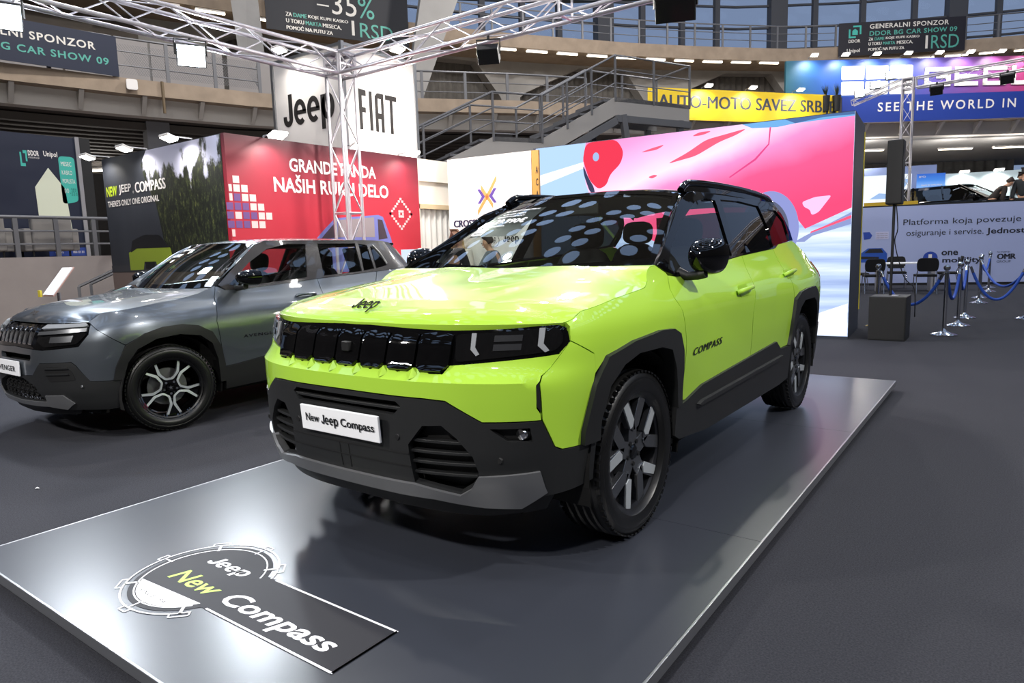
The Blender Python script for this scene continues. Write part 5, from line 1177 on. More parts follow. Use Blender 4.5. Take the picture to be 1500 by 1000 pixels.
# ---------------------------------------------------------------- the red and the dark printed walls with the sign cube
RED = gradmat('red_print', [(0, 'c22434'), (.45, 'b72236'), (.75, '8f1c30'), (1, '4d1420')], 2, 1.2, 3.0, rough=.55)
PINKW = mat('pale_pink_print', 'efc9c6', .55); VIOLET = mat('violet_print', '6d4a86', .55)
def red_wall():
    X0 = -6.30; fr = (Vector((X0, 2.68, 0)), Vector((0, 1, 0)), Vector((0, 0, 1)), Vector((1, 0, 0)))
    t = empty('exhibition_wall', fr[0], label='red display wall with white two-line slogan and small square ornaments', cat='wall'); f = (Vector(),) + fr[1:]
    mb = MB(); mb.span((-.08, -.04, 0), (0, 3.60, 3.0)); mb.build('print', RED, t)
    write(t, f, [('GRANDE PANDA', .95, 2.575, 1.66, .19, dict(bold=.022)), ('NAŠIH RUKU DELO', .67, 2.275, 2.20, .26, dict(bold=.022))], WHITEP)
    sq = []; vi = []
    rows = [(2.36, [1]), (2.245, [0, 1, 2]), (2.125, [-.5, 0, 2, 3]), (2.005, [-.5, 3, 4]), (1.885, [1, 4, 5]), (1.765, [-.5, 3, 4]), (1.65, [0])]
    for z, cs in rows:
        for c in cs: sq.append([(.02 + c * .118 + a * .095 - .10, z + b * .095) for a, b in ((0, 0), (1, 0), (1, 1), (0, 1))])
    for z, cs in [(2.125, [1]), (2.005, [0, 1, 2]), (1.885, [0, 2, 3]), (1.765, [0, 1, 2])]:
        for c in cs: vi.append([(.02 + c * .118 + a * .095 - .10, z + b * .095) for a, b in ((0, 0), (1, 0), (1, 1), (0, 1))])
    shapes(t, f, [[(max(-.03, a), b) for a, b in p] for p in sq], PINKW, 'square_pattern'); shapes(t, f, vi, VIOLET, 'square_pattern')
    orn = []
    for i in range(-6, 7):
        for s_ in (1, -1):
            z = 2.03 + s_ * .0415 * (6 - abs(i)); u = 3.145 + i * .0415
            orn.append([(u - .022, z - .018), (u + .022, z - .018), (u + .022, z + .018), (u - .022, z + .018)])
    for i in (-1, 0, 1):
        for j in (-1, 0, 1):
            if i or j: orn.append([(3.145 + i * .042 - .019, 2.03 + j * .042 - .019), (3.145 + i * .042 + .019, 2.03 + j * .042 - .019), (3.145 + i * .042 + .019, 2.03 + j * .042 + .019), (3.145 + i * .042 - .019, 2.03 + j * .042 + .019)])
    shapes(t, f, orn, PINKW, 'ornament')
    # printed blue car
    shapes(t, f, [[(1.28, 1.1), (1.35, 1.62), (1.47, 1.73), (1.72, 1.93), (2.62, 2.0), (2.72, 1.97), (2.88, 1.62), (3.0, 1.1)]], mat('blue_print', '6a6fae', .5), 'printed_car', label='printed blue car')
    shapes(t, f, [[(1.75, 1.64), (1.78, 1.90), (2.52, 1.96), (2.52, 1.64)]], mat('print_grey', '8b8082', .5), 'printed_car', .003); shapes(t, f, [[(2.60, 1.6), (2.60, 1.93), (2.70, 1.92), (2.80, 1.62)], [(1.50, 1.68), (1.72, 1.87), (1.74, 1.64), (1.42, 1.6)]], mat('print_dark', '3a2d36', .5), 'printed_car', .003)
    shapes(t, f, [[(1.85, 1.15), (1.85, 1.5), (2.7, 1.5), (2.7, 1.15)]], mat('print_blue_deep', '3b5a9c', .5), 'printed_car', .003)
    for i, u in enumerate((.58, 2.0, 3.18)): lamp_head('arm_lamp', fr[0] + Vector((-.02, u, 2.97)), (1, 0, 0), ('lit arm lamp on the red wall above its square pattern', 'lit arm lamp on the red wall behind the truss tower', 'lit arm lamp on the red wall above its diamond ornament')[i], power=30, reach=.32)
    # dark wall round the corner
    fr = frame((-9.80, 2.64, 0), (1, 0, 0)); W = 3.42
    t = empty('exhibition_wall', fr[0], label='dark display wall printed with trees and a two-line slogan, beside the red wall', cat='wall'); f = (Vector(),) + fr[1:]
    mb = MB(); mb.span((0, 0, 0), (W, .08, 3.0)); mb.build('print', mat('dark_print', '31343c', .55, noise=(1.2, .25)), t)
    def tree_mat():
        m = bpy.data.materials.new('tree_print'); m.use_nodes = True; nt = m.node_tree; b = nt.nodes['Principled BSDF']; tc = nt.nodes.new('ShaderNodeTexCoord'); N_ = nt.nodes.new; lk = nt.links.new
        def noise(sc, scale, det, rough=.6):
            mp = N_('ShaderNodeMapping'); mp.inputs['Scale'].default_value = sc; n = N_('ShaderNodeTexNoise'); n.inputs['Scale'].default_value = scale; n.inputs['Detail'].default_value = det; n.inputs['Roughness'].default_value = rough; lk(tc.outputs['Object'], mp.inputs[0]); lk(mp.outputs[0], n.inputs[0]); return n.outputs[0]
        def ramp(src, st):
            r = N_('ShaderNodeValToRGB'); cr = r.color_ramp
            while len(cr.elements) < len(st): cr.elements.new(.5)
            for e, (p, c) in zip(cr.elements, st): e.position = p; e.color = rgb(c)
            lk(src, r.inputs[0]); return r.outputs[0]
        leaf = ramp(noise((1.6, 1, .7), 9, 12, .8), [(.36, '090b07'), (.50, '191e12'), (.58, '3d4426'), (.66, '77783c'), (.76, 'cfce98')])
        sp = N_('ShaderNodeSeparateXYZ'); lk(tc.outputs['Object'], sp.inputs[0]); mr = N_('ShaderNodeMapRange'); mr.inputs[1].default_value = 1.7; mr.inputs[2].default_value = 3.3; mr.inputs[3].default_value = -.25; mr.inputs[4].default_value = .22; lk(sp.outputs[2], mr.inputs[0])
        ad = N_('ShaderNodeMath'); ad.operation = 'ADD'; lk(noise((1.1, 1, .55), 2.3, 9, .62), ad.inputs[0]); lk(mr.outputs[0], ad.inputs[1]); mask = ramp(ad.outputs[0], [(.54, '000000'), (.60, 'ffffff')])
        mx = N_('ShaderNodeMix'); mx.data_type = 'RGBA'; lk(mask, mx.inputs['Factor']); lk(leaf, mx.inputs['A']); mx.inputs['B'].default_value = rgb('c8c8de'); lk(mx.outputs['Result'], b.inputs['Base Color']); b.inputs['Roughness'].default_value = .6; return m
    shapes(t, f, [[(1.95, 1.2), (1.72, 1.7), (1.60, 2.2), (1.35, 2.55), (1.25, 2.8), (1.45, 2.99), (W, 2.99), (W, 1.2)]], tree_mat(), 'printed_trees', .002)
    shapes(t, f, [[(0.0, 1.2), (0, 1.3), (W, 1.36), (W, 1.2)]], mat('road_print', '3b3b40', .6), 'printed_road', .006)
    shapes(t, f, [[(.63, 1.22), (.63, 1.5), (.9, 1.56), (1.9, 1.55), (2.0, 1.24), (1.5, 1.24), (1.45, 1.35), (1.1, 1.35), (1.05, 1.23)]], mat('lime_print_dark', '95a832', .5), 'printed_car', .008, label='printed lime car')
    shapes(t, f, [[(.70, 1.5), (.78, 1.68), (1.17, 1.76), (1.62, 1.74), (1.9, 1.55), (.9, 1.56)]], mat('print_black', '15161a', .4), 'printed_car', .010); shapes(t, f, [[(1.12, 1.24), (1.15, 1.34), (1.4, 1.34), (1.44, 1.24)]], BLACKM, 'printed_car', .010)
    shapes(t, f, [[(0, 0), (W, 0), (W, 1.19), (0, 1.19)]], mat('wood_base', '7c6a62', .6), 'plinth', .002)
    write(t, f, [('NEW', .07, 2.40, .36, .155, dict(bold=.03))], mat('lime_letter', 'b9cf2e', .5), label='lime first word'); write(t, f, [('JEEP', .50, 2.40, .40, .155, dict(bold=.02, n=.008)), ('®', .93, 2.40, .04, .04), ('COMPASS', 1.02, 2.40, .90, .155, dict(bold=.02, n=.008)), ("THERE'S ONLY ONE ORIGINAL", .09, 2.235, 1.62, .095, dict(bold=.02, n=.008))], WHITEP)
    for i, u in enumerate((.22, 1.42, 2.68)): lamp_head('arm_lamp', fr[0] + Vector((u, .02, 2.96)), (0, -1, 0), ('lit arm lamp at the far end of the dark tree-printed wall', 'lit arm lamp over the middle of the dark tree-printed wall', 'lit arm lamp on the dark printed wall next to the red corner')[i], power=32, reach=.32)
    # sign cube
    t = empty('sign_cube', (-7.40, 5.65, 3.0), label='large white sign cube with black brand lettering above the red wall', cat='sign'); Lq = Vector(t.location)
    x0, x1, y0, y1 = -8.22, -6.45, 4.85, 6.46
    sign = mat('sign_white', 'f3ede8', .5)
    for a, b in (((x0, y0, 2.95), (x1, y0 + .03, 4.62)), ((x1 - .03, y0, 2.95), (x1, y1, 4.62)), ((x0, y1 - .03, 2.95), (x1, y1, 4.62)), ((x0, y0, 2.95), (x0 + .03, y1, 4.62))): mb = MB(); mb.span(Vector(a) - Lq, Vector(b) - Lq); mb.build('sign_face', sign, t)
    mb = MB()
    for x in (x0, x1):
        for y in (y0, y1): mb.span(Vector((x - .03, y - .03, 2.9)) - Lq, Vector((x + .03, y + .03, 4.66)) - Lq)
    for z in (4.62,):
        for a, b in (((x0, y0), (x1, y0)), ((x1, y0), (x1, y1)), ((x0, y0), (x0, y1)), ((x0, y1), (x1, y1))): mb.bar(Vector((*a, z)) - Lq, Vector((*b, z)) - Lq, .05, .05)
    mb.build('frame', ALU, t)
    f1 = frame(Vector((x0, y0, 3.0)) - Lq, (1, 0, 0)); f2 = (Vector((x1, y0, 3.0)) - Lq, Vector((0, 1, 0)), Vector((0, 0, 1)), Vector((1, 0, 0)))
    SI = mat('sign_ink', '2a2624', .5)
    jb = MB(); brand_word(jb, f1, .22, .40, 1.32, .66, .004); jb.build('lettering', SI, t, 'black brand lettering on the left face')
    k = [[(.30, .36), (.30, 1.0), (.44, .99), (.455, .99), (.455, .90), (.365, .90), (.365, .72), (.44, .72), (.44, .64), (.365, .64), (.365, .37)], [(.52, .37), (.52, .99), (.585, .99), (.585, .37)], [(.645, .37), (.645, .93), (.70, .99), (.84, .99), (.84, .37), (.775, .37), (.775, .58), (.71, .58), (.71, .37)], [(.88, .91), (.88, .99), (1.14, .99), (1.14, .91), (1.045, .91), (1.045, .37), (.98, .37), (.98, .91)]]
    shapes(t, f2, k, SI, 'lettering', .002, .003, 'black condensed lettering'); shapes(t, f2, [[(.71, .67), (.71, .90), (.775, .90), (.775, .67)]], sign, 'lettering', .006, .001)
    lamp_head('arm_lamp', (-7.45, y0, 4.60), (0, -1, 0), 'lit arm lamp on the left face of the white sign cube', power=38, reach=.4); lamp_head('arm_lamp', (x1, 5.68, 4.60), (1, 0, 0), 'lit arm lamp on the right face of the white sign cube', power=38, reach=.4)
red_wall()
# ---------------------------------------------------------------- white stand with the arrows logo
def white_stand():
    t = empty('exhibition_wall', (-6.33, 6.65, 0), label='cream return wall with an open doorway between the red and the white stand', cat='wall'); mb = MB()
    mb.span((-.06, -.36, 2.62), (0, .95, 3.0)); mb.span((-.06, -.36, 0), (0, -.32, 2.62)); mb.span((-.09, -.36, 2.22), (-.06, .95, 2.66)); mb.build('fascia', mat('cream_board', 'efe6d8', .6), t); mb = MB(); mb.span((-.08, -.36, 2.14), (.0, .95, 2.22)); mb.build('lintel_board', mat('beech_board', 'cdb691', .6), t)
    c = MB(); n = 60; c.add([(-6.42 + .03 * math.sin(i * .9), 6.30 + 1.3 * i / n, z) for z in (.02, 2.14) for i in range(n + 1)], [(i, i + 1, n + 2 + i, n + 1 + i) for i in range(n)]); o = c.build('curtain', mat('white_curtain', 'dcd9d3', .85), smooth=60); tag(recenter(o), 'white pleated curtain hanging in the doorway beside the red wall', 'curtain')
    U = Vector((1, .1, 0)).normalized(); fr = frame((-6.14, 6.886, 0), U); W = 1.71
    t = empty('exhibition_wall', fr[0], math.atan2(.1, 1), label='white display wall with orange and violet arrows logo behind the lime car', cat='wall'); f = frame((0, 0, 0), (1, 0, 0))
    mb = MB(); mb.span((0, 0, 0), (W, .06, 3.0)); mb.build('print', mat('white_print', 'f4f0ee', .5), t)
    OR = mat('orange_print', 'ec9a55', .5); VI = mat('deep_violet_print', '5b4196', .5)
    shapes(t, f, [[(1.02, 2.66), (1.02, 2.57), (.82, 2.24), (.70, 2.42), (.70, 2.52), (.82, 2.35)], [(.62, 1.99), (.62, 2.08), (.82, 2.41 - .05), (.94, 2.18), (.94, 2.09), (.82, 2.26)]], OR, 'logo_arrow')
    shapes(t, f, [[(.62, 2.44), (.68, 2.44), (.78, 2.31), (.68, 2.19), (.62, 2.19), (.71, 2.31)], [(1.02, 2.44), (.96, 2.44), (.86, 2.31), (.96, 2.19), (1.02, 2.19), (.93, 2.31)]], VI, 'logo_arrow')
    write(t, f, [('CROSSROAD AR', .09, 1.80, 1.16, .125, dict(bold=.012, dbl=.12))], mat('navy_lettering', '24264a', .5)); jb = MB(); brand_word(jb, f, 1.12, 1.475, .32, .155, .004); lettering(jb, 'AR', f, .87, 1.49, .12, .11); jb.build('lettering', INK, t, 'black brand lettering low on the wall')
    ring = MB(); ring.tube([f[0] + f[1] * (.93 + .11 * math.cos(2 * PI * k / 24)) + Vector((0, -.002, 1.54 + .11 * math.sin(2 * PI * k / 24))) for k in range(24)], .005, 5, closed=True); ring.build('logo_ring', INK, t)
    t = empty('exhibition_wall', (-4.43, 7.06, 0), label='narrow ochre end panel with letters running down it, by the screen', cat='wall'); f = frame((0, 0, 0), (1, .10, 0)); mb = MB(); mb.prism([(0, 0), (.13, 0), (.13, 3.0), (0, 3.0)], f, .05, -.05); mb.build('print', mat('ochre_print', 'cf9440', .55), t)
    write(t, f, [(ch, .075, 2.62 - .2 * i, .045, .12, dict(bold=.02)) for i, ch in enumerate('ACAO')], INK)
    t = empty('laptop', (-5.88, 5.60, 1.165), math.radians(30), label='open laptop with a pale screen in front of the red wall', cat='laptop'); mb = MB(); mb.box((0, -.1, .01), (.36, .24, .016)); mb.build('keyboard', ALU, t); mb = MB(); mb.box((0, .03, .135), (.36, .012, .25)); lid = mb.build('screen', emat('laptop_screen', 'cfdcf5', 1.0), t, 'pale glowing screen'); mb = MB(); mb.box((.08, .022, .14), (.05, .004, .06)); mb.build('screen_mark', mat('yellow_mark', 'e9dc9a', .5), lid)
    mb = MB(); mb.span((-6.12, 5.36, 0), (-5.40, 5.84, 1.12)); mb.span((-6.16, 5.32, 1.12), (-5.36, 5.88, 1.16)); o = mb.build('counter', WHITE); tag(recenter(o), 'white counter carrying the open laptop before the red wall', 'counter')
    lamp('AREA', (-5.2, 5.2, 4.0), 75, WARM, .5, (-5.4, 6.9, 1.8))
white_stand()
# ---------------------------------------------------------------- LED screen
def led_screen():
    U = Vector((4.88, .38, 0)); fr = frame((-4.50, 7.30, 0), U); W = 4.885; H = 3.07; ang = math.atan2(.38, 4.88)
    t = empty('video_screen', fr[0], ang, label='large bright video screen showing a red sports car, behind the lime car', cat='screen')
    f = frame((0, 0, 0), (1, 0, 0))
    mb = MB(); mb.span((-.05, .002, 0), (W, 1.45, H)); mb.build('cabinet', mat('screen_cabinet', '2f3542', .6), t)
    mb = MB(); mb.span((W, 1.40, .3), (W + .012, 1.43, H - .1)); mb.build('edge_cable', mat('yellow_cable', 'd8c832', .5), t, 'thin yellow cable down the rear edge')
    def smat(name, ramp, rot, scale, emi, noise=0., warp=0.):
        m = bpy.data.materials.new(name); m.use_nodes = True; nt = m.node_tree; nt.nodes.clear(); tc = nt.nodes.new('ShaderNodeTexCoord'); mp = nt.nodes.new('ShaderNodeMapping'); mp.inputs['Rotation'].default_value = (0, rot, 0); mp.inputs['Scale'].default_value = scale
        n = nt.nodes.new('ShaderNodeTexNoise'); n.inputs['Scale'].default_value = 1.0; n.inputs['Detail'].default_value = 5; r = nt.nodes.new('ShaderNodeValToRGB'); cr = r.color_ramp
        while len(cr.elements) < len(ramp): cr.elements.new(.5)
        for e, (p, c) in zip(cr.elements, ramp): e.position = p; e.color = rgb(c)
        e = nt.nodes.new('ShaderNodeEmission'); e.inputs[1].default_value = emi; o = nt.nodes.new('ShaderNodeOutputMaterial'); nt.links.new(tc.outputs['Object'], mp.inputs[0]); nt.links.new(mp.outputs[0], n.inputs[0])
        if warp:
            sp = nt.nodes.new('ShaderNodeSeparateXYZ'); m1 = nt.nodes.new('ShaderNodeMath'); m1.operation = 'MULTIPLY_ADD'; m1.inputs[1].default_value = -.35; nt.links.new(tc.outputs['Object'], sp.inputs[0]); nt.links.new(sp.outputs[0], m1.inputs[0]); nt.links.new(sp.outputs[2], m1.inputs[2])
            m2 = nt.nodes.new('ShaderNodeMath'); m2.operation = 'MULTIPLY_ADD'; m2.inputs[1].default_value = warp; nt.links.new(n.outputs[0], m2.inputs[0]); nt.links.new(m1.outputs[0], m2.inputs[2])
            m3 = nt.nodes.new('ShaderNodeMapRange'); m3.inputs[1].default_value = .25 + warp * .5; m3.inputs[2].default_value = 2.75 + warp * .5; nt.links.new(m2.outputs[0], m3.inputs[0]); nt.links.new(m3.outputs[0], r.inputs[0])
        else: nt.links.new(n.outputs[0], r.inputs[0])
        nt.links.new(r.outputs[0], e.inputs[0]); nt.links.new(e.outputs[0], o.inputs[0]); return m
    E_ = 1.05
    road = smat('screen_road', [(.3, '8ea2d2'), (.5, 'b9cdf0'), (.72, 'e8f0ff')], math.radians(24), (.35, 1, 7), E_)
    body = smat('screen_body', [(0, 'ff4a76'), (.3, 'ff5a8c'), (.45, 'ff8fc8'), (.56, 'ffe0f6'), (.68, 'ffc4ec'), (.84, 'f79fd6'), (1, 'f48ac0')], 0, (.7, 1, .7), E_, warp=.5)
    mb = MB(); mb.prism([(0, .04), (W, .04), (W, H - .01), (0, H - .01)], f, .004, 0); d = mb.build('display', road, t, 'bright picture of a speeding red car')
    P = lambda name, polys, c, n, e=E_, soft=.0: shapes(d, f, [rounded(p, soft, 5) for p in polys] if soft else polys, c if not isinstance(c, str) else emat('screen_' + c, c, e), name, n, .002)
    P('picture_road', [[(2.6, .05), (W - .01, .05), (W - .01, .5), (4.3, .28), (3.4, .2)]], 'f2f6ff', .003)
    P('picture_sky', [[(.02, .9), (.02, H - .011), (.97, H - .011), (.90, 2.7), (1.05, 2.2), (1.3, 1.8), (1.3, .9)]], 'aecdf2', .003); P('picture_stripe', [[(.02, 2.42), (.02, 2.60), (.90, 2.76), (.90, 2.66)]], 'f4f9ff', .006)
    P('picture_body', [[(.94, H - .011), (.885, 2.78), (.93, 2.4), (1.05, 2.1), (1.3, 1.8), (2.4, 1.3), (4.10, 1.36), (4.21, 1.66), (4.30, 1.54), (4.881, 1.80), (4.881, H - .011)]], body, .006)
    P('picture_nose', [[(.94, H - .011), (.885, 2.80), (.93, 2.66), (1.0, 2.45), (1.16, 2.30), (1.30, 2.36), (1.36, 2.52), (1.55, 2.68), (1.60, 2.86), (1.48, H - .011)]], 'e23a52', .009, soft=.12)
    P('picture_headlight', [[(.885, 2.72), (.90, 2.55), (1.0, 2.28), (1.10, 2.2), (1.08, 2.34), (.98, 2.5)]], '39405a', .012, soft=.08); P('picture_badge', [[(1.12 + .055 * math.cos(a), 2.82 + .07 * math.sin(a)) for a in [2 * PI * k / 20 for k in range(20)]]], '9db4dc', .012)
    P('picture_vent', [[(2.30, 2.60), (2.62, 2.74), (2.9, 2.90), (3.5, 3.0), (3.34, 2.92), (3.1, 2.85), (2.75, 2.68)], [(1.86, 2.81), (2.05, 2.86), (2.28, 2.90), (2.15, 2.83)], [(2.68, 2.97), (2.8, 3.02), (3.0, 3.02), (2.85, 2.97)], [(2.0, 2.43), (2.1, 2.46), (2.16, 2.44), (2.06, 2.40)]], 'f2607e', .009, soft=.09)
    P('picture_crease', [[(3.82, 2.98), (3.80, 2.74), (3.62, 2.54), (3.26, 2.32), (3.24, 2.33), (3.60, 2.56), (3.785, 2.75), (3.80, 2.98)]], 'd84b86', .009)
    P('picture_glass', [[(3.42, H - .011), (3.56, 2.99), (3.9, 2.965), (4.15, 2.99), (W - .004, 3.0), (W - .004, H - .011)]], '6fa8dc', .009); P('picture_glass', [[(4.0, H - .011), (4.14, 2.99), (4.5, 3.03), (4.881, 3.02), (4.881, H - .011)]], '4c6a9a', .011)
    arc = lambda cx, cz, rx, rz, a0, a1, n=20: [(cx + rx * math.cos(a0 + (a1 - a0) * k / n), cz + rz * math.sin(a0 + (a1 - a0) * k / n)) for k in range(n + 1)]
    P('picture_wheel', [arc(3.82, 1.55, .40, .54, 0, 2 * PI, 40)], '8890c8', .012); P('picture_wheel', [arc(3.76, 1.52, .33, .45, 0, 2 * PI, 40)], '5a6078', .014)
    P('picture_highlight', [[(4.25, 1.91), (4.42, 1.97), (4.63, 1.98), (4.47, 1.76), (4.38, 1.72), (4.36, 1.80), (4.28, 1.84)]], 'ffc0f0', .012, soft=.04)
    P('picture_shade', [[(4.16, 1.36), (4.30, 1.44), (4.881, 1.74), (4.881, 1.58), (4.40, 1.44), (4.3, 1.36)]], '8793c4', .012); P('picture_streak', [[(4.37, 1.475), (4.881, 1.66), (4.881, 1.70), (4.38, 1.50)]], 'ff5878', .014)
led_screen()
# ---------------------------------------------------------------- loudspeaker
def speaker():
    SPK = mat('speaker_black', '17181a', .55, bump=(120, .4))
    t = empty('subwoofer', (.835, 7.98, 0), 0, label='black subwoofer cabinet on the carpet beside the video screen', cat='speaker'); mb = MB(); mb.span((-.225, -.25, 0), (.225, .25, .595)); c = mb.build('cabinet', SPK, t, bevel=.008); mb = MB(); mb.span((-.21, -.258, .02), (.21, -.25, .575)); mb.build('grille', BLACKM, t)
    mb = MB(); mb.box((.06, 0, .597), (.08, .12, .006)); mb.build('top_plate', ALU, t)
    t = empty('column_speaker', (.835, 7.98, .6), 0, label='tall black column loudspeaker on a thin pole above the subwoofer', cat='speaker'); mb = MB(); mb.cyl((0, 0, 0), (0, 0, 1.24), .018, 12); mb.build('pole', BLACKM, t, smooth=50)
    mb = MB(); mb.span((-.095, -.11, 1.22), (.095, .13, 2.06)); mb.build('cabinet', SPK, t, bevel=.015); mb = MB(); mb.span((-.085, -.118, 1.24), (.085, -.11, 2.04)); mb.build('grille', BLACKM, t); mb = MB(); mb.tube(catmull([(.02, .02, 1.25), (.05, .03, .9), (.02, .06, .7), (.14, .1, .25), (.27, .1, .08), (.29, .1, -.3)], 5), .007, 6); mb.build('cable', BLACKM, t, smooth=60)
speaker()
# ---------------------------------------------------------------- barrier posts and ropes
def barriers():
    BLUE = mat('blue_velvet', '1c49a8', .7)
    def make(loc):
        t = empty('barrier_post', loc, cat='barrier post'); mb = MB(); mb.lathe([(0, 0), (.165, 0), (.165, .014), (.13, .03), (.07, .045), (.035, .07), (.0255, .10), (0, .10)], n=32); mb.build('base', CHROME, t, smooth=40)
        mb = MB(); mb.lathe([(0, .08), (.0255, .08), (.0255, .855), (.034, .86), (.034, .885), (0, .885)], n=20); mb.build('pole', CHROME, t, smooth=40)
        mb = MB(); mb.lathe([(0, .885), (.022, .89), (.018, .905)] + [(.044 * math.sin(a), .945 - .044 * math.cos(a)) for a in [.45 + (PI - .45) * k / 10 for k in range(11)]], n=20); mb.build('finial', CHROME, t, smooth=60); return t
    spots = [(1.436, 8.62, 'chrome barrier post nearest the subwoofer, first of the row'), (1.527, 9.92, 'second chrome barrier post from the subwoofer'), (1.55, 11.2, 'third chrome barrier post from the subwoofer'), (1.633, 14.43, 'fourth chrome barrier post in the row, starting the far group'), (1.601, 15.9, 'fifth chrome barrier post, just behind the fourth'), (1.70, 18.1, 'sixth chrome barrier post, towards the pale blue wall'), (1.66, 19.7, 'farthest chrome barrier post before the pale blue wall'), (.474, 9.41, 'chrome barrier post half hidden behind the subwoofer'), (2.40, 11.3, 'chrome barrier post at the far right edge of the frame')]
    first = make((0, 0, 0)); first.location = (*spots[0][:2], 0); first['label'] = spots[0][2]; first['group'] = 'chrome barrier posts'
    kids = {}
    for c in bpy.data.objects:
        if c.parent: kids.setdefault(c.parent.name, []).append(c)
    for x, y, l in spots[1:]: o = copy_tree(first, None, kids); o.location = (x, y, 0); o['label'] = l
    def rope(i, j, sag, label):
        A, B = Vector((*spots[i][:2], .87)), Vector((*spots[j][:2], .87)); d = (B - A).normalized(); A = A + d * .05; B = B - d * .05; t = empty('barrier_rope', A, label=label, cat='rope', group='blue barrier ropes'); n = 20
        P = [(A.lerp(B, k / n) - A) - Vector((0, 0, sag * (1 - (2 * k / n - 1) ** 2))) for k in range(n + 1)]
        mb = MB(); mb.tube(P[1:-1], .022, 8); mb.build('cord', BLUE, t, smooth=60); mb = MB(); mb.tube(P[:2], .02, 8); mb.build('hook', CHROME, t, smooth=60); mb = MB(); mb.tube(P[-2:], .02, 8); mb.build('hook', CHROME, t, smooth=60)
    rope(7, 0, .48, 'blue velvet rope running behind the subwoofer to the nearest post'); rope(0, 1, .40, 'blue velvet rope between the first and second post'); rope(1, 2, .34, 'blue velvet rope between the second and third post')
    rope(2, 8, .55, 'blue velvet rope sagging widest, from third post to the frame edge'); rope(3, 8, .42, 'blue velvet rope from the far group to the frame edge'); rope(3, 4, .28, 'blue velvet rope between the fourth and fifth post'); rope(4, 5, .3, 'blue velvet rope between the fifth and sixth post')
barriers()
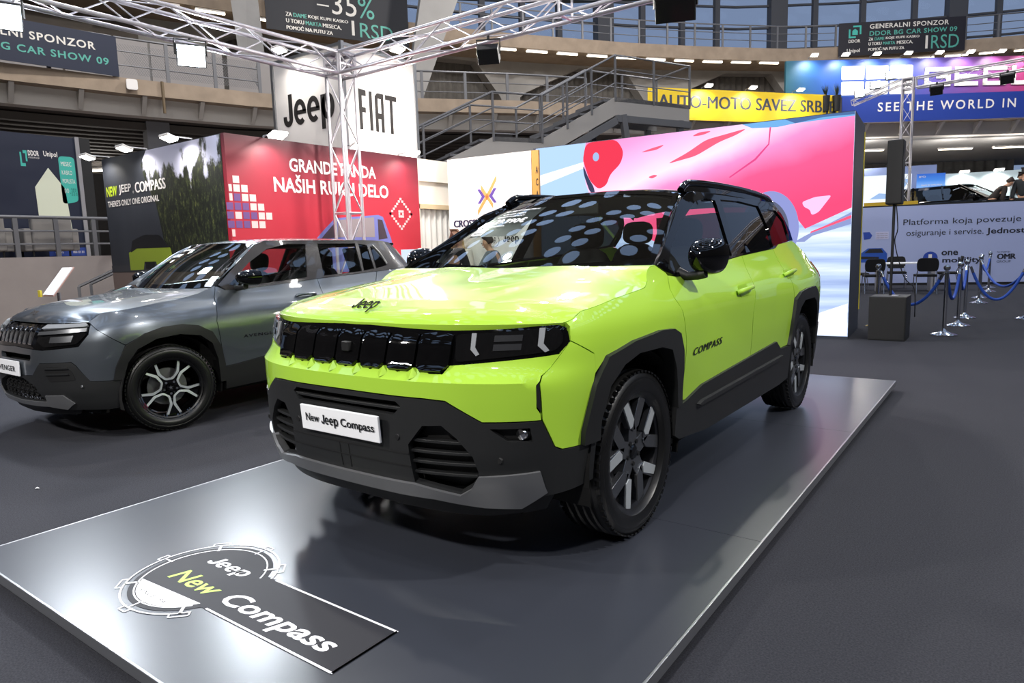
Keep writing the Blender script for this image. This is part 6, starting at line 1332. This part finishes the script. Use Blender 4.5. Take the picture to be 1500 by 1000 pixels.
# ---------------------------------------------------------------- pale blue wall, table and chairs
def blue_wall():
    U = Vector((3.6, 1.04, 0)); fr = frame((-2.3, 20.30, 0), U); W = 10; ang = math.atan2(1.04, 3.6); k = 1.03
    t = empty('exhibition_wall', fr[0], ang, label='long pale blue display wall with black Platforma lettering behind the ropes', cat='wall'); f = frame((0, 0, 0), (1, 0, 0))
    mb = MB(); mb.span((0, 0, 0), (W, .1, 2.33)); mb.build('print', mat('pale_blue_print', 'a9b4dc', .55), t); mb = MB(); mb.span((0, .0, 2.33), (W, .1, 2.37)); mb.build('cap_strip', BLACKM, t); mb = MB(); mb.span((0, -.005, 0), (W, 0, .07)); mb.build('skirting', BLACKM, t)
    write(t, f, [('Platforma koja povezuje kupovinu,', .81 + k, 1.72, 4.2, .22, {}), ('osiguranje i servise.', .90 + k, 1.40, 1.95, .21, {}), ('Jednostavno.', 2.92 + k, 1.40, 1.55, .21, dict(bold=.02)), ('one', 1.83 + k, .86, .42, .13, dict(bold=.025)), ('mobility', 1.86 + k, .60, .98, .20, dict(bold=.025)), ('OMR', 3.21 + k, .72, .44, .15, dict(bold=.03)), ('GROUP', 3.21 + k, .62, .34, .06, {}), ('PLATFORM BY', 3.21 + k, .90, .32, .04, {})], mat('near_black_lettering', '20222e', .5))
    shapes(t, f, [[(1.55 + k + .19 * math.cos(2 * PI * i / 28), .79 + .19 * math.sin(2 * PI * i / 28)) for i in range(28)]], mat('royal_blue_print', '2747a8', .5), 'logo_disc'); write(t, f, [('1', 1.50 + k, .68, .09, .22, dict(bold=.03, n=.006))], WHITEP)
    shapes(t, f, [[(-.22 + k, 1.38), (-.05 + k, 1.4), (.0 + k, 1.5), (-.07 + k, 1.6), (-.25 + k, 1.6)]], mat('royal_blue_print'), 'logo_blob'); shapes(t, f, [[(.09 + k, 1.38), (.44 + k, 1.38), (.44 + k, 1.60), (.09 + k, 1.60)]], mat('lilac_card', 'c6c6e4', .5), 'printed_card')
    for i in range(3): write(t, f, [('usluga na jednom mestu', .11 + k, 1.53 - i * .06, .30, .035, dict(n=.005))], mat('near_black_lettering'))
    shapes(t, f, [[(-.30 + k, .70), (-.28 + k, .98), (-.1 + k, 1.12), (.28 + k, 1.12), (.42 + k, .95), (.42 + k, .66)]], mat('blue_car_print', '2a57b4', .4), 'printed_car', label='printed blue car'); shapes(t, f, [[(-.2 + k, .98), (-.06 + k, 1.10), (.25 + k, 1.10), (.32 + k, .98)]], mat('dark_window_print', '22242c', .4), 'printed_car', .004); shapes(t, f, [[(-.3 + k, .80), (-.3 + k, .88), (.2 + k, .86), (.2 + k, .80)]], mat('dark_window_print'), 'printed_car', .004)
    # white table and conference chairs
    t = empty('table', (-.15, 18.2, 0), .25, label='white rectangular meeting table before the pale blue wall', cat='table'); mb = MB(); mb.box((0, 0, .735), (1.4, .7, .03)); mb.build('tabletop', WHITE, t)
    for x in (-.62, .62): mb = MB(); mb.box((x, 0, .36), (.10, .5, .72)); mb.build('leg', mat('grey_leg', '9a9aa0', .4), t)
    def chair(loc, rz, label):
        t = empty('conference_chair', loc, rz, label=label, cat='chair', group='black conference chairs'); pad = mat('black_upholstery', '0e0e11', .85)
        mb = MB(); mb.box((0, .02, .45), (.46, .44, .06)); mb.build('seat', pad, t, bevel=.025, seg=3); mb = MB(); P = rounded([(-.22, 0), (.22, 0), (.24, .2), (.20, .33), (-.20, .33), (-.24, .2)], .08, 4); mb.prism(P, (Vector((0, -.24, .56)), Vector((1, 0, 0)), Vector((0, -.15, 1)).normalized(), Vector((0, -1, -.15)).normalized()), .045); mb.build('backrest', pad, t, bevel=.012)
        for x in (-.22, .22):
            mb = MB(); mb.tube(catmull([(x, .24, 0), (x, .20, .25), (x, .17, .43)], 3), .011, 8); mb.build('leg', CHROME, t, smooth=60); mb = MB(); mb.tube(catmull([(x, -.30, 0), (x, -.22, .3), (x, -.20, .45), (x * .9, -.26, .62)], 3), .011, 8); mb.build('leg', CHROME, t, smooth=60)
        mb = MB(); mb.bar((-.22, -.15, .425), (.22, -.15, .425), .02, .02); mb.bar((-.22, .17, .425), (.22, .17, .425), .02, .02); mb.build('seat_frame', CHROME, t); return t
    chair((.40, 17.35, 0), .25, 'black conference chair with its back to the ropes, nearest the table end'); chair((.78, 18.8, 0), 1.7, 'black conference chair turned side-on behind the table, right end'); chair((-.45, 19.15, 0), PI + .2, 'black conference chair facing out behind the white table'); chair((-1.25, 18.2, 0), -1.3, 'black conference chair at the left end of the white table'); chair((-.75, 17.2, 0), .3, 'black conference chair seen past the edge of the video screen')
    # ---- stand behind it, on the raised ring
    B0 = frame((-4.2, 24.65, 1.5), U)
    def wall(u0, u1, z1, dn, m, label):
        t = empty('exhibition_wall', B0[0] + B0[1] * u0 + B0[3] * dn, ang, label=label, cat='wall'); mb = MB(); mb.span((0, 0, 0), (u1 - u0, .08, z1 - 1.5)); mb.build('print', m, t); return t, f
    t, ff = wall(1.9, 4.25, 3.93, -.25, mat('slate_blue_print', '7f8db4', .55), 'slate blue back wall of the distant stand, left of the teal wall')
    t, ff = wall(4.2, 11, 3.58, -.2, mat('teal_white_print', 'b9cbd0', .55), 'pale teal back wall with two lit lamps behind the black cars')
    for i, u in enumerate((5.0, 6.0, 7.1)): lamp_head('arm_lamp', B0[0] + B0[1] * u + B0[3] * -.2 + Vector((0, 0, 2.06)), B0[3], ('first lit lamp on the pale teal wall above the black car', 'second lit lamp on the pale teal wall beside the bending person', 'lit lamp on the pale teal wall at the frame edge')[i], power=70, reach=.35, w_=.3)
    t, ff = wall(1.9, 3.4, 3.62, .25, emat('white_video', 'e8f2ff', 1.0), 'small glowing white video wall at the distant stand'); shapes(t, ff, [[(.75, 1.25), (1.05, 1.7), (1.3, 1.95), (1.45, 1.95), (1.2, 1.5), (.95, 1.2)], [(.2, 1.3), (.5, 1.5), (.9, 1.45), (.7, 1.3)]], emat('video_blue', '9dbce8', .9), 'picture', .002)
    t, ff = wall(3.55, 4.40, 3.58, .35, gradmat('poster_blue', [(0, 'e6f2ff'), (.45, '9fcaf5'), (.8, '3f7fd6'), (1, '2a5fc0')], 2, .95, 2.08, emit=.35), 'glowing blue poster with a white car at the distant stand')
    shapes(t, ff, [[(.15, 1.10), (.18, 1.22), (.34, 1.27), (.42, 1.36), (.65, 1.36), (.74, 1.25), (.74, 1.10)]], WHITE, 'printed_car', .004); shapes(t, ff, [[(.37, 1.26), (.43, 1.34), (.52, 1.34), (.52, 1.26)], [(.55, 1.26), (.55, 1.34), (.63, 1.34), (.68, 1.26)]], mat('dark_window_print'), 'printed_car', .006)
    write(t, ff, [('Ready for every drive', .14, 1.66, .62, .06, dict(bold=.02)), ('Start today', .28, 1.57, .36, .05, {}), ('BYD', .06, 1.95, .2, .06, dict(bold=.02))], WHITEP)
    fb = frame((-1.72, 21.52, 1.5), (1.43, .42, 0)); mb = MB(); mb.prism([(0, 0), (1.48, 0), (1.48, 1.02), (0, 1.02)], fb, .03); o = mb.build('fascia_board', mat('mustard_board', 'c2a024', .5)); tag(recenter(o), 'mustard yellow board along the top of the distant low wall', 'board')
blue_wall()
# ---------------------------------------------------------------- distant black cars
def dark_car(loc, rz, label, text=None):
    t = empty('car', loc, rz, label=label, cat='car'); B = SUV; N = 72; zs = [.22, .35, .5, .7, .85, .95, 1.02, 1.07]
    mb = MB(); SS = [B.L * k / (N // 2) for k in range(-N // 2, N // 2)]
    vs = [B.P(s, z) for z in zs for s in SS]; n = len(SS); fs = [(j * n + i, j * n + (i + 1) % n, (j + 1) * n + (i + 1) % n, (j + 1) * n + i) for j in range(len(zs) - 1) for i in range(n)]
    mb.add(vs, fs); mb.add([B.P(s, 1.07) for s in SS], [tuple(range(n))]); mb.build('body', GLOSS, t, smooth=45)
    ca = MB(); ring = [(1.07, .82, .25, 3.45), (1.25, .76, .62, 3.35), (1.45, .68, 1.02, 3.2), (1.54, .62, 1.2, 3.1)]; vs = []
    for z, hw, y0, y1 in ring: vs += [(-hw, y0 + .1, z), (-hw * .5, y0, z), (hw * .5, y0, z), (hw, y0 + .1, z), (hw, y1, z), (-hw, y1, z)]
    ca.add(vs, [(j * 6 + i, j * 6 + (i + 1) % 6, j * 6 + 6 + (i + 1) % 6, j * 6 + 6 + i) for j in range(3) for i in range(6)]); ca.build('cabin_glass', GLASSP, t)
    MB().grid(lambda i, j: ((2 * i - 1) * .63, 1.18 + 1.95 * j, 1.54 + .05 * (1 - abs(2 * i - 1) ** 3)), 10, 6).build('roof', GLOSS, t, smooth=40)
    pl_ = MB()
    for s_ in (-1, 1):
        for a, b in (((.82, .33, 1.07), (.62, 1.2, 1.55)), ((.80, 1.55, 1.1), (.63, 1.7, 1.55)), ((.8, 2.5, 1.1), (.63, 2.6, 1.55)), ((.8, 3.42, 1.08), (.6, 3.1, 1.55))): pl_.bar((s_ * a[0], a[1], a[2]), (s_ * b[0], b[1], b[2]), .06, .05)
    pl_.build('pillar', GLOSS, t)
    for s_ in (-1, 1):
        mirror_shape((0, 0, 0), (.2, .16, .15), s_).build('mirror', GLOSS, t, smooth=50, loc=(s_ * .96, .6, 1.15))
        for y in (0, 2.8): mb = MB(); mb.cyl((s_ * .72, y, .36), (s_ * .93, y, .36), .36, 28); mb.build('wheel', RUBBER, t, smooth=40)
        mb = MB(); mb.box((s_ * .6, -.74, .88), (.36, .05, .07)); mb.build('headlight', DRL, t)
    if text: tx = MB(); lettering(tx, text, None, -.5, .55, 1.0, .16, .012, bold=.02, surf=lambda u, v, n: (u, .35 + .85 * v - n, 1.09 + .46 * v + n)); tx.build('windscreen_lettering', WHITE, t)
dark_car((1.95, 24.15, 1.5), 1.22, 'black car with white windscreen lettering at the distant stand', 'SEAL U DM-i')
# ---------------------------------------------------------------- left: ring stand
def left_stand():
    X = -14.3; fr = (Vector((X, 0, 0)), Vector((0, 1, 0)), Vector((0, 0, 1)), Vector((1, 0, 0)))
    t = empty('exhibition_wall', (X, 1.0, 1.5), label='navy display wall with teal speech bubble on the raised ring', cat='wall'); f = (Vector((0, -1.0, -1.5)),) + fr[1:]
    mb = MB(); mb.span((-.05, -1.2, 0), (0, 3.12, 2.52)); mb.build('print', mat('navy_gradient', '0f1830', .5), t); mb = MB(); mb.span((-.5, 3.12, 0), (.03, 3.20, 2.55)); mb.build('end_strip', mat('grey_end', '8f8d90', .5), t); mb = MB(); mb.span((-.9, 3.2, 0), (-.1, 3.47, 2.56)); mb.build('end_board', BLACKM, t)
    shapes(t, f, [[(3.30, 1.70), (3.28, 2.95), (3.56, 3.36), (3.84, 2.95), (3.92, 1.72)]], mat('pale_glow_print', 'd9ddc6', .5), 'house_shape')
    shapes(t, f, [rounded([(3.77, 2.62), (3.77, 3.62), (4.08, 3.62), (4.08, 2.68)], .08, 3)], TEAL, 'speech_bubble'); shapes(t, f, [[(3.40, 1.52), (3.40, 1.68), (4.12, 1.70), (4.12, 1.52)]], mat('blue_base_print', '24408f', .5), 'colour_band', .003)
    write(t, f, [('DDOR', 3.22, 3.58, .2, .11, dict(bold=.03)), ('Unipol', 3.50, 3.56, .26, .14, dict(bold=.02)), ('OSIGURANJE', 3.22, 3.52, .2, .04), ('MESEC', 3.81, 3.42, .2, .09, dict(n=.006)), ('KASKO', 3.81, 3.24, .2, .09, dict(n=.006)), ('POPUSTA', 3.81, 3.06, .24, .09, dict(n=.006)), ('DO', 3.83, 2.86, .08, .09, dict(n=.006)), ('ddor.rs', 3.52, 1.58, .15, .05, dict(n=.006)), ('0800 303 301', 3.86, 1.58, .22, .05, dict(n=.006))], WHITEP); write(t, f, [('-35%', 3.93, 2.80, .14, .16, dict(n=.006))], mat('deep_teal', '1f7a70', .5)); shapes(t, f, [[(3.07, 3.36), (3.07, 3.64), (3.10, 3.64), (3.10, 3.42), (3.16, 3.42), (3.16, 3.36)], [(3.13, 3.68), (3.2, 3.68), (3.2, 3.46), (3.17, 3.46), (3.17, 3.62), (3.13, 3.62)]], TEAL, 'logo')
    # armchairs
    def armchair(loc, rz, w_, label):
        t = empty('armchair', loc, rz, label=label, cat='armchair'); m = mat('grey_upholstery', '8d8985', .85)
        mb = MB(); mb.box((0, 0, .26), (w_, .7, .28)); mb.build('seat', m, t, bevel=.04, seg=3); mb = MB(); mb.box((0, -.34, .45), (w_, .16, .65)); mb.build('backrest', m, t, bevel=.04, seg=3)
        for s_ in (-1, 1):
            mb = MB(); mb.box((s_ * (w_ / 2 + .06), 0, .34), (.14, .74, .44)); mb.build('armrest', m, t, bevel=.03, seg=3)
            for y in (-.28, .28): mb = MB(); mb.cyl((s_ * w_ * .45, y, 0), (s_ * w_ * .45, y, .13), .02, 8); mb.build('leg', BLACKM, t)
    armchair((-13.75, 3.15, 1.5), -PI / 2 + PI, .72, 'wide grey armchair behind the tubular railing before the navy wall'); armchair((-13.75, 2.10, 1.5), -PI / 2 + PI, .5, 'narrow grey armchair behind the railing at the left frame edge')
    # info stand before the ring wall
    t = empty('info_stand', (-6.0, .33, 0), label='white slanted information sheet on a stand behind the grey bonnet', cat='sign'); V = Vector((0, .61, .79)); fr_ = (Vector((-.12, -.04, 1.03)), Vector((1, 0, 0)), V, Vector((0, -.79, .61)))
    mb = MB(); mb.prism([(0, 0), (.25, 0), (.25, .35), (0, .35)], fr_, .01); mb.build('sheet', WHITE, t); mb = MB(); mb.prism([(-.01, -.01), (.26, -.01), (.26, .36), (-.01, .36)], fr_, .008, -.009); mb.build('backing_board', mat('copper_edge', 'b08a80', .4), t); write(t, fr_, [('Tehnički podaci', .05, .30, .15, .016, dict(n=.012))] + [('specifikacija vozila', .03, .27 - i * .022, .19, .009, dict(n=.012)) for i in range(10)], mat('sheet_ink', '8a93b0', .5))
    mb = MB(); mb.cyl((0, .06, .02), (0, .06, 1.05), .018, 10); mb.build('pole', STEEL, t); mb = MB(); mb.lathe([(0, 0), (.16, 0), (.16, .015), (0, .02)], c=(0, .06, 0), n=24); mb.build('base', STEEL, t); mb = MB(); mb.box((-.155, -.06, 1.045), (.06, .02, .07)); mb.build('yellow_tab', mat('yellow_tab', 'd9c63a', .5), t, 'small yellow tab')
    mb = MB(); mb.box((0, 0, .09), (.16, .09, .18)); o = mb.build('box', mat('red_box', 'b03028', .5), bevel=.01, loc=(-12.9, 4.1, 1.5)); tag(o, 'small red box on the ring wall under the railing end', 'box')
    mb = MB(); mb.span((-.04, -.10, -.10), (.04, .10, .10)); p = L1.off(D1 + 2.6, 0, 0); fr3, W3 = L1.fr(D1 + 2.4, D1 + 2.8, 5.42); mb = MB(); mb.prism(rounded([(0, 0), (.24, 0), (.24, .24), (0, .24)], .05, 3), (Vector(),) + fr3[1:], .07); o = mb.build('wireless_router', WHITEP, loc=fr3[0]); tag(o, 'small white square router box on the gallery edge', 'router')
    mb = MB(); P0 = L1.off(D1 + 3.2, -.03, 5.7); P = [Vector((0, 0, -.0)), Vector((0, 0, -.28)), Vector((.0, 0, -.36)) , Vector((.0, 0, -.75))]; mb.tube(P, .035, 8); o = mb.build('drain_pipe', mat('brass_pipe', '6b5a42', .5), smooth=50, loc=P0); tag(o, 'short brown drain pipe on the gallery edge beside the sign cube', 'pipe')
left_stand()

for k, (x, y, l) in enumerate(((1.50, -1.33, 'tiny white paper scrap on the carpet beside the platform corner'), (-2.55, -1.15, 'tiny pale paper scrap on the carpet before the grey car'))):
    mb = MB(); mb.add([(0, 0, .003), (.022, .004, .009), (.018, .02, .004), (-.004, .016, .008), (.008, .010, .014)], [(0, 1, 4), (1, 2, 4), (2, 3, 4), (3, 0, 4), (0, 3, 2, 1)]); o = mb.build('paper_scrap', WHITE, loc=(x, y, 0)); tag(o, l, 'scrap')
# ---------------------------------------------------------------- the stair up to the gallery
def stair():
    t = empty('staircase', (-6.6, 13.5, 0), label='grey steel staircase with two flights climbing to the gallery', cat='staircase'); L = Vector(t.location); ST = mat('stair_grey', 'a39f9b', .7); DK = mat('stair_underside', '5f6064', .6)
    d = Vector((.5, .866, 0)).normalized(); w_ = Vector((-d.y, d.x, 0)) * 1.5
    # near edge points
    E0, E1, E2, E3, E4 = [Vector(p) for p in ((-7.80, 8.7, 3.30), (-7.24, 9.73, 3.86), (-6.64, 10.77, 3.86), (-5.68, 12.5, 4.9), (-4.72, 14.7, 4.9))]; G0 = E1 + (E0 - E1) * 6.9; G0.z = 0
    pts = [G0, E1, E2, E3, E4]
    W = Vector((-.866, .5, 0)) * 1.4
    for a, b, nm in ((G0, E1, 'flight'), (E1, E2, 'landing'), (E2, E3, 'flight'), (E3, E4, 'landing')):
        dn = Vector((0, 0, -.42))
        for o in (Vector(), W): mb = MB(); mb.add([a - L + o, b - L + o, b - L + o + dn, a - L + o + dn, a - L + o + W * .05, b - L + o + W * .05, b - L + o + dn + W * .05, a - L + o + dn + W * .05], [(0, 1, 2, 3), (7, 6, 5, 4), (0, 4, 5, 1), (3, 2, 6, 7), (0, 3, 7, 4), (1, 5, 6, 2)]); mb.build('stringer', ST, t)
        mb = MB()
        if nm == 'landing': mb.add([a - L, b - L, b - L + W, a - L + W] + [p + Vector((0, 0, -.1)) for p in (a - L, b - L, b - L + W, a - L + W)], [(0, 1, 2, 3), (7, 6, 5, 4), (0, 4, 5, 1), (2, 6, 7, 3)])
        else:
            n = max(6, round((b.z - a.z) / .17))
            for k in range(n): p = a.lerp(b, (k + .5) / n) - L + W * .5; mb.box(p, (.30, 1.35, .05), math.atan2(d.y, d.x))
        mb.build('treads' if nm == 'flight' else 'deck', DK, t)
    for off in (Vector(), W):
        for h in (.95, .62, .32): mb = MB(); mb.tube([p - L + off + Vector((0, 0, h)) for p in pts], .025 if h > .9 else .016, 6); mb.build('handrail' if h > .9 else 'rail', STEEL, t, smooth=60)
        for a, b, n in ((G0, E1, 5), (E1, E2, 1), (E2, E3, 3), (E3, E4, 2)):
            for k in range(n): p = a.lerp(b, k / n) - L + off; mb = MB(); mb.bar(p + Vector((0, 0, -.1)), p + Vector((0, 0, .95)), .045, .045, d); mb.build('post', STEEL, t)
        p = E4 - L + off; mb = MB(); mb.bar(p + Vector((0, 0, -.1)), p + Vector((0, 0, .95)), .045, .045, d); mb.build('post', STEEL, t)
    mb = MB(); mb.tube([E4 - L + Vector((0, 0, .95)), E4 - L + W + Vector((0, 0, .95))], .025, 6); mb.build('handrail', STEEL, t)
    for p, q in ((E3 + d * .2, E3 + d * 1.0), (E4 - d * .3, E4 - d * .3), (E3 + d * .2 + W, E3 + d * .2 + W), (E4 - d * .3 + W, E4 - d * .3 + W), (E2, E2), (E2 + W, E2 + W)):
        mb = MB(); a = p - L + Vector((0, 0, -.4)); b = Vector((q.x - L.x, q.y - L.y, 0)); mb.bar(a, b, .14, .14, d); mb.build('support', DK, t)
    mb = MB(); mb.bar(E3 - L + Vector((0, 0, -.5)), E4 - L + Vector((0, 0, -.5)), .16, .16); mb.bar(E2 - L + Vector((0, 0, -.55)), E3 - L + Vector((0, 0, -.55)), .16, .16); mb.build('carrying_beam', DK, t)
stair()
# ---------------------------------------------------------------- people
def skin_mesh(name, nodes, edges, m, parent, lvl=2):
    """nodes {key: (pos, rx, ry)}; grows one continuous skin over the skeleton"""
    keys = list(nodes); me = bpy.data.meshes.new(name); me.from_pydata([nodes[k][0] for k in keys], [(keys.index(a), keys.index(b)) for a, b in edges], [])
    o = bpy.data.objects.new(name, me); COL.objects.link(o); o.parent = parent; me.materials.append(m)
    md = o.modifiers.new('skin', 'SKIN'); md.use_smooth_shade = True
    for i, k in enumerate(keys): v = me.skin_vertices[0].data[i]; v.radius = (nodes[k][1], nodes[k][2]); v.use_root = (i == 0)
    sb = o.modifiers.new('subdiv', 'SUBSURF'); sb.levels = lvl; sb.render_levels = lvl; return o
def person(loc, rz, label, top, legs, hair, skin='c99a7c', bend=0., arms=((.25, .5), (.2, .4)), long_hair=False, sc=1.0, head_turn=0., shirt=None):
    """standing adult; bend leans the trunk forward; arms = (forward swing, elbow bend) for each side"""
    t = empty('person', loc, rz, label=label, cat='person'); t.scale = (sc,) * 3
    SK = mat('skin_' + skin, skin, .55); hip = Vector((0, 0, .94)); B = Matrix.Rotation(bend, 3, 'X'); up = lambda x, y, z: hip + B @ Vector((x, y, z - .94))
    N = {'pelvis': (hip, .14, .11), 'waist': (up(0, 0, 1.10), .125, .10), 'chest': (up(0, 0, 1.30), .155, .115), 'neck0': (up(0, .01, 1.46), .075, .07), 'neck': (up(0, -.01, 1.52), .052, .055), 'jaw': (up(0, -.035, 1.585), .062, .075), 'head': (up(0, -.02, 1.67), .076, .095), 'crown': (up(0, -.01, 1.735), .055, .07)}
    Ed = [('pelvis', 'waist'), ('waist', 'chest'), ('chest', 'neck0'), ('neck0', 'neck'), ('neck', 'jaw'), ('jaw', 'head'), ('head', 'crown')]
    hands = []
    for s, sd, (sw, el) in ((-1, 'l', arms[0]), (1, 'r', arms[1])):
        sh = up(s * .19, 0, 1.41); R1 = B @ Matrix.Rotation(sw, 3, 'X'); e = sh + R1 @ Vector((s * .05, 0, -.30)); R2 = R1 @ Matrix.Rotation(el, 3, 'X'); w_ = e + R2 @ Vector((-s * .02, 0, -.25)); pm = w_ + R2 @ Vector((0, 0, -.08))
        for k, p, r in (('sh', sh, .066), ('el', e, .045), ('wr', w_, .028), ('palm', pm, .034)): N[sd + k] = (p, r, r if k != 'palm' else .018)
        Ed += [('chest', sd + 'sh'), (sd + 'sh', sd + 'el'), (sd + 'el', sd + 'wr'), (sd + 'wr', sd + 'palm')]
        for f in range(4):
            a = pm + R2 @ Vector(((f - 1.5) * .019, 0, -.03)); b = a + R2 @ Vector((0, -.006, -.038 - .006 * (f in (1, 2)))); c = b + R2 @ Vector((0, -.016, -.028)); N[f'{sd}f{f}a'] = (a, .010, .010); N[f'{sd}f{f}b'] = (b, .009, .009); N[f'{sd}f{f}c'] = (c, .007, .007); Ed += [(sd + 'palm', f'{sd}f{f}a'), (f'{sd}f{f}a', f'{sd}f{f}b'), (f'{sd}f{f}b', f'{sd}f{f}c')]
        th = w_ + R2 @ Vector((-s * .030, -.012, -.05)); N[sd + 't1'] = (th, .011, .011); N[sd + 't2'] = (th + R2 @ Vector((-s * .016, -.012, -.035)), .009, .009); Ed += [(sd + 'wr', sd + 't1'), (sd + 't1', sd + 't2')]
        hj = hip + Vector((s * .09, 0, -.06)); kn = Vector((s * .10, -.02, .49)); an = Vector((s * .10, .03, .08)); to = Vector((s * .12, -.14, .035))
        for k, p, r in (('hip', hj, .092), ('knee', kn, .06), ('ankle', an, .04), ('toe', to, .034)): N[sd + k] = (p, r, r)
        Ed += [('pelvis', sd + 'hip'), (sd + 'hip', sd + 'knee'), (sd + 'knee', sd + 'ankle'), (sd + 'ankle', sd + 'toe')]
    body = skin_mesh('body', N, Ed, SK, t)
    J = {k: (N[k][0], N[k][1] + .022, N[k][2] + .022) for k in ('pelvis', 'waist', 'chest', 'lsh', 'lel', 'rsh', 'rel')}; J['neck0'] = (N['neck0'][0], .09, .085)
    for sd in 'lr': J[sd + 'wr'] = (N[sd + 'wr'][0], .042, .042)
    skin_mesh('jacket', J, [('pelvis', 'waist'), ('waist', 'chest'), ('chest', 'neck0')] + [(a, b) for s in 'lr' for a, b in (('chest', s + 'sh'), (s + 'sh', s + 'el'), (s + 'el', s + 'wr'))], mat('cloth_' + top, top, .9), t)
    T = {'pelvis': (N['pelvis'][0], .155, .125)}
    for s in 'lr':
        for k in ('hip', 'knee', 'ankle'): T[s + k] = (N[s + k][0], N[s + k][1] + .018, N[s + k][2] + .018)
    skin_mesh('trousers', T, [(a, b) for s in 'lr' for a, b in (('pelvis', s + 'hip'), (s + 'hip', s + 'knee'), (s + 'knee', s + 'ankle'))], mat('cloth_' + legs, legs, .9), t)
    H = {'a': (up(0, .025, 1.70), .080, .082), 'b': (up(0, .012, 1.75), .064, .068), 'c': (up(0, .055, 1.62), .075, .05)}; He = [('a', 'b'), ('a', 'c')]
    if long_hair: H['d'] = (up(0, .075, 1.48), .10, .045); H['e'] = (up(0, .08, 1.36), .09, .035); He += [('c', 'd'), ('d', 'e')]
    skin_mesh('hair', H, He, mat('hair_' + hair, hair, .7), t)
    F = MB(); hd = up(0, -.02, 1.655); f_ = lambda x, y, z: hd + B @ Vector((x, y, z))
    for s in (-1, 1): F.cyl(f_(s * .031, -.088, .012), f_(s * .031, -.098, .012), .011, 10)
    F.build('eyes', mat('eye_dark', '2a1d18', .3), body); F = MB(); F.add([f_(0, -.095, .015), f_(-.014, -.092, -.028), f_(.014, -.092, -.028), f_(0, -.120, -.026)], [(0, 1, 3), (0, 3, 2), (1, 2, 3)]); F.build('nose', SK, body)
    F = MB(); F.tube([f_(-.024, -.094, -.060), f_(0, -.102, -.057), f_(.024, -.094, -.060)], .006, 6); F.build('mouth', mat('lips', '9c5a50', .5), body)
    for s in (-1, 1): F = MB(); F.lathe([(0, -.008), (.022, -.004), (.026, .004), (0, .006)], c=f_(s * .083, 0, -.005), axis='X', n=12); F.build('ear', SK, body)
    return t
person((-5.74, 6.66, 0), .4, 'blond long-haired person standing before the white wall beyond the lime car', 'd8cfc4', '3a3a40', 'd9b878', long_hair=True, sc=.955, arms=((-.3, -.7), (-.3, -.6)))
person((-5.45, 6.02, 0), 1.2, 'dark-haired person in a black jacket bending beside the white counter', '121214', '22242a', '5a3a26', bend=.38, sc=.98, arms=((-.7, -.6), (-.6, -.5)))
person((-4.74, 6.5, 0), -1.3, 'person in a grey top seen through the windscreen of the lime car', '5a6066', '26282c', '33261e', bend=.30, sc=.93, arms=((-.9, -.7), (-.8, -.6)))
person((1.50, 22.55, 1.5), 1.9, 'person in a dark jacket bending over the far black car', '2e2622', '202226', '3a2c26', bend=.75, sc=.98, arms=((-.5, -.5), (-.5, -.5)))
person((2.08, 23.2, 1.5), .6, 'person in a white shirt partly hidden by the dark suit at the frame edge', 'cfe0e4', '2a2a30', '201814', bend=.35, sc=.98, arms=((-.8, -.4), (-.7, -.4)))
person((2.30, 22.75, 1.5), PI - .3, 'person in a dark suit with back turned at the right frame edge', '26292b', '202224', '17120f', sc=1.02)
